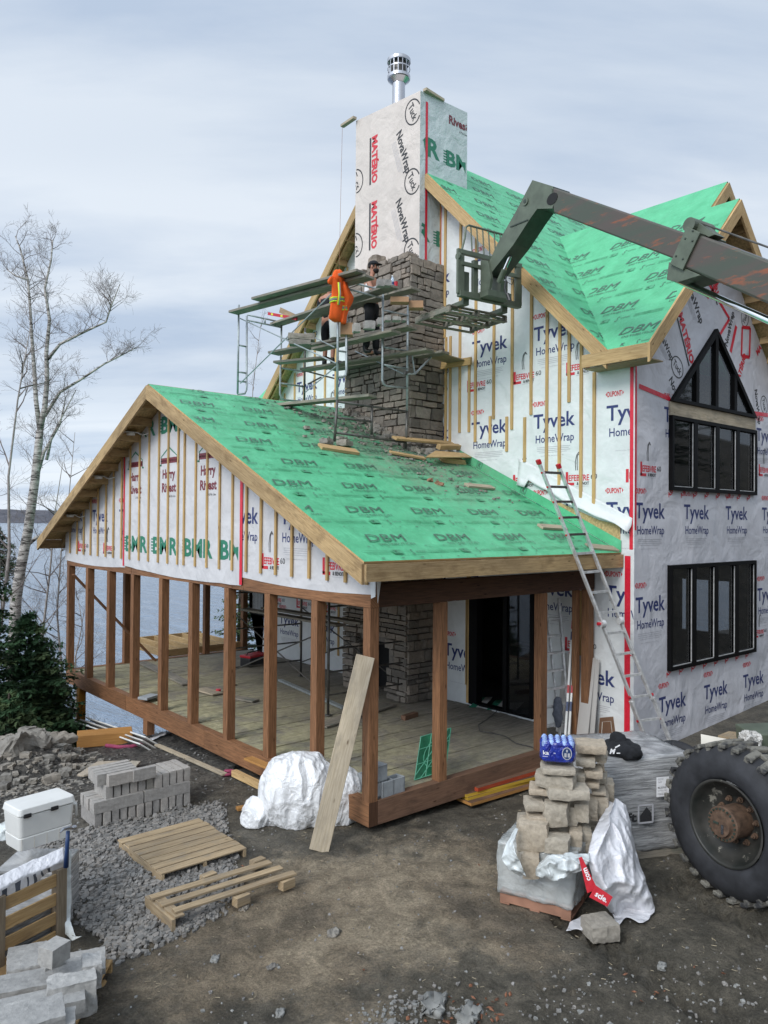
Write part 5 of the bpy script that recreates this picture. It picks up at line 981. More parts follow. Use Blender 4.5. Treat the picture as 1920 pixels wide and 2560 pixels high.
bandr(854, 871, 768, 770, 0, .062, -.04, 1.06); bandr(854, 870, 770.1, 776, 1, .062, -.04, 1.06); bandr(854, 870, 776.1, 779, 0, .062, -.04, 1.06)
p0, p1, p2 = (at(X, Y, 'y', 3.08) for X, Y in ((846, 706), (848, 735), (845, 762))); sb.path([p0, p1, p2], .014, 6, 0); sb.path([p0+RTH*.02, p1+RTH*.02, p2+RTH*.02], .012, 6, 1); sb.build('reflective_band', ['lime_tape', 'grey_tape'], HB, smooth=True)
# ------------------------------------------------------------------ timber and debris on the porch roof
nrm = V((0, -SL, 1)).normalized(); kR = V((0, PE, PZ)).dot(nrm); onr = lambda X, Y, h=0.: atp(X, Y, nrm, kR+h)
def rb(a, b_, w_, th, label, m_='new_wood', name='board', h=.0, cat='board', flat=True, g='wood pieces lying on the porch roof'):
    p, q0 = onr(*a, h+th/2), onr(*b_, h+th/2); mb = MB(); mb.beam(p, q0, w_ if flat else th, th if flat else w_, nrm); return one(mb, name, m_, label, cat, g, bevel=.003, bseg=1)
rb((800, 1116), (893, 1130), .20, .05, 'thick new wooden base board under the front scaffold leg', name='base_board')
rb((985, 1095), (1136, 1109), .14, .04, 'long board below the chimney on the roof, upper one', h=.18); rb((1096, 1117), (1224, 1117), .10, .09, 'square timber sticking out right past the chimney foot along the white wall', h=.16); rb((975, 1130), (1062, 1146), .10, .035, 'old board end lying on the mud below the chimney', h=.02)
pt = [onr(X, Y, .14) for X, Y in ((1063, 1145), (1088, 1129), (1186, 1137), (1182, 1145))]; mb = MB(); mb.prism(pt, nrm*.02); one(mb, 'plywood_sheet', 'new_wood', 'pale plywood offcut propped on small blocks at the top right of the roof', 'plywood', 'wood pieces lying on the porch roof')
for i in range(3): rb((1105+i*2, 1152-i*4.), (1160-i, 1158-i*4), .14, .028, ('short block at the bottom of the little pile under the plywood offcut', 'short block in the middle of the little pile under the plywood offcut', 'short block on top of the little pile under the plywood offcut')[i], h=.0+i*.03)
rb((1166, 1213), (1232, 1219), .14, .04, 'brown board offcut lying midway up the roof', 'old_board'); rb((1350, 1316), (1412, 1320), .14, .04, 'pale board offcut lying on the roof left of the aluminium ladder', 'old_board'); rb((1470, 1365), (1540, 1372), .16, .03, 'pale board offcut at the eave beneath the aluminium ladder', 'old_board')
for i, (X, Y, s) in enumerate(((815, 1104, .16), (862, 1108, .2))): mb = MB(); stone(mb, onr(X, Y, .05), (s+.06, s, .10), .4, amp=.12); one(mb, 'stone', 'rubble', ('grey stone left of the front scaffold foot on the roof', 'long grey stone right of the front scaffold foot on the roof')[i], 'stone', 'stones on the porch roof', smooth=False)
mb = MB(); random.seed(5)
for i in range(420):
    t = random.random(); y = random.gauss(3.6, 1.1); x = 3.6-abs(random.gauss(0, .8))+(random.random()*.9 if y < 3.4 else 0)
    if not (.5 < x < 4.6 and .3 < y < 5.4) or (x > 3.75 and y > 3.45): continue
    s = random.choice((.015, .02, .03, .05, .09 if i % 9 == 0 else .03)); stone(mb, V((x, y, rz_(y)+s*.3)), (s*1.4, s, s*.7), random.random()*3, amp=.2, n=2)
for i in range(70): y = random.uniform(3.5, 5.2); s = random.uniform(.06, .14); stone(mb, V((sx0-random.random()**2*.35, y, rz_(y)+.02)), (s*1.5, s*1.3, s*.8), random.random()*3, amp=.25, n=3)
for i in range(60): x = random.uniform(3.6, 4.6); s = random.uniform(.06, .15); y = 3.45-random.random()**2*.35; stone(mb, V((x, y, rz_(y)+.02)), (s*1.5, s*1.3, s*.8), random.random()*3, amp=.25, n=3)
o = mb.build('mortar_debris', 'rubble'); o['kind'] = 'stuff'; tag(o, 'brown mortar crumbs and stone chips scattered on the roof round the chimney foot', 'rubble')
for i, (X, Y) in enumerate(((1075, 1200), (1093, 1207), (1103, 1211))): mb = MB(); stone(mb, onr(X, Y, .02), (.09, .07, .05), i, amp=.25); one(mb, 'stone', 'terracotta', 'small reddish stone chip on the middle of the green roof', 'stone', 'reddish chips on the roof')
# ------------------------------------------------------------------ aluminium ladder against the eave
zl = gz(3, -1.2); 
LA = thing('ladder', 'aluminium folding ladder with red rung ends leaning on the porch eave', 'ladder', at(1640, 1880, 'z', -.2))
# foot and head of both rails: they touch the eave fascia (y = PE - .04) on the way up
eL, eR = at(1437, 1385, 'y', PE-.06), at(1483, 1382, 'y', PE-.06)
bL, bR = at(1628, 1872, 'z', 0.), at(1676, 1866, 'z', 0.)
fL, fR = (lambda t: (t.x, t.y))(bL), (bR.x, bR.y)
def railpt(b_, e, X, Y):                                # where the sight line passes closest to the line b-e
    d1 = (e-b_).normalized(); d2 = ray(X, Y).normalized(); w_ = b_-CAM; a, b2, c = 1, d1.dot(d2), 1; dd, ee = d1.dot(w_), d2.dot(w_); t = (b2*ee-c*dd)/(a*c-b2*b2); return b_+d1*t
tL, tR = railpt(bL, eL, 1346, 1158), railpt(bR, eR, 1410, 1163); hingeL, hingeR = railpt(bL, eL, 1503, 1560), railpt(bR, eR, 1540, 1555)
gL = bL+(bL-eL).normalized()*.28; gR = bR+(bR-eR).normalized()*.28
lat = (bR-bL).normalized(); up_l = (eL-bL).normalized(); nl = lat.cross(up_l).normalized()
for a, b_, s, w_ in ((gL, railpt(bL, eL, 1590, 1750), -.03, .075), (gR, railpt(bR, eR, 1622, 1745), .03, .075), (railpt(bL, eL, 1592, 1755), tL, 0, .06), (railpt(bR, eR, 1624, 1750), tR, 0, .06)):
    mb = MB(); mb.beam(a+lat*s, b_+lat*s, w_, .032, lat); mb.build('rail', 'alu', LA, bevel=.003)
n_r = 15
pxs = [(1367, 1176), (1376, 1214), (1392, 1251), (1410, 1290), (1432, 1331), (1450, 1379), (1465, 1427), (1484, 1478), (1503, 1530), (1525, 1580), (1545, 1633), (1567, 1687), (1592, 1738), (1616, 1796), (1640, 1852)]
for i, (X, Y) in enumerate(pxs):
    a = railpt(bL, eL, X-6, Y+3); b_ = railpt(bR, eR, X+36, Y); ll = (a-bL).length; b_ = bR+(eR-bR).normalized()*ll*((eR-bR).length/(eL-bL).length)
    a2 = bL+up_l*ll; mb = MB(); ex_ = .035 if i > 11 else 0; mb.beam(a2-lat*ex_, b_+lat*ex_, .035, .03, nl, mat=0); 
    if i > 11 or i < 5: mb.tube(a2-lat*(ex_+.02), a2-lat*(ex_-.025), .024, n=8, mat=1); mb.tube(b_+lat*(ex_-.025), b_+lat*(ex_+.02), .024, n=8, mat=1)
    mb.build('rung', ['alu' if i > 4 else 'galv_dark', 'red_plastic'], LA)
mb = MB()
for p in (tL, tR): mb.beam(p-up_l*.02, p+up_l*.05, .07, .05, lat)
mb.build('rubber_cap', 'red_plastic', LA, bevel=.006)
mb = MB()
for p in (hingeL, hingeR): mb.tube(p-lat*.035, p+lat*.035, .06, n=14)
mb.tube(hingeL-lat*.08, hingeL-lat*.03, .025, n=10, mat=1); mb.build('hinge', ['alu', 'red_plastic'], LA)
# ================================================================== yard in front of the porch
random.seed(33)
def gp(X, Y, h=0.):
    z = -.4
    for _ in range(12): p = at(X, Y, 'z', z+h); z = z*.4+gzn(p.x, p.y)*.6
    p = at(X, Y, 'z', z+h); return p
def ground_at(p): return gzn(p[0], p[1])
# flat pallet and broken pallet on the stones
pallet('pallet', (-1.93, 1.02, -.45), XU, (0, 1, 0), 1.02, 1.14, .15, 8, .125, 'pallet_wood', 'complete pale wooden pallet lying flat on the slate chips')
mb = MB()
for y0, x1 in ((-.02, .0), (-.21, .02), (-.40, .06)): mb.obox((-2.12+x1, y0-.06, -.26), (.66, -.03, .0), (.004, .045, 0), (0, 0, .011))
mb.obox((-2.76, -.22, -.345), (0, .30, 0), (.02, 0, 0), (0, 0, .055)); mb.obox((-2.70, -.24, -.282), (0, .28, 0), (.05, 0, 0), (0, 0, .010))
for x, y in ((-2.05, -.52), (-2.08, .10), (-1.52, -.52), (-1.50, .08)): mb.box((x, y, -.325), (.16, .09, .09), .1)
one(mb, 'pallet', 'pallet_wood', 'broken half pallet of three slats nearest the middle of the yard', 'pallet', bevel=.003)
# cut stone blocks on their pallet
bo = V((-2.46, 2.36, -.55)); pallet('pallet', bo+V((.66, .24, -.02)), XU, (0, 1, 0), 1.34, .62, .13, 5, .1, 'pallet_wood', 'reddish pallet under the neat stack of grey stone blocks')
GB = 'cut stone blocks stacked on the pallet'
blk = None
def block(c, s, lab, rz=0, m_='grey_block', name='stone_block', g=GB):
    mb = MB(); stone(mb, c, s, rz, rnd=.05, amp=.035, n=4, fr=2.); return one(mb, name, m_, lab, 'block', g, loc=V(c)-V((0, 0, s[2]/2)), bevel=.0)
z = bo.z+.13; bw_ = 1.30/12
for i in range(12): block(bo+V((.02+bw_*(i+.5), .26, .13+.085)), (bw_-.022, .5+random.uniform(-.03, .02), .17), 'upright grey stone block in the bottom row of the block pallet')
for j in range(5):
    for k in (0, 1): block(bo+V((.02+.32+.65*k+random.uniform(-.01, .01), .055+.097*j, .30+.075)), (.64, .085, .145), ('long grey slab block in the front of the second row' if j == 0 else 'long grey slab block behind the front ones of the second row')+(' on the left half' if k == 0 else ' on the right half'))
for i in range(6): block(bo+V((.22+bw_*(i+.0), .24+(.02 if i else .0), .445+.08)), (bw_-.02, .40, .16), 'short upright stone block in the third row of the block pallet', m_='grey_block' if i != 5 else 'rubble')
for i in range(5): block(bo+V((.86+.105*i, .24+.01*i, .445+.09)), (.09, .46, .175), 'larger stone block among those filling the right end of the third row')
for j in range(5): block(bo+V((.34+.01*j+(.0 if j else .02), .06+.105*j, .605+.07)), (.52-.2*(j == 0), .085, .14), 'top row stone block lying on the left half of the block pallet')
block(bo+V((.66, .03, .605+.075)), (.30, .08, .15), 'pale top row block facing the camera at the middle of the block pallet')
# shards, slabs and the rubble heap
for i, (pts) in enumerate((((193, 1941), (243, 1908), (325, 1905), (300, 1925), (210, 1942)), ((300, 1924), (328, 1906), (352, 1907), (340, 1920)))):
    mb = MB(); mb.prism([gp(X, Y, .05) for X, Y in pts], (0, 0, .03)); one(mb, 'stone_slab', 'tan_stone', ('large flat broken slab behind the stack of stone blocks', 'small flat slab piece beside the large broken slab')[i], 'slab', bevel=.004)
RB = [((85, 1852, 100, 1880), .6), ((20, 1905, 42, 1930), .2), ((5, 1930, 32, 1958), .25), ((0, 1962, 28, 1980), .2), ((112, 1942, 150, 1962), .2), ((153, 1925, 184, 1946), .2), ((153, 1888, 178, 1908), .2), ((110, 1893, 128, 1918), .15), ((178, 1915, 195, 1928), .12), ((80, 1950, 98, 1966), .12), ((36, 1952, 55, 1968), .12), ((52, 1966, 66, 1980), .1), ((60, 1880, 78, 1898), .15), ((120, 1940, 118, 1950), .1)]
for i, (b_, dz) in enumerate(RB[1:13]):
    p = gp((b_[0]+b_[2])/2, b_[3]-2); d = (p-CAM).dot(FW); w_ = (b_[2]-b_[0])*d/FL; mb = MB(); stone(mb, p+V((0, .08, .05)), (w_, w_*.8, w_*.62), random.random()*3, amp=.16, rnd=.1, n=4); one(mb, 'rock', 'rubble', 'angular grey rock fallen from the rubble heap at the left edge', 'rock', 'rocks around the rubble heap')
mb = MB(); p = gp(72, 1885); stone(mb, p+V((.0, .3, .08)), (.7, .5, .34), .5, amp=.3, rnd=.3, n=12); one(mb, 'boulder', 'rubble', 'big pale boulder crowning the rubble heap', 'boulder', smooth=False)
mb = MB(); p = gp(140, 1862); stone(mb, p+V((0, .3, .0)), (.8, .5, .13), .3, amp=.2, rnd=.3, n=10); one(mb, 'boulder', 'rubble', 'long flat pale boulder at the bank edge left of the yellow post', 'boulder', smooth=False)
mb = MB()
for i in range(420):
    a = random.random()*2*pi; r_ = random.random()**.7*1.35; x, y = -2.35+cos(a)*r_*1.0, 6.3+sin(a)*r_*1.3; s = random.choice((.02, .03, .05, .07, .10)); stone(mb, V((x, y, gzn(x, y)+s*.15)), (s*1.5, s*1.1, s*.7), random.random()*3, amp=.22, rnd=.05, n=2)
for i in range(900):
    t = random.random(); x, y = random.uniform(-3.3, -1.1), random.uniform(4., 7.4); s = random.choice((.015, .02, .03, .05)); stone(mb, V((x, y, gzn(x, y)+s*.1)), (s*1.5, s*1.1, s*.6), random.random()*3, amp=.22, rnd=.05, n=1)
o = mb.build('rubble_stones', 'rubble'); tag(o, 'small angular rubble stones heaped and scattered at the left of the yard', 'rubble', kind='stuff')
def chip(mb, x, y, z, s, mat=0):
    n = random.choice((4, 5, 6)); a0 = random.random()*6; t = V((random.gauss(0, .22), random.gauss(0, .22), 1)).normalized(); e = t.orthogonal().normalized(); f = t.cross(e); pts = [V((x, y, z))+(e*cos(a0+2*pi*i/n)*random.uniform(.6, 1.1)+f*sin(a0+2*pi*i/n)*random.uniform(.4, .9))*s for i in range(n)]; o_ = (random.random()*60, random.random()*60)
    h = t*s*random.uniform(.15, .35); mb.face([p+h for p in pts], mat, [(o_[0]+p.x*.1, o_[1]+p.y*.1) for p in pts])
    for i in range(n): mb.face([pts[i]-t*.02, pts[(i+1) % n]-t*.02, pts[(i+1) % n]+h, pts[i]+h], mat, [o_]*4)
mb = MB(); n_ = 0
while n_ < 9500:
    x, y = random.uniform(-3.6, -.75), random.uniform(-.7, 2.45); d = noise.noise(V((x*1.1, y*1.1, 4)))
    e = min((x+3.55)*1.2, (2.5-y), (y+.55-.35*(x+2.4))*1.1, (-1.0-x-.45*(1.2-y))*.9)
    if e+.35*d < .12+random.random()*.25: continue
    chip(mb, x, y, gzn(x, y)+random.uniform(-.005, .03), random.choice((.014, .02, .026, .034, .045))); n_ += 1
o = mb.build('slate_chips', 'slate_chip'); tag(o, 'bed of grey slate chips under and around the flat pallet', 'stone chips', kind='stuff')
mb = MB()
for i in range(2600):
    x, y = random.uniform(-4.2, 4.2), random.uniform(-5.2, 6.0)
    if x > 0 and y > -.1: 
        if y > .0 and x > .0 and not (y > 0 and x < .6): continue
    s = random.choice((.005, .006, .008, .01, .014, .022)) if y < 2 else random.choice((.012, .02, .03)); chip(mb, x, y, gzn(x, y), s, random.choice((0, 0, 0, 1)))
for cx_, cy_, n_, sp in ((-2.05, -2.75, 170, .20), (-1.75, -2.85, 90, .3), (-.9, -3.6, 90, .35), (.1, -4.2, 110, .45), (-3.0, -1.9, 30, .4)):
    for i in range(n_): x, y = random.gauss(cx_, sp), random.gauss(cy_, sp*.55); s = abs(random.gauss(.0, .010))+.004; stone(mb, V((x, y, gzn(x, y)+s*.2)), (s*1.6, s*1.3, s), random.random()*3, amp=.25, n=2, mat=random.choice((0, 2)))
o = mb.build('gravel', ['slate_chip', 'pebble', 'pebble']); tag(o, 'pebbles and stone crumbs strewn over the muddy yard', 'gravel', kind='stuff')
mb = MB()
for i in range(90):
    if i >= 64: continue
    if i < 46: p = gp(random.gauss(1180, 55), random.gauss(2525, 28))
    elif i < 52: p = gp(random.choice((1095, 1440, 1640, 1610)) + random.gauss(0, 20), random.gauss(2490, 12))
    else: p = gp(random.uniform(250, 1850), random.uniform(2150, 2540))
    s = random.uniform(.015, .035); a = random.random()*6; e = V((cos(a), sin(a), random.uniform(-.3, .5))); f = V((-sin(a), cos(a), random.uniform(-.3, .5))); p = p+V((0, 0, .012)); mb.face([p-e*s, p-f*s*.5, p+e*s*.2+V((0, 0, .012)), p+f*s*.5], 0); mb.face([p+e*s*.2+V((0, 0, .012)), p-f*s*.5, p+e*s*1.2, p+f*s*.5], 0)
for i in range(420): p = gp(random.uniform(300, 1900), random.uniform(1950, 2500)); a = random.random()*6; l = random.uniform(.01, .05); mb.tube(p+V((0, 0, .006)), p+V((cos(a)*l, sin(a)*l, .01)), .0022, n=4, mat=1)
o = mb.build('leaves_and_straw', ['leaf_brown', 'straw']); tag(o, 'brown dead leaves and wood splinters on the mud', 'leaf litter', kind='stuff')
# white lumps of dried mortar at the bottom edge
for i, (X, Y, s, lab) in enumerate(((1085, 2520, .17, 'pale crumbly mortar lump at the bottom edge, left of the leaves'), (1175, 2543, .15, 'pale crumbly mortar lump at the bottom edge among the leaves'), (538, 2400, .065, 'pale mortar lump alone on the dirt below the broken pallet'), (700, 2535, .06, 'small pale mortar lump near the bottom left of the yard'), (1655, 2418, .06, 'pale stone on the mud at the right of the yard'), (835, 2336, .09, 'flat tan stone on the dirt in mid yard'), (680, 2420, .06, 'small grey stone left of the flat tan one'), (610, 2272, .07, 'grey slate piece beside the broken pallet'), (462, 2325, .08, 'dark flat stone at the broken pallet\'s left corner'))):
    p = gp(X, Y); mb = MB(); stone(mb, p+V((0, 0, s*.1)), (s*1.5, s, s*.5), random.random(), amp=.35, fr=4., rnd=.3, n=7); one(mb, 'stone', 'pebble' if i < 5 else 'rubble', lab, 'stone', 'single stones on the dirt', smooth=True)
# ------------------------------------------------------------------ foreground crate, cooler, hammer
Bp = at(163, 2352, 'z', -.4); ca = R_(20); cx_, cy_ = V((cos(ca), sin(ca), 0)), V((-sin(ca), cos(ca), 0)); CZ = -.42; CH_ = .68
CR = thing('crate', 'slatted wooden crate standing on end at the left edge, filled with stones and plastic', 'crate', Bp)
c0 = Bp-cx_*.05
def cbeam(name, c, hx, hy, hz_, m_): mb = MB(); ls = sorted(((hx, 0), (hy, 1), (hz_, 2)), reverse=True); vec = [cx_*hx, cy_*hy, Z*hz_]; o_ = [l[1] for l in ls]; mb.obox(c, vec[o_[0]], vec[o_[1]], vec[o_[2]]); return mb.build(name, m_, CR, bevel=.004)
for l in (-.02, -.62, -1.25): cbeam('corner_post', c0+cx_*l+cy_*.0+Z*(CH_/2), .048, .045, CH_/2, 'weathered_post')
for i in range(4): cbeam('slat', c0+cx_*(-.62)+cy_*(-.012)+Z*(.09+i*.168), .60, .010, .055, 'crate_wood')
mb = MB(); kcc = D(97, 2112, 7.5); mb.obox(V((kcc.x, kcc.y, c0.z+.25)), RTH*.30, FWH*.26, Z*.26); mb.obox(c0+cx_*(-.65)+FWH*.3+Z*.22, cx_*.55, FWH*.2, Z*.22); one(mb, 'wrapped_stone_load', 'stretch_wrap', 'dark shrink-wrapped load seen between the crate slats', 'wrapped load', loc=c0, bevel=.02)
for i, (l, f, w_, d_, h, zz) in enumerate(((-.95, .35, .62, .34, .16, .50), (-.78, .42, .52, .3, .14, .66), (-.62, .62, .5, .4, .13, .50), (-.50, .72, .4, .35, .06, .60))):
    mb = MB(); stone(mb, c0+cx_*l+cy_*f+Z*(zz+h/2), (w_, d_, h), ca, amp=.06, rnd=.06, n=5); one(mb, 'stone_block', 'fore_stone', ('thick grey stone block at the crate rim, lower of two', 'long chipped grey stone block on the crate, in front of the cooler', 'flat grey stone under the left of the cooler', 'flat grey stone under the right of the cooler')[i], 'block', 'stone blocks on the crate')
cc_ = at(96, 2070, 'z', .44); cc_ = c0+cx_*(-.28)+cy_*.72+Z*.0; cz0 = c0.z+CH_+.015
KO = thing('cooler', 'white plastic cooler with black hinges sitting on stones atop the slatted crate', 'cooler', cc_+Z*(cz0-cc_.z))
def rbox(name, c, ex, ey, a0, b0, a1, b1, h, m_, r=.04, seg=4, parent=None):
    """tapered box with rounded upright corners"""
    mb = MB(); ring_ = []
    for (a, b_, zz) in ((a0, b0, 0), (a1, b1, h)):
        rr = [];
        for sx, sy, t0 in ((1, 1, 0), (-1, 1, 90), (-1, -1, 180), (1, -1, 270)):
            for k in range(seg+1): t = R_(t0+90*k/seg); rr.append(c+ex*(sx*(a-r)+r*cos(t))+ey*(sy*(b_-r)+r*sin(t))+Z*zz)
        ring_.append(rr)
    n = len(ring_[0]); vs = ring_[0]+ring_[1]; fs = [[k, (k+1) % n, n+(k+1) % n, n+k] for k in range(n)]+[[k for k in range(n)][::-1], [n+k for k in range(n)]]; mb.mesh(vs, fs); return mb.build(name, m_, parent, bevel=.008)
kc = D(97, 2112, 7.5); kc.z = cz0; ORG[KO.name] = kc.copy(); KO.location = kc; ka = R_(9.); kx, ky = V((cos(ka), sin(ka), 0)), V((-sin(ka), cos(ka), 0))
rbox('lower_body', kc, kx, ky, .255, .155, .265, .165, .125, 'plastic_white', parent=KO); rbox('body', kc+Z*.128, kx, ky, .260, .160, .275, .175, .20, 'plastic_white', parent=KO); rbox('lid', kc+Z*.335, kx, ky, .285, .185, .272, .172, .065, 'plastic_white', parent=KO)
for l in (-.20, .06): mb = MB(); mb.obox(kc+kx*l-ky*.185+Z*.335, kx*.035, ky*.010, Z*.018); mb.obox(kc+kx*l-ky*.194+Z*.335, kx*.028, ky*.005, Z*.005); mb.build('hinge', 'black_plastic', KO, bevel=.003)
mb = MB(); mb.path([kc+kx*.28-ky*.10+Z*.30, kc+kx*.32-ky*.10+Z*.28, kc+kx*.33-ky*.10+Z*.17]+[], .014, 8); mb.path([kc+kx*.28+ky*.10+Z*.30, kc+kx*.32+ky*.10+Z*.28, kc+kx*.33+ky*.10+Z*.20], .014, 8); mb.tube(kc+kx*.32-ky*.10+Z*.285, kc+kx*.32+ky*.10+Z*.285, .017, n=10); mb.build('handle', 'plastic_white', KO, smooth=True)
for i in range(5): mb = MB(); mb.obox(kc+kx*(-.24+i*.12)-ky*.163+Z*.065, Z*.055, kx*.0022, ky*.001); mb.build('rib', 'drywall_edge', KO)
HM = thing('hammer', 'claw hammer with dark blue grip hanging from the crate corner post', 'hammer', c0+Z*.5)
ha, hb_ = D(170, 2078, 6.85), D(165, 2168, 6.85); mb = MB(); mb.path([ha, ha.lerp(hb_, .45), hb_], [.017, .018, .023], 10, 0); mb.build('grip', 'blue_plastic', HM, smooth=True); mb = MB(); mb.path([D(150, 2082, 6.75), D(158, 2073, 6.8), D(172, 2069, 6.85), D(181, 2069, 6.88)], [.006, .014, .017, .016], 10); mb.tube(D(181, 2069, 6.88), D(189, 2068, 6.9), .021, n=12); mb.build('hammer_head', 'steel_bright', HM, smooth=False)
# plastic sleeve with faded blue print across the crate top, and the torn film hanging at its side
def sheet(name, rowsP, mats, label, cat, nu=18, nv=18, amp=.02, fr=5., parent=None, matf=None, thick=.002, folds=0):
    """drape through rows of points: bilinear through the given grid, crumpled by ridged noise"""
    R_n = len(rowsP); C_n = len(rowsP[0]); vs = []; se = random.random()*50
    for j in range(nv+1):
        tv = j/nv*(R_n-1); a = min(int(tv), R_n-2); fv = tv-a
        for i in range(nu+1):
            tu = i/nu*(C_n-1); b_ = min(int(tu), C_n-2); fu = tu-b_; sm = lambda t: t*t*(3-2*t)
            p = V(rowsP[a][b_]).lerp(V(rowsP[a][b_+1]), fu).lerp(V(rowsP[a+1][b_]).lerp(V(rowsP[a+1][b_+1]), fu), sm(fv) if False else fv)
            rn = 1-2*abs(noise.noise(p*fr+V((se, 0, 0)))); nn_ = (rn-.5)*amp+noise.noise(p*fr*2.7)*amp*.35; fo = sin(i/nu*pi*folds+noise.noise(p*2)*2)*amp*1.2 if folds else 0
            vs.append(p-FWH*(nn_+fo)+V((0, 0, abs(nn_)*.3)))
    fs = [[j*(nu+1)+i, j*(nu+1)+i+1, (j+1)*(nu+1)+i+1, (j+1)*(nu+1)+i] for j in range(nv) for i in range(nu)]; mb = MB(); mb.mesh(vs, fs, mat=0)
    if matf:
        mb.m = [matf((k % nu)/nu, (k//nu)/nv) for k in range(len(mb.f))]
    o = mb.build(name, mats, parent, smooth=True, loc=vs[0] if parent is None else None)
    if parent is None: tag(o, label, cat)
    o.modifiers.new('solid', 'SOLIDIFY').thickness = thick; return o
tA = lambda X, Y, d: D(X, Y, d)
sheet('plastic_sleeve', [[tA(-30, 2205, 6.4), tA(60, 2160, 6.7), tA(110, 2140, 6.85), tA(158, 2118, 7.0)], [tA(-30, 2240, 6.3), tA(60, 2190, 6.6), tA(112, 2172, 6.75), tA(160, 2150, 6.9)], [tA(-30, 2278, 6.35), tA(60, 2232, 6.62), tA(115, 2185, 6.8), tA(163, 2165, 6.95)]], ['film_white', 'denim_grey', 'blue_plastic'], 'crumpled printed plastic sleeve laid across the top edge of the crate', 'plastic sheet', 40, 14, .018, 9., matf=lambda u, v: 1 if (v > .55 and u < .8 and sin(u*55) > .55) or v > .93 else 0)
sheet('plastic_film', [[tA(160, 2120, 7.0), tA(178, 2125, 7.05)], [tA(163, 2200, 7.0), tA(178, 2230, 7.05)], [tA(163, 2300, 6.95), tA(176, 2300, 6.98)], [tA(164, 2335, 6.9), tA(190, 2342, 6.8)], [tA(182, 2352, 6.8), tA(205, 2340, 6.75)]], ['milky_film'], 'torn clear plastic film hanging down beside the crate post', 'plastic film', 8, 40, .02, 9.)
sheet('plastic_film', [[tA(-10, 2065, 7.6), tA(20, 2050, 7.6)], [tA(-10, 2100, 7.5), tA(18, 2105, 7.5)]], ['milky_film'], 'clear plastic bag bunched at the left of the cooler', 'plastic film', 12, 12, .05, 9.)
# ------------------------------------------------------------------ front-left pallet of big rough stones
fpz = -.30; pc = at(70, 2520, 'z', fpz); A1, A2, A3 = at(275, 2410, 'z', fpz), at(180, 2580, 'z', fpz), at(-60, 2400, 'z', fpz)
ey_ = (A1-A2).normalized(); ex_ = V((-ey_.y, ey_.x, 0)); ex_ = ex_ if ex_.dot(A3-A1) > 0 else -ex_
pallet('pallet', A1-ey_*.50+ex_*.55-Z*.12, ey_, ex_, 1.15, 1.1, .12, 6, .13, 'crate_wood', 'low wooden pallet under the rough stones in the bottom left corner')
def fs_(x0, y0, x1, y1, d, dz, lab, rz=0., m_='fore_stone', amp=.07, rnd=.1, n=9): pxbox(x0, y0, x1, y1, d, dz, 'stone_block', m_, lab, 'stone', 'rough stones in the bottom left corner', rz=rz, amp=amp*.7, rnd=rnd*.7, n=16)
fs_(0, 2505, 160, 2600, 4.9, .28, 'dark grooved grey stone at the very bottom left corner', .05)
fs_(155, 2522, 188, 2590, 5.0, .2, 'narrow broken stone right of the grooved one'); fs_(12, 2508, 72, 2540, 5.25, .16, 'pale stone chip lying on the grooved stone', amp=.12)
fs_(-20, 2482, 208, 2552, 5.35, .24, 'long smooth grey beam of stone, second from the bottom', .0, amp=.03); fs_(0, 2420, 235, 2495, 5.8, .26, 'long grey slab stone behind the smooth beam', .0); fs_(122, 2436, 236, 2540, 5.55, .2, 'rough faced stone leaning on the long slab', amp=.11)
fs_(130, 2404, 215, 2425, 6.05, .16, 'small flat pale stone on the long slab', amp=.06); fs_(165, 2378, 262, 2440, 6.15, .34, 'thick wavy-topped stone at the back right of the corner pallet'); fs_(205, 2388, 252, 2470, 6.0, .18, 'upright rough stone at the pallet edge', amp=.12)
fs_(20, 2362, 118, 2430, 6.1, .38, 'big rounded rough stone below the crate', amp=.1, rnd=.25); fs_(94, 2385, 165, 2425, 6.0, .2, 'dark stone wedged under the smooth oblong one', rz=.3); fs_(90, 2350, 182, 2412, 5.85, .15, 'smooth oblong pale block resting askew on top', rz=.75, amp=.02, rnd=.04)
# ------------------------------------------------------------------ stone stack with water pack, film and sheet
SG = 'tumbled tan stones in the tall stack'; qx = lambda X, Y: (1220+X*.2652, 1780+Y*.2652)
def ss(x0, y0, x1, y1, d, dz, lab, rz=0., amp=.05, rnd=.22):
    a = qx(x0-8, y0-6); b_ = qx(x1+8, y1+6); pxbox(a[0], a[1], b_[0], b_[1], d, dz+.03, 'stone_block', 'tan_stone', lab, 'stone', SG, rz=rz+random.uniform(-.08, .08), amp=amp*1.3, rnd=.26, n=12)
pcn = at(1427, 2305, 'z', -.4); pdir = (at(1268, 2262, 'z', -.4)-pcn).normalized(); pd2 = V((-pdir.y, pdir.x, 0)); pd2 = pd2 if pd2.dot(FWH) > 0 else -pd2
pallet('pallet', pcn+pdir*.36+pd2*.44, pd2, pdir, .88, .72, .13, 5, .12, 'terracotta', 'reddish low pallet under the shrink-wrapped base of the stone stack')
cb0 = pcn+Z*.135
mb = MB(); random.seed(4)
for k in range(2):
    for i in range(5): stone(mb, cb0+pdir*(.08+i*.14)+pd2*.10+Z*(.12+k*.24), (.14, .13, .22), math.atan2(pdir.y, pdir.x), amp=.06, rnd=.2, n=4)
    for i in range(5): stone(mb, cb0+pdir*.06+pd2*(.22+i*.14)+Z*(.12+k*.24), (.13, .13, .22), math.atan2(pd2.y, pd2.x), amp=.06, rnd=.2, n=4)
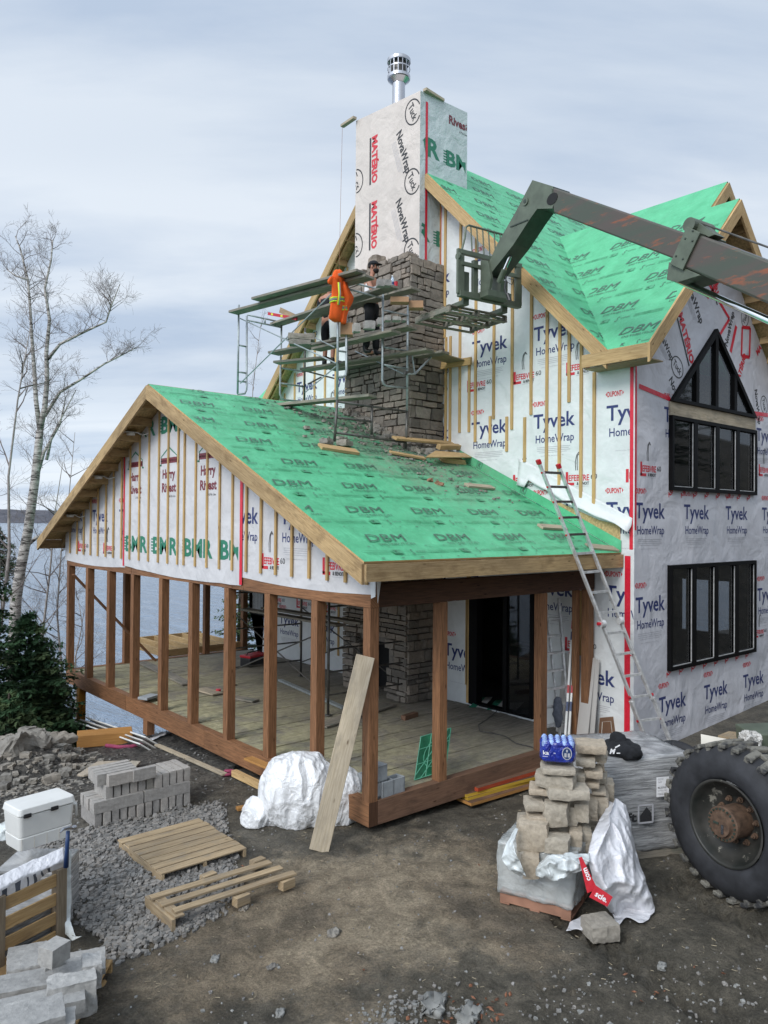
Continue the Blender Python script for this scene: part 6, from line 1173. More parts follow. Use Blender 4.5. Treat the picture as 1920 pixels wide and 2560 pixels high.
mb.bb(0, 0.001, 0, .001, 0, .001); mb.obox(cb0+pdir*.36+pd2*.46+Z*.24, pdir*.27, pd2*.34, Z*.22); WL = one(mb, 'wrapped_stone_load', 'grey_block', 'shrink-wrapped cube of stones forming the base of the tall stack', 'wrapped load', loc=cb0)
mb = MB(); vs, fs = cubegrid(16); out_ = []
for p in vs: w3 = cb0+pdir*(.36+p.x*.385)+pd2*(.45+p.y*.47)+Z*(.235+p.z*.25); out_.append(w3+noise.noise_vector(w3*7)*.022+noise.noise_vector(w3*19)*.008)
mb.mesh(out_, fs); mb.build('film', 'film', WL, smooth=True)
for a_ in ((265, 1270, 400, 1500, 7.45, .2, 'tilted stone at the left shoulder of the wrapped base', .3), (333, 1290, 490, 1565, 7.38, .22, 'upright pinkish stone poking out of the torn wrap', 0), (450, 1310, 610, 1500, 7.5, .2, 'upright stone right of the pinkish one in the torn wrap', 0),
    (275, 990, 575, 1300, 7.5, .24, 'largest rough stone low on the left of the stack', 0), (275, 955, 400, 1100, 7.75, .2, 'stone peeking up behind the largest one', 0), (575, 1055, 790, 1200, 7.72, .22, 'wide rough stone behind the flat pale block', 0), (530, 1135, 775, 1340, 7.42, .2, 'flat-faced pale block in the middle of the stack', -.15), (768, 1060, 885, 1310, 7.62, .22, 'tall stone right of the flat-faced pale block', 0), (845, 1045, 975, 1320, 7.72, .24, 'tall brown stone at the lower right of the stack', 0),
    (935, 1010, 1055, 1200, 8.0, .25, 'narrow stone behind the tall brown one', 0), (1000, 990, 1130, 1160, 8.2, .3, 'stone at the far lower right beside the white sheet', 0), (330, 795, 530, 930, 7.66, .24, 'squared stone over another at the stack\'s left waist', .1), (352, 915, 545, 1032, 7.62, .24, 'squared stone under another at the stack\'s left waist', .1), (530, 805, 760, 1068, 7.6, .24, 'big square rough stone in the middle waist', -.1), (735, 835, 835, 1065, 7.75, .22, 'narrow upright stone right of the big square one', 0), (820, 795, 945, 1035, 7.72, .24, 'upright stone third from the left at the waist', 0),
    (905, 770, 1025, 1015, 7.9, .24, 'dark upright stone at the stack\'s right waist', 0), (980, 735, 1130, 995, 7.98, .28, 'large pitted upright stone at the right of the waist', 0), (527, 660, 965, 825, 7.6, .26, 'long flat stone lying across the waist', .1), (393, 658, 560, 780, 7.75, .24, 'short stone at the left end under the long ones', 0), (437, 532, 840, 718, 7.66, .26, 'long chunky stone second below the water pack', -.12), (770, 535, 920, 660, 7.85, .24, 'stone right of the long chunky one', 0), (492, 468, 822, 590, 7.62, .26, 'stone directly under the blue water pack', .05),
    (905, 602, 1045, 712, 7.95, .26, 'smooth stone in the right column, fifth from the top', 0), (970, 680, 1110, 780, 8.0, .26, 'pale stone topping the pitted upright one', 0), (895, 492, 1080, 620, 7.92, .26, 'brownish stone in the right column, fourth from the top', .1), (835, 394, 1005, 512, 7.9, .26, 'pale block in the right column, third from the top', 0), (985, 360, 1125, 468, 8.1, .26, 'rough stone just under the top right slab', 0), (822, 252, 1115, 392, 7.95, .28, 'big pale slab topping the right column', .05), (1040, 560, 1118, 668, 8.2, .24, 'small stone at the right edge of the right column', 0), (1075, 622, 1185, 850, 8.3, .26, 'tall rough stone at the stack\'s far right behind the rest', 0), (1040, 465, 1090, 560, 8.25, .22, 'stone hidden behind the brownish one', 0)): ss(*a_[:7], rz=a_[7])
mb = MB()
for x in range(4):
    for y in range(3): pass
wpc = D(*qx(660, 475), 7.68); wz = wpc.z; WPK = thing('water_bottle_pack', 'blue shrink-wrapped pack of water bottles on top of the stone stack', 'water pack', wpc)
wa = math.atan2(FWH.y, FWH.x)-pi/2+R_(-10); wx, wy = V((cos(wa), sin(wa), 0)), V((-sin(wa), cos(wa), 0)); wc_ = wpc+wy*.13; wc_.z = wz
mb = MB(); n_ = 64; prof = [(.0, .96), (.02, 1.), (.06, 1.0), (.13, .98), (.165, .99), (.19, .93), (.20, .80)]
vs = []
for (h, k_) in prof:
    for i in range(n_):
        t = 2*pi*i/n_; c, s = cos(t), sin(t); L4 = (abs(c)**5+abs(s)**5)**.2; lob = .012*abs(sin(t*5)) ; vs.append(wc_+wx*(c/L4*(.165+lob)*k_)+wy*(s/L4*(.125+lob)*k_)+Z*h)
fs = [[j*n_+i, j*n_+(i+1) % n_, (j+1)*n_+(i+1) % n_, (j+1)*n_+i] for j in range(len(prof)-1) for i in range(n_)]; fs.append([k for k in range(n_)][::-1]); fs.append([(len(prof)-1)*n_+k for k in range(n_)])
mb.mesh(vs, fs); mb.build('shrink_film', 'pack_film', WPK, smooth=True)
mb = MB()
for i in range(5):
    for j in range(4): p = wc_+wx*(-.128+i*.064)+wy*(-.096+j*.064); mb.lathe(p, [(.030, .15), (.031, .185), (.024, .202), (.015, .208), (.014, .214), (0, .215)], n=12)
mb.build('bottle_tops', 'pack_top', WPK, smooth=True)
mb = MB(); put(mb, [T('eska', -.205, .075, .042, 'white', .115, bold=.01), Rect(-.15, .055, -.10, .058, 'white'), T('24', -.045, .085, .014, 'white')], wc_-wy*.142, wx, ZU, dict(white=0, blue=1, grey=2), .003, clip=[(-.155, 0), (.2, 0), (.2, .2), (-.155, .2)])
c = [(.085+.048*cos(t*pi/14), .095+.062*sin(t*pi/14)) for t in range(28)]; c2 = [(.085+.040*cos(t*pi/14), .095+.054*sin(t*pi/14)) for t in range(28)]
put(mb, [Poly(c, 'white')], wc_-wy*.142, wx, ZU, dict(white=2), .003); put(mb, [Poly(c2, 'b')], wc_-wy*.142, wx, ZU, dict(b=1), .005); put(mb, [Rect(.06, .06, .082, .10, 'white'), Rect(.092, .06, .114, .10, 'white'), Rect(.077, .11, .093, .135, 'white')], wc_-wy*.142, wx, ZU, dict(white=2), .007)
mb.build('label', ['white_ink', 'blue_plastic', 'grey_ink'], WPK)
# torn film, printed white sheet and red strip
g2 = lambda X, Y, h=.03: gp(*qx(X, Y), h); d2 = lambda X, Y, d: D(*qx(X, Y), d)
def shm(u, v): return 0
sheet('plastic_sheet', [[d2(1150, 850, 8.1), d2(1180, 828, 8.05), d2(1230, 835, 8.1), d2(1275, 855, 8.2)], [d2(990, 1160, 7.55), d2(1120, 1110, 7.5), d2(1230, 1060, 7.7), d2(1345, 1090, 8.0)], [d2(930, 1370, 7.35), d2(1060, 1400, 7.3), d2(1250, 1340, 7.45), d2(1400, 1330, 7.8)], [d2(1010, 1700, 7.3), d2(1130, 1640, 7.2), d2(1290, 1620, 7.3), d2(1480, 1600, 7.6)], [g2(1170, 1900), g2(1260, 1900), g2(1400, 1880), g2(1560, 1830)], [g2(1200, 1995), g2(1300, 1965), g2(1410, 1970), g2(1545, 1900)]], ['film_white'], 'big white torn plastic sheet hanging from the stone stack down to the mud', 'plastic sheet', 80, 100, .05, 4.5, folds=3, thick=.003)
sheet('plastic_sheet', [[g2(880, 1920, .06), g2(990, 1935, .05), g2(1080, 1990, .03)], [g2(770, 1990, .05), g2(920, 2000, .05), g2(1060, 2025, .03)], [g2(735, 2060, .02), g2(870, 2062, .03), g2(1000, 2040, .02)]], ['film_white'], 'torn flap of white plastic lying in front of the reddish pallet', 'plastic sheet', 26, 16, .02, 7.)
sheet('plastic_film', [[d2(260, 1090, 7.5), d2(285, 1100, 7.45)], [d2(165, 1250, 7.4), d2(235, 1230, 7.3)], [d2(120, 1380, 7.35), d2(260, 1330, 7.2)], [d2(190, 1480, 7.3), d2(330, 1480, 7.2)], [d2(300, 1545, 7.35), d2(360, 1550, 7.3)]], ['milky_film'], 'milky torn film curling off the left of the stone stack', 'plastic film', 16, 40, .05, 8.)
sheet('plastic_film', [[d2(480, 1420, 7.35), d2(600, 1340, 7.25), d2(800, 1340, 7.25), d2(960, 1330, 7.35)], [d2(450, 1480, 7.28), d2(590, 1420, 7.1), d2(760, 1420, 7.1), d2(940, 1430, 7.2)], [d2(450, 1540, 7.3), d2(590, 1600, 7.15), d2(720, 1560, 7.1), d2(900, 1480, 7.2)]], ['milky_film'], 'bunched milky film rolled over the front edge of the wrapped stones', 'plastic film', 40, 24, .06, 8.)
rs = thing('red_label_strip', 'torn red strip with white letters hanging from the wrapped stones', 'strip', d2(900, 1400, 7.0))
def strip(a, b_, w0, w1, txt, flip, off, d_=7.0):
    A, B = d2(*a, d_), d2(*b_, d_-.02); u = (B-A).normalized(); v = u.cross(FW).normalized(); l = (B-A).length; mb = MB()
    mb.prism([A-v*w0/2, B-v*w1/2, B+v*w1/2, A+v*w0/2], FW*.002)
    n_u, n_v = (u, v) if not flip else (-u, -v)
    O = (A if not flip else B)-v*0; s_ = -1 if u.cross(v).dot(FW) > 0 else 1
    vv2 = n_v if n_u.cross(n_v).dot(FW) < 0 else -n_v
    put(mb, [T(txt, off, -.022, .05, 'w', None, bold=.03)], O-FW*.003, n_u, vv2, dict(w=1), .002, clip=[(0, -w1/2), (l, -w1/2), (l, w1/2), (0, w1/2)]); mb.build('printed_strip', ['red_ink', 'white_ink'], rs)
strip((870, 1370), (985, 1690), .03, .10, 'com', True, .10); strip((985, 1690), (1150, 1790), .12, .10, 'scie.', False, .03, 6.92)
mb = MB(); p = g2(1050, 1950, 0); mb2 = D(*qx(1055, 1870), 7.15); stone(mb, V((mb2.x, mb2.y, p.z+.08)), (.28, .26, .15), -.5, amp=.06, rnd=.2, n=10); one(mb, 'stone_block', 'rubble', 'dark worn stone block weighing down the white sheet on the mud', 'stone', loc=None)
# ------------------------------------------------------------------ shrink-wrapped load behind the stack
lw = gp(1590, 2138); la_ = math.atan2(FWH.y, FWH.x)-pi/2+R_(14); lx, ly = V((cos(la_), sin(la_), 0)), V((-sin(la_), cos(la_), 0)); ld = D(1612, 2010, 8.75)
lc = V((ld.x, ld.y, gzn(ld.x, ld.y)))+ly*.5; topz = D(1600, 1895, 8.7).z; hh = topz-lc.z
SW = thing('wrapped_load', 'waist-high pallet load in grey stretch wrap with a white label, behind the stone stack', 'wrapped load', lc)
mb = MB(); vs, fs = cubegrid(24); out_ = []
for p in vs:
    L8 = (abs(p.x)**10+abs(p.y)**10)**.1 if abs(p.x)+abs(p.y) > 0 else 1; sq = 1-.04*abs(p.z)**6; w3 = lc+lx*(p.x/max(L8, 1)*.62*sq*1.)+ly*(p.y/max(L8, 1)*.5*sq)+Z*(hh*.53+p.z*hh*.47); out_.append(w3+noise.noise_vector(V((w3.x*3, w3.y*3, w3.z*8)))*.022+noise.noise_vector(w3*13)*.010)
mb.mesh(out_, fs); mb.build('stretch_film', 'stretch_wrap', SW, smooth=True); mb = MB(); mb.obox(lc+Z*.05, lx*.55, ly*.48, Z*.05); mb.build('pallet_base', 'grey_plank', SW)
fo = lc-ly*.55; put_ = lambda ms, mats, off, nm: (lambda mb: (put(mb, ms, fo, lx, ZU, {k_: i for i, k_ in enumerate(('white', 'black', 'grey'))}, off), mb.build(nm, mats, SW)))(MB())
lz0 = hh*.62; put_([Rect(.10, lz0, .26, lz0+.22, 'white'), T('SILVERADO' if False else 'BLEND', .12, lz0+.09, .022, 'black', .12, bold=.02), T('NATURAL GREY', .12, lz0+.06, .016, 'black', .12), T('7477', .12, lz0+.15, .02, 'black')]+[Rect(.115, lz0+.185+i*.009, .19, lz0+.189+i*.009, 'grey') for i in range(3)]+[Rect(.115, lz0+.02+i*.012, .20, lz0+.025+i*.012, 'grey') for i in range(2)], ['white_ink', 'black_ink', 'grey_ink'], .022, 'label')
put_([T('aft', -.36, hh*.40, .10, 'black', .22, bold=.04), T('Ap', .22, hh*.42, .12, 'black', .2, bold=.05), Line2([(-.12, hh*.38), (.06, hh*.38), (.06, hh*.55), (-.12, hh*.55)], .02, 'grey', True), Poly([(-.10, hh*.39), (.04, hh*.39), (.04, hh*.47), (-.02, hh*.53), (-.10, hh*.45)], 'black')], ['white_ink', 'black_ink', 'grey_ink'], .016, 'print')
HD = thing('black_sweatshirt', 'black sweatshirt bundled on top of the grey stretch-wrapped load', 'sweatshirt', D(1556, 1870, 8.9))
def blobby(mb, c, sx, sy, sz_, amp, fr, n=14, mat=0, a=None, floor=None, pw=2.6, ridge=True, zs=1.):
    vs, fs = cubegrid(n); X_, Y_ = a or (RTH, FWH); o_ = []; se = V((random.random()*30,)*3)
    for p in vs:
        Lp = (abs(p.x)**pw+abs(p.y)**pw+abs(p.z)**pw)**(1/pw); q3 = p/Lp; w3 = V(c)+X_*q3.x*sx+Y_*q3.y*sy+Z*q3.z*sz_; wn = V((w3.x, w3.y, w3.z*zs))+noise.noise_vector(w3*2.)*.12; nn_ = (1-2*abs(noise.noise(wn*fr+se)))*amp; nn_ += (1-2*abs(noise.noise(wn*fr*2.1+se)))*amp*.45+(1-2*abs(noise.noise(wn*fr*5+se)))*amp*.17
        w3 = w3+(X_*q3.x+Y_*q3.y+Z*q3.z).normalized()*nn_
        if floor is not None: fl_ = floor(w3) if callable(floor) else floor; w3.z = max(w3.z, fl_+.004*random.random())
        o_.append(w3)
    mb.mesh(o_, fs, mat)
mb = MB(); blobby(mb, D(1556, 1874, 8.9), .17, .2, .075, .03, 7.); blobby(mb, D(1545, 1855, 8.95), .07, .09, .09, .02, 8.); blobby(mb, D(1580, 1876, 8.8), .09, .12, .05, .02, 8.); mb.build('fabric', 'black_cloth', HD, smooth=True)
mb = MB(); put(mb, [T('M', -.02, 0, .055, 'w', .07, bold=.05, shear=.3), Rect(.06, .0, .10, .01, 'w'), Rect(.07, .03, .13, .045, 'w', .5)], D(1528, 1884, 8.62), RTH, ZU, dict(w=0), .0); mb.build('print', 'white_ink', HD)
def torus(mb, c, R, r, ax, n=40, m=12, mat=0, a0=0, a1=2*pi):
    ax = V(ax).normalized(); e = ax.orthogonal().normalized(); f = ax.cross(e); mb.path([V(c)+(e*cos(a0+(a1-a0)*i/n)+f*sin(a0+(a1-a0)*i/n))*R for i in range(n+1)], r, m, mat)
mb = MB(); tc_ = D(1690, 1902, 9.6); torus(mb, tc_, .25, .075, (-.35, -.3, .85)); o = one(mb, 'old_tyre', 'tyre_rubber', 'small black tyre lying behind the ladder feet and the wrapped load', 'tyre', smooth=True)
mb = MB(); mb.prism([D(1752, 1835, 9.4), D(1830, 1850, 9.2), D(1865, 1885, 9.0), D(1754, 1905, 9.1)], (0, 0, -.02)); one(mb, 'plywood_sheet', 'drywall_edge', 'pale pink plywood offcut with a cut corner above the big wheel', 'plywood')
mb = MB(); mb.prism([D(1795, 1838, 9.8), D(1822, 1828, 10.), D(1865, 1832, 9.9), D(1838, 1848, 9.6)], (0, 0, -.05)); one(mb, 'board', 'pallet_wood', 'short grey-brown board lying behind the plywood offcut', 'board'); mb = MB(); mb.beam(D(1835, 1862, 9.5), D(1925, 1838, 9.8), .12, .05); one(mb, 'board', 'new_wood', 'pale board running to the right edge behind the crumpled foil', 'board')
mb = MB(); mb.obox(D(1800, 1960, 9.9), lx*.7, ly*.5, Z*.32); one(mb, 'wrapped_stone_load', 'stretch_wrap', 'low wrapped load hidden behind the big wheel under the plywood', 'wrapped load', bevel=.03)
mb = MB(); blobby(mb, D(1876, 1850, 9.1), .085, .08, .075, .035, 12., 12); one(mb, 'crumpled_bag', 'crumple_foil', 'crumpled silvery paper bag beside the green machine body', 'bag', smooth=False)
# ------------------------------------------------------------------ tarp bundle with the leaning plank
tb = gp(765, 2072); mb = MB(); tcn = tb+FWH*.30-RTH*.12; random.seed(9); fl_ = lambda p: gzn(p.x, p.y)+.005
blobby(mb, V((tcn.x, tcn.y, tb.z+.33)), .47, .38, .49, .045, 4.2, 100, floor=fl_, pw=2.2, zs=.35); 
TB = thing('tarp_bundle', 'large crumpled white plastic tarp bundled against the porch corner', 'tarp', V((tcn.x, tcn.y, tb.z)))
mb.v = [v for v in mb.v]; mb.build('crumpled_sheet', 'tarp', TB, smooth=True)
mb = MB(); p = tcn+RTH*.52; blobby(mb, V((p.x, p.y, tb.z+.28)), .26, .27, .36, .04, 5., 60, floor=fl_, pw=2.2, zs=.4); p = tcn-RTH*.50-FWH*.1; blobby(mb, V((p.x, p.y, tb.z+.08)), .18, .2, .20, .04, 5., 44, floor=fl_, pw=2.2, zs=.5); mb.build('loose_fold', 'tarp', TB, smooth=True)
a, b_ = gp(797, 2128), at(915, 1634, 'y', -.05); b_ = at(914, 1640, 'x', -.03); mb = MB(); up_n = RTH.cross((b_-a).normalized()); u_ = (b_-a).normalized(); wv = (RTH-u_*RTH.dot(u_)).normalized(); mb.obox((a+b_)/2, (b_-a)/2, wv*.115, u_.cross(wv)*.02); one(mb, 'plank', 'old_board', 'long weathered plank leaning on the porch corner post over the white tarp', 'plank', loc=a, bevel=.006)
# ------------------------------------------------------------------ lumber by the porch front, planks along the left side
LG = 'painted lumber boards piled by the porch'
for i, (p, q3, w_, th, m_, lab, dz) in enumerate((((1178, 2012), (1352, 1960), .30, .04, 'orange_wood', 'bottom orange-edged board of the pile by the porch', .02), ((1170, 1998), (1340, 1950), .28, .04, 'tip_yellow', 'lower yellow-edged board of the pile by the porch', .06), ((1165, 1990), (1340, 1945), .26, .04, 'tip_yellow', 'upper yellow-edged board of the pile by the porch', .10), ((1195, 1975), (1345, 1930), .26, .05, 'tip_red', 'red-edged top board of the pile by the porch', .15))):
    a, b_ = at(*p, 'z', -.38+dz), at(*q3, 'z', -.38+dz); b_ = a+(b_-a).normalized()*max(1.3, (b_-a).length*1.1); mb = MB(); d_ = (b_-a); sd_ = d_.cross(Z).normalized(); c = (a+b_)/2-sd_*w_/2*-1*(1 if sd_.dot(FWH) > 0 else -1)
    mb.obox(c, d_/2, sd_*(w_/2), Z*(th/2)); o_i = len(mb.f); mb.m = [1 if abs((V(mb.v[f[0]])+V(mb.v[f[2]])).z/2-c.z-th/2) < .003 else 0 for f in mb.f]; one(mb, 'board', [m_, 'sill_brown'], lab, 'board', LG, bevel=.0)
def gplank(a, b_, w_, th, m_, lab, dz=.03): A, B = gp(*a, dz), gp(*b_, dz); mb = MB(); mb.beam(A, B, w_, th); return one(mb, 'board', m_, lab, 'board', 'boards on the ground beside the porch', bevel=.003)
gplank((392, 1862), (562, 1936), .09, .03, 'old_board', 'long thin board on the gravel under the porch edge', .05); gplank((585, 1932), (668, 1972), .09, .09, 'new_wood', 'short square timber under the porch edge by the white tarp', .06); gplank((592, 2022), (650, 2012), .09, .04, 'orange_wood', 'small orange-brown board end poking from under the white tarp', .03)
for i in range(3):
    A, B = D(186+i*14, 1803-i*2, 15.9+i*.1), D(350+i*7, 1860-i*5, 13.4+i*.1); mb = MB(); d_ = (B-A).normalized(); sd_ = d_.cross(Z).normalized(); c = (A+B)/2+Z*i*.025; sd2_ = (sd_*.8-Z*.6).normalized() if sd_.dot(FWH) > 0 else (-sd_*.8-Z*.6).normalized(); sd2_ = (sd2_-d_*sd2_.dot(d_)).normalized(); mb.obox(c+sd2_*.22, (B-A)/2, sd2_*.22, sd2_.cross(d_)*.012); one(mb, 'foam_panel', ['plastic_white', 'drywall'][i % 2], ('white insulation panel at the bottom of the three leaning under the porch', 'white insulation panel between two others under the porch', 'white insulation panel on top of the three leaning under the porch')[i], 'panel', 'insulation panels under the porch')
mb = MB(); p = gp(262, 1862); mb.box(p+Z*.14, (.95, .4, .22), R_(-20)); one(mb, 'timber_block', 'orange_wood', 'orange painted timber block lying under the porch beside the yellow post', 'timber', bevel=.01)
mb = MB(); mb.path([gp(265, 1864, .02), gp(300, 1868, .02), gp(330, 1866, .02), gp(355, 1860, .02), gp(362, 1855, .04)], .035, 7); one(mb, 'rag', 'mag_cloth', 'magenta strap on the gravel by the far porch footing', 'strap', smooth=True); mb = MB(); p = gp(568, 1938); torus(mb, p+Z*.03, .09, .025, (0, .1, 1), 20, 6); torus(mb, p+Z*.05+V((.05, .02, 0)), .06, .02, (.2, .1, 1), 20, 6); one(mb, 'rag', 'mag_cloth', 'magenta strap coiled at the near steel footing', 'strap', smooth=True)
sheet('plastic_sheet', [[gp(382, 1850, .03), gp(415, 1836, .05)], [gp(370, 1842, .03), gp(410, 1830, .04)]], ['film_white'], 'scrap of white sheet on the bank under the porch', 'plastic sheet', 12, 8, .05, 4.)
# ------------------------------------------------------------------ on the porch floor
def cblock(c, rz, lab, s=(.39, .15, .19), upright=False):
    mb = MB(); M = Matrix.Rotation(rz, 3, 'Z') @ (Matrix.Rotation(pi/2, 3, 'Y') if upright else Matrix.Identity(3)); X_, Y_, Z_ = (M @ V(a) for a in ((1, 0, 0), (0, 1, 0), (0, 0, 1))); w_, d_, h = s; t = .028
    for l in (-w_/2+t/2, 0, w_/2-t/2): mb.obox(V(c)+X_*l, Y_*(d_/2), X_*(t/2), Z_*(h/2))
    for l in (-d_/2+t/2, d_/2-t/2): mb.obox(V(c)+Y_*l, X_*(w_/2-.001), Y_*(t/2), Z_*(h/2-.001))
    return one(mb, 'concrete_block', 'cinder', lab, 'block', 'hollow concrete blocks at the porch corner', loc=V(c), bevel=.003)
p = at(970, 2000, 'y', .0); cblock((.42, .10, .095), R_(3), 'hollow concrete block lying on the porch edge, right of the pair'); cblock((.24, .12, .20), R_(8), 'hollow concrete block standing on end by the corner post', upright=True); cblock((.30, .32, .095), R_(88), 'hollow concrete block behind the corner post')
PN = thing('green_panel', 'green ribbed plastic panel leaning against the second porch post', 'panel', at(1050, 1935, 'y', .15))
pa, pb, pc_, pd_ = at(1036, 1950, 'z', .0), at(1052, 1842, 'y', .42), at(1127, 1820, 'y', .30), at(1110, 1935, 'z', .0); pd_ = pa+(pc_-pb); nr = (pb-pa).cross(pd_-pa).normalized(); mb = MB(); mb.prism([pa, pb, pc_, pd_], nr*.015); mb.build('sheet', 'green_plastic', PN)
mb = MB(); qq = lambda u, v: pa+(pb-pa)*v+(pd_-pa)*u-nr*.004*(1 if nr.dot(FWH) > 0 else -1)
for (u0, v0), (u1, v1) in (((0, 0), (0, 1)), ((0, 1), (1, 1)), ((1, 1), (1, 0)), ((1, 0), (0, 0)), ((0, .35), (1, .35)), ((.35, 0), (.35, 1)), ((.7, 0), (.7, 1)), ((0, .7), (1, .7)), ((0, .1), (.9, 1)), ((.2, 0), (1, .85))): mb.tube(qq(u0, v0), qq(u1, v1), .007 if abs(u0-u1) < 1 else .006, n=5)
mb.path([qq(.5+.3*cos(t), .5+.3*sin(t)) for t in [i*pi/10 for i in range(21)]], .006, 5); mb.build('rib', 'green_rib', PN)
for i, (w_, off, X0) in enumerate(((.60, .03, 0), (.52, .10, .14))):
    a_ = at(1500-i*25, 1870, 'z', 0.); mb = MB(); y0 = .12+.04*i; yb3 = .30; mb.prism([V((4.38+off, -.02-off, .0)), V((4.38+off, .62-off*2, .0)), V((4.62, .62-off*2, 1.25-.02*i)), V((4.62, -.02-off, 1.25-.02*i))], (.014, 0, .002)); one(mb, 'drywall_sheet', 'drywall', ('pale wallboard sheet leaning on the wall at the porch end, front one', 'pale wallboard sheet leaning behind another at the porch end')[i], 'wallboard', 'wallboard sheets leaning at the porch end')
mb = MB(); mb.prism([at(1492, 1900, 'y', -.35), at(1500, 1795, 'y', -.30), at(1533, 1792, 'y', -.33), at(1546, 1880, 'y', -.4)], FWH*.015); mb2_ = [at(X, Y, 'y', -.37) for X, Y in ((1501, 1890), (1506, 1805), (1527, 1803), (1537, 1885))]; mb.path(mb2_[::1], .005, 4, 1); one(mb, 'panel', ['brown_panel', 'drywall_edge'], 'brown panel with a thin pale border leaning by the corner of the wall', 'panel')
ST = thing('step_ladder', 'folded aluminium step ladder leaning inside the porch end', 'ladder', at(1400, 1860, 'z', 0))
sa, sb_, sc2, sd2 = V((3.72, .32, .0)), V((4.28, .20, .02)), V((4.30, .75, 2.15)), V((4.55, .62, 2.16))
for a, b_ in ((sa, sc2), (sb_, sd2)): mb = MB(); mb.beam(a, b_, .03, .07); mb.build('rail', 'alu', ST)
for i in range(7): t = .1+i*.125; mb = MB(); mb.beam(sa.lerp(sc2, t), sb_.lerp(sd2, t), .08, .03); mb.build('step', 'alu', ST)
for i in range(2): mb = MB(); mb.beam(V((3.68+.5*i, .40-.1*i, 0)), V((4.3+.2*i, .85, 2.1)), .025, .05); mb.build('rear_rail', 'alu', ST)
for k_, (x0, off) in enumerate(((1413, 0), (1422, .05))):
    A, B = at(x0-1, 1860, 'y', .12), at(x0+22, 1505, 'y', .45); mb = MB(); d_ = B-A
    for t0, t1, m_ in ((0, .22, 0), (.22, .285, 1), (.285, .345, 0), (.345, .40, 2), (.40, .72, 0), (.72, .78, 1), (.78, .80, 0), (.80, .86, 2), (.86, 1, 0)): mb.beam(A+d_*t0, A+d_*t1, .03, .05, mat=m_)
    one(mb, 'levelling_staff', ['plastic_white', 'blue_plastic', 'red_plastic'], ('white measuring staff with blue and red bands at the porch end, left one', 'white measuring staff with blue and red bands at the porch end, right one')[k_], 'staff', 'measuring staffs at the porch end')
mb = MB(); blobby(mb, at(1395, 1780, 'y', .25), .06, .05, .22, .02, 7., 14); one(mb, 'grey_sweater', 'denim_grey', 'grey-blue sweater hanging on the step ladder', 'sweater', smooth=True)
cp = [at(X, Y, 'z', .012) for X, Y in ((1254, 1755), (1240, 1780), (1215, 1800), (1196, 1812), (1200, 1828), (1230, 1832), (1262, 1840), (1290, 1858), (1320, 1865), (1350, 1873))]; mb = MB(); pts = []
for i in range(len(cp)-1): pts += [cp[i].lerp(cp[i+1], t/3) for t in range(3)]
mb.path(pts, .009, 6); one(mb, 'power_cable', 'galv_dark', 'grey cable snaking over the porch floor from the open door', 'cable', smooth=True)
for i, (x0, lab) in enumerate(((1172, 'printed paper bag flattened on the floor at the left of the open door'), (1216, 'printed paper bag flattened on the floor at the middle of the open door'), (1250, 'plain grey paper bag flattened at the right of the open door'))):
    r0 = [at(x0+dx, 1768+i*6, 'z', .01) for dx in (0, 18, 36)]; r1 = [at(x0+16+dx, 1752+i*6, 'z', .07) for dx in (0, 18, 36)]; r2_ = [at(x0+24+dx, 1742+i*7, 'z', .03) for dx in (0, 18, 36)]; o = sheet('paper_bag', [r0, r1, r2_], ['drywall', 'green_ink', 'black_ink', 'white_ink'], lab, 'bag', 12, 12, .015, 6., matf=(lambda u, v: 1 if u < .5 and i < 2 else 0)); o['group'] = 'paper bags at the open door'
def fl(a, b_, w_, th, m_, lab, z=.02, name='board', g='boards lying on the porch floor'): mb = MB(); mb.beam(at(*a, 'z', z), at(*b_, 'z', z), w_, th); return one(mb, name, m_, lab, 'board', g, bevel=.003)
fl((355, 1655), (470, 1710), .25, .03, 'grey_plank', 'wide grey plank on the far porch floor behind the fifth post'); fl((500, 1722), (545, 1735), .25, .03, 'old_board', 'short pale plank end on the porch floor by the red tape roll'); fl((580, 1742), (640, 1752), .20, .03, 'grey_plank', 'short grey board on the porch floor right of the red tape roll'); fl((700, 1700), (860, 1770), .1, .04, 'galv', 'long grey rail lying on the porch floor under the scaffold', name='rail'); fl((620, 1895), (680, 1920), .14, .03, 'orange_wood', 'reddish board inside the porch edge above the white tarp')
fl((800, 1815), (975, 1760), .3, .03, 'grey_plank', 'dark plank under the feet of the indoor scaffold'); fl((1008, 1795), (1040, 1785), .1, .08, 'sill_brown', 'short dark timber block on the porch floor before the fireplace')
for i in range(2): mb = MB(); p = at(372, 1742, 'z', .03+i*.05); mb.box(p, (.35, .22, .045), .4+i*.05); one(mb, 'paving_slab', 'concrete', ('grey paving slab under another by the fourth porch post', 'grey paving slab on top of another by the fourth porch post')[i], 'slab', 'paving slabs on the porch', bevel=.004)
mb = MB(); p = at(546, 1730, 'z', .0); mb.lathe(p, [(.02, 0), (.05, 0), (.05, .06), (.02, .06)], n=18); one(mb, 'tape_roll', 'tape_red', 'roll of red tape on the porch floor', 'tape roll')
TB2 = thing('tool_box', 'black and red tool box on the far porch floor', 'tool box', at(630, 1660, 'z', 0)); p = at(635, 1662, 'z', 0.); mb = MB(); mb.box(p+Z*.10, (.62, .32, .20), .3); mb.build('box_body', 'black_plastic', TB2, bevel=.02); mb = MB(); mb.box(p+Z*.23, (.64, .34, .06), .3); mb.build('lid', 'red_plastic', TB2, bevel=.02); mb = MB(); mb.path([p+V((-.25, -.08, .26)), p+V((-.2, -.06, .32)), p+V((.2, .06, .32)), p+V((.25, .08, .26))], .014, 6); mb.build('handle', 'black_plastic', TB2)
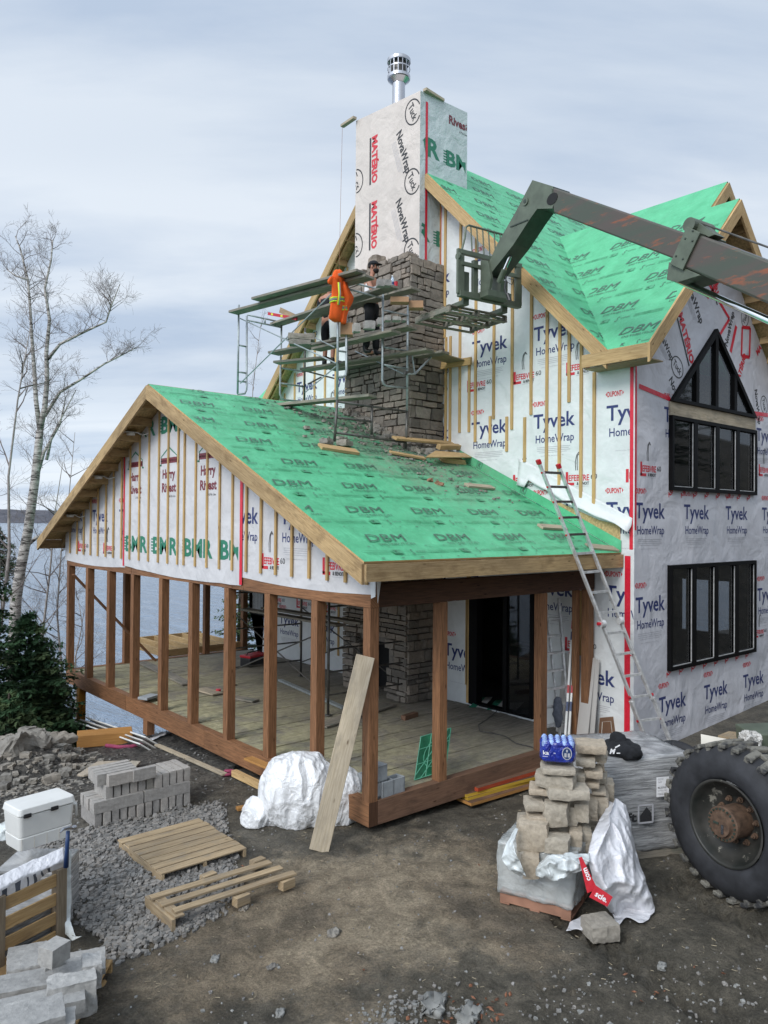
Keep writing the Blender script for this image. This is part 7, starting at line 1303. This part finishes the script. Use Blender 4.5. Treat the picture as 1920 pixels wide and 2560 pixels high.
# indoor scaffold beside the fireplace
S2 = thing('scaffold', 'dark tube scaffold standing on the porch floor in front of the fireplace', 'scaffold', (2.3, 3.6, 0)); mb = MB()
f0 = [at(820, 1788, 'z', .0), at(1012, 1755, 'z', 0.), at(583, 1712, 'z', 0), at(752, 1690, 'z', 0)]
for p in f0: mb = MB(); mb.tube(p, p+Z*2.35, .024, n=8); mb.lathe(p, [(0, 0), (.07, 0), (.07, .008), (0, .01)], n=10); mb.build('leg', 'galv_dark', S2, smooth=True)
mb = MB()
for a, b_ in ((0, 1), (2, 3)):
    for h in (.35, .75, 1.15, 1.9, 2.1): mb.tube(f0[a]+Z*h, f0[b_]+Z*h, .018, n=6)
for a, b_ in ((0, 2), (1, 3)): mb.tube(f0[a]+Z*.3, f0[b_]+Z*1.5, .013, n=6); mb.tube(f0[a]+Z*1.5, f0[b_]+Z*.3, .013, n=6)
mb.build('cross_brace', 'galv_dark', S2)
for i in range(4): mb = MB(); t = .1+.26*i; d_ = (f0[2]-f0[0])*.15; mb.beam(f0[0].lerp(f0[1], t)+Z*1.97-d_, f0[2].lerp(f0[3], t)+Z*1.97+d_, .22, .04); one(mb, 'scaffold_plank', 'grey_plank', 'grey scaffold plank up under the porch roof', 'plank', 'planks of the indoor scaffold')
for i in range(2): mb = MB(); t = .15+.3*i; mb.beam(f0[0].lerp(f0[1], t)+Z*1.55, f0[2].lerp(f0[3], t)+Z*1.55, .22, .04); one(mb, 'scaffold_plank', 'grey_plank', 'grey scaffold plank on the lower tier of the indoor scaffold', 'plank', 'planks of the indoor scaffold')
# inside the open door
mb = MB(); p = V((6.2, 2.35, 0)); mb.lathe(p, [(0, 0), (.14, 0), (.16, .36), (.15, .36), (.13, .02), (0, .02)], n=20); one(mb, 'bucket', 'galv_dark', 'dark bucket seen inside through the open porch door', 'bucket'); mb = MB(); p = V((6.15, 2.1, .0)); mb.lathe(p, [(0, 0), (.2, 0), (.22, .3), (.15, .42), (0, .44)], n=18); one(mb, 'shop_vacuum', 'terracotta', 'rounded vacuum tub inside the open porch door', 'vacuum', smooth=True)
mb = MB(); mb.obox((6.9, 2.5, .85), (0, .9, 0), (.35, 0, 0), (0, 0, .02)); mb.tube((6.7, 1.7, 0), (6.7, 2.6, .85), .02); one(mb, 'work_table', 'grey_plank', 'work table standing in the dark room behind the door', 'table')
# ================================================================== trees
def limb(mb, p, d, l, r, lv, rnd, mat=0, drop=.0, maxlv=4, tw=1.):
    n = 4 if lv < 2 else 3; pts = [p]; rs = [r]; q3 = V(p); dd = V(d)
    for i in range(n): dd = (dd+V((rnd.gauss(0, .13), rnd.gauss(0, .13), rnd.gauss(.02, .08)))*(1+lv*.25)).normalized(); q3 = q3+dd*(l/n); pts.append(q3.copy()); rs.append(max(.0022, r*(1-(i+1)/n*(.62 if lv < 2 else .8))))
    mb.path(pts, rs, 7 if lv == 0 else (5 if lv == 1 else 3), mat if lv < 2 else mat+1, caps=False)
    if lv < maxlv:
        k = (5, 6, 6, 5, 4)[lv]
        for i in range(k):
            t = rnd.uniform(.25, 1.); j = min(n-1, int(t*n)); b_ = pts[j].lerp(pts[j+1], t*n-j); ax = dd.orthogonal(); ax.rotate(Matrix.Rotation(rnd.random()*2*pi, 3, dd)); nd = (dd*rnd.uniform(.5, 1.)+ax*rnd.uniform(.4, .95)+V((0, 0, .25))).normalized(); limb(mb, b_, nd, l*rnd.uniform(.42, .62), rs[j+1]*.55, lv+1, rnd, mat, maxlv=maxlv)
def trunkpath(mb, px, d, r0, r1, n=9): pts = [D(X, Y, dd) for (X, Y), dd in zip(px, d if isinstance(d, list) else [d]*len(px))]; rs = [r0+(r1-r0)*i/(len(pts)-1) for i in range(len(pts))]; mb.path(pts, rs, n, 0); return pts
rn = random.Random(5); dB = 19.
BT = thing('birch_tree', 'tall bare birch tree with white bark leaning by the lake at the left', 'tree', D(40, 1500, dB)-Z*1.2)
mb = MB(); T1 = trunkpath(mb, ((20, 1900), (40, 1500), (52, 1420), (70, 1330), (88, 1200), (97, 1110), (100, 1075)), dB, .145, .085); T2 = trunkpath(mb, ((100, 1078), (90, 1000), (86, 930), (80, 850), (76, 780), (70, 700), (50, 620), (38, 590)), dB, .062, .012); T3 = trunkpath(mb, ((100, 1075), (112, 1020), (118, 950), (116, 880), (124, 800), (112, 720), (128, 650), (132, 600)), dB, .075, .014)
A1_ = trunkpath(mb, ((112, 1040), (150, 980), (200, 950), (260, 910), (300, 890), (335, 872)), dB, .042, .010, 6); A2_ = trunkpath(mb, ((118, 900), (150, 860), (210, 830), (265, 805), (280, 760), (300, 710)), dB, .040, .010, 6); A3_ = trunkpath(mb, ((95, 1180), (110, 1130), (150, 1060), (165, 990)), dB, .05, .01, 6); A4 = trunkpath(mb, ((72, 700), (40, 690), (18, 675)), dB, .03, .01, 6); A5 = trunkpath(mb, ((116, 1150), (130, 1090), (190, 975)), dB, .04, .01, 6); A6 = trunkpath(mb, ((60, 1370), (90, 1345), (115, 1330)), dB, .05, .03, 6)
mb.build('trunk', 'birch_bark', BT, smooth=True)
mb = MB()
for P_l, cnt, l, r in ((T2, 26, .60, .011), (T3, 26, .60, .011), (A1_, 16, .5, .009), (A2_, 22, .62, .010), (A3_, 10, .5, .009), (T1[2:], 12, .65, .010), (A4, 6, .5, .01), (A5, 8, .5, .01)):
    for i in range(cnt):
        t = rn.uniform(.12, 1)*(len(P_l)-1); j = min(len(P_l)-2, int(t)); b_ = P_l[j].lerp(P_l[j+1], t-j); s = rn.choice((-1, 1)); dd = (RTH*s*rn.uniform(.2, 1)+FWH*rn.uniform(-.6, .6)+Z*rn.uniform(.3, 1.2)).normalized(); limb(mb, b_, dd, l*rn.uniform(.7, 1.3), r, 2, rn, 0, maxlv=4)
mb.build('crown', ['branch_pale', 'twig', 'twig', 'twig'], BT)
def baretree(base, h, seed, lab, lean=V((0, 0, 0)), r=.07, lv=4, nm='bare_tree'):
    base = V(base); g0 = gzn(base.x, base.y)-.1; h += base.z-g0; base.z = g0
    t = thing(nm, lab, 'tree', base); rr = random.Random(seed); mb = MB(); pts = [V(base)]; 
    for i in range(6): pts.append(V(base)+Z*h*(i+1)/6+lean*(i/6)**1.5+V((rr.gauss(0, .06), rr.gauss(0, .06), 0))*h*.2)
    mb.path(pts, [r*(1-.85*i/6) for i in range(7)], 7); mb.build('trunk', 'branch_pale', t, smooth=True); mb = MB()
    for i in range(16): q3 = rr.uniform(.35, .98)*6; j = min(5, int(q3)); b_ = pts[j].lerp(pts[j+1], q3-j); a = rr.random()*6.3; limb(mb, b_, V((cos(a), sin(a), rr.uniform(.5, 1.3))).normalized(), min(h, 6.)*.30*(1.1-q3/8), r*.35, 2, rr, 0, maxlv=lv)
    mb.build('crown', ['branch_pale', 'twig', 'twig', 'twig'], t); return t
for i, (X, Y, d, h, lab, le) in enumerate(((-15, 1560, 17, 6.6, 'bare twiggy tree cut by the left edge behind the birch', .6), (150, 1420, 24, 4.2, 'small bare tree showing over the left roof edge', .4), (92, 1500, 19, 3.4, 'bare sapling at the foot of the birch', .8), (190, 1600, 22, 1.3, 'thin bare shrub by the water under the porch', .2), (620, 1180, 34, 7.0, 'bare tree top behind the porch ridge under the scaffold', .3))): baretree(D(X, Y, d), h, i+40, lab, RTH*le, r=.05 if h < 5 else .06, lv=4)
def conifer(base, h, rad, seed, lab, n=190, nm='spruce_tree', m_=('needles', 'needles_light'), brl=1.):
    t = thing(nm, lab, 'tree', base); rr = random.Random(seed); mb = MB(); mb.path([V(base), V(base)+Z*h], [.14, .015], 7); mb.build('trunk', 'spruce_bark', t); mb = MB()
    for i in range(n):
        f = rr.random()**.8; z = h*(.04+.95*f); L_ = rad*(1.02-f)**.75*rr.uniform(.65, 1.12); a = rr.random()*2*pi; d0 = V((cos(a), sin(a), rr.uniform(-.18, .28))); b_ = V(base)+Z*z; pr_p = b_; n2 = max(4, int(L_/.10)); mm = 0 if rr.random() < .72 else 1
        for k in range(n2):
            s = (k+1)/n2; c = b_+V((d0.x, d0.y, 0))*L_*s+Z*(d0.z*L_*s-.22*L_*s*s+.10*L_*s**3); sd_ = V((-d0.y, d0.x, 0)); w_ = (.30*(1-s)+.07)*min(1.3, L_+.3)*brl
            for sg in (1, -1):
                for q in range(2):
                    tip = c+sd_*sg*w_*rr.uniform(.6, 1.1)+V((d0.x, d0.y, 0))*w_*rr.uniform(.2, .7)+Z*rr.uniform(-.09, .05); m1 = c.lerp(tip, .5); u_ = (tip-c).normalized(); v_ = u_.cross(Z).normalized()*.022+Z*rr.uniform(-.012, .012); mb.face([c-v_*.5, m1-v_*1.5, tip, m1+v_*1.5], mm)
                    for e_ in range(2): bb_ = c.lerp(tip, rr.uniform(.25, .8)); t2 = bb_+u_*.06+v_.normalized()*rr.choice((-1, 1))*.055+Z*rr.uniform(-.04, .03); mb.face([bb_-u_*.012, t2, bb_+u_*.018], mm)
            pr_p = c
    mb.build('crown', list(m_), t); return t
for i, (X, Y, d, h, rad, lab, n) in enumerate(((70, 1900, 15.5, 3.3, 1.6, 'dense dark spruce at the left edge below the birch', 300), (-60, 1880, 14.5, 4.6, 1.3, 'tallest dark spruce cut off by the left edge', 300), (125, 1900, 16.5, 2.3, 1.15, 'low dark spruce nearest the yellow porch post', 230), (20, 1930, 13.8, 1.7, 1.1, 'short dark spruce just behind the rubble heap', 170), (-10, 1420, 22, 1.5, .9, 'evergreen tip at the far left edge above the spruces', 110))): conifer(D(X, Y, d)-Z*.3, h, rad, i+3, lab, n)
conifer(at(600, 1620, 'y', 15.)-Z*1., 4.5, 1.3, 77, 'green bush-like cedar seen through the porch past the far posts', 160, 'cedar_tree', ('needles_light', 'needles'))
rr_ = random.Random(8); mb = MB()
for i in range(900):
    x, y = rr_.uniform(-1.5, 4), rr_.uniform(7.6, 13); z = gzn(x, y); a = rr_.random()*6.3; l = rr_.uniform(.03, .14); b_ = V((x, y, z)); mb.face([b_-V((.004, 0, 0)), b_+V((.004, 0, 0)), b_+V((cos(a)*l*.5, sin(a)*l*.5, l))], 0 if rr_.random() < .7 else 1)
o = mb.build('bank_grass', ['straw', 'needles_light']); tag(o, 'sparse dry grass on the bank between the porch and the lake', 'grass', kind='stuff')
# unseen evergreens added behind the viewpoint to darken the reflections in the panes
for i, (x, y, h) in enumerate(((3., -15, 9.), (7.5, -14, 10.), (11.5, -11, 9.5), (15.5, -12, 11.), (19, -9, 10), (24, -12, 11), (-1, -18, 10))): conifer(V((x, y, gz(x, y))), h, 2.6, 200+i, 'tall unseen evergreen added behind the viewpoint to darken what the panes mirror', 150, 'spruce_tree', brl=1.6)['group'] = 'unseen evergreens added for the panes'
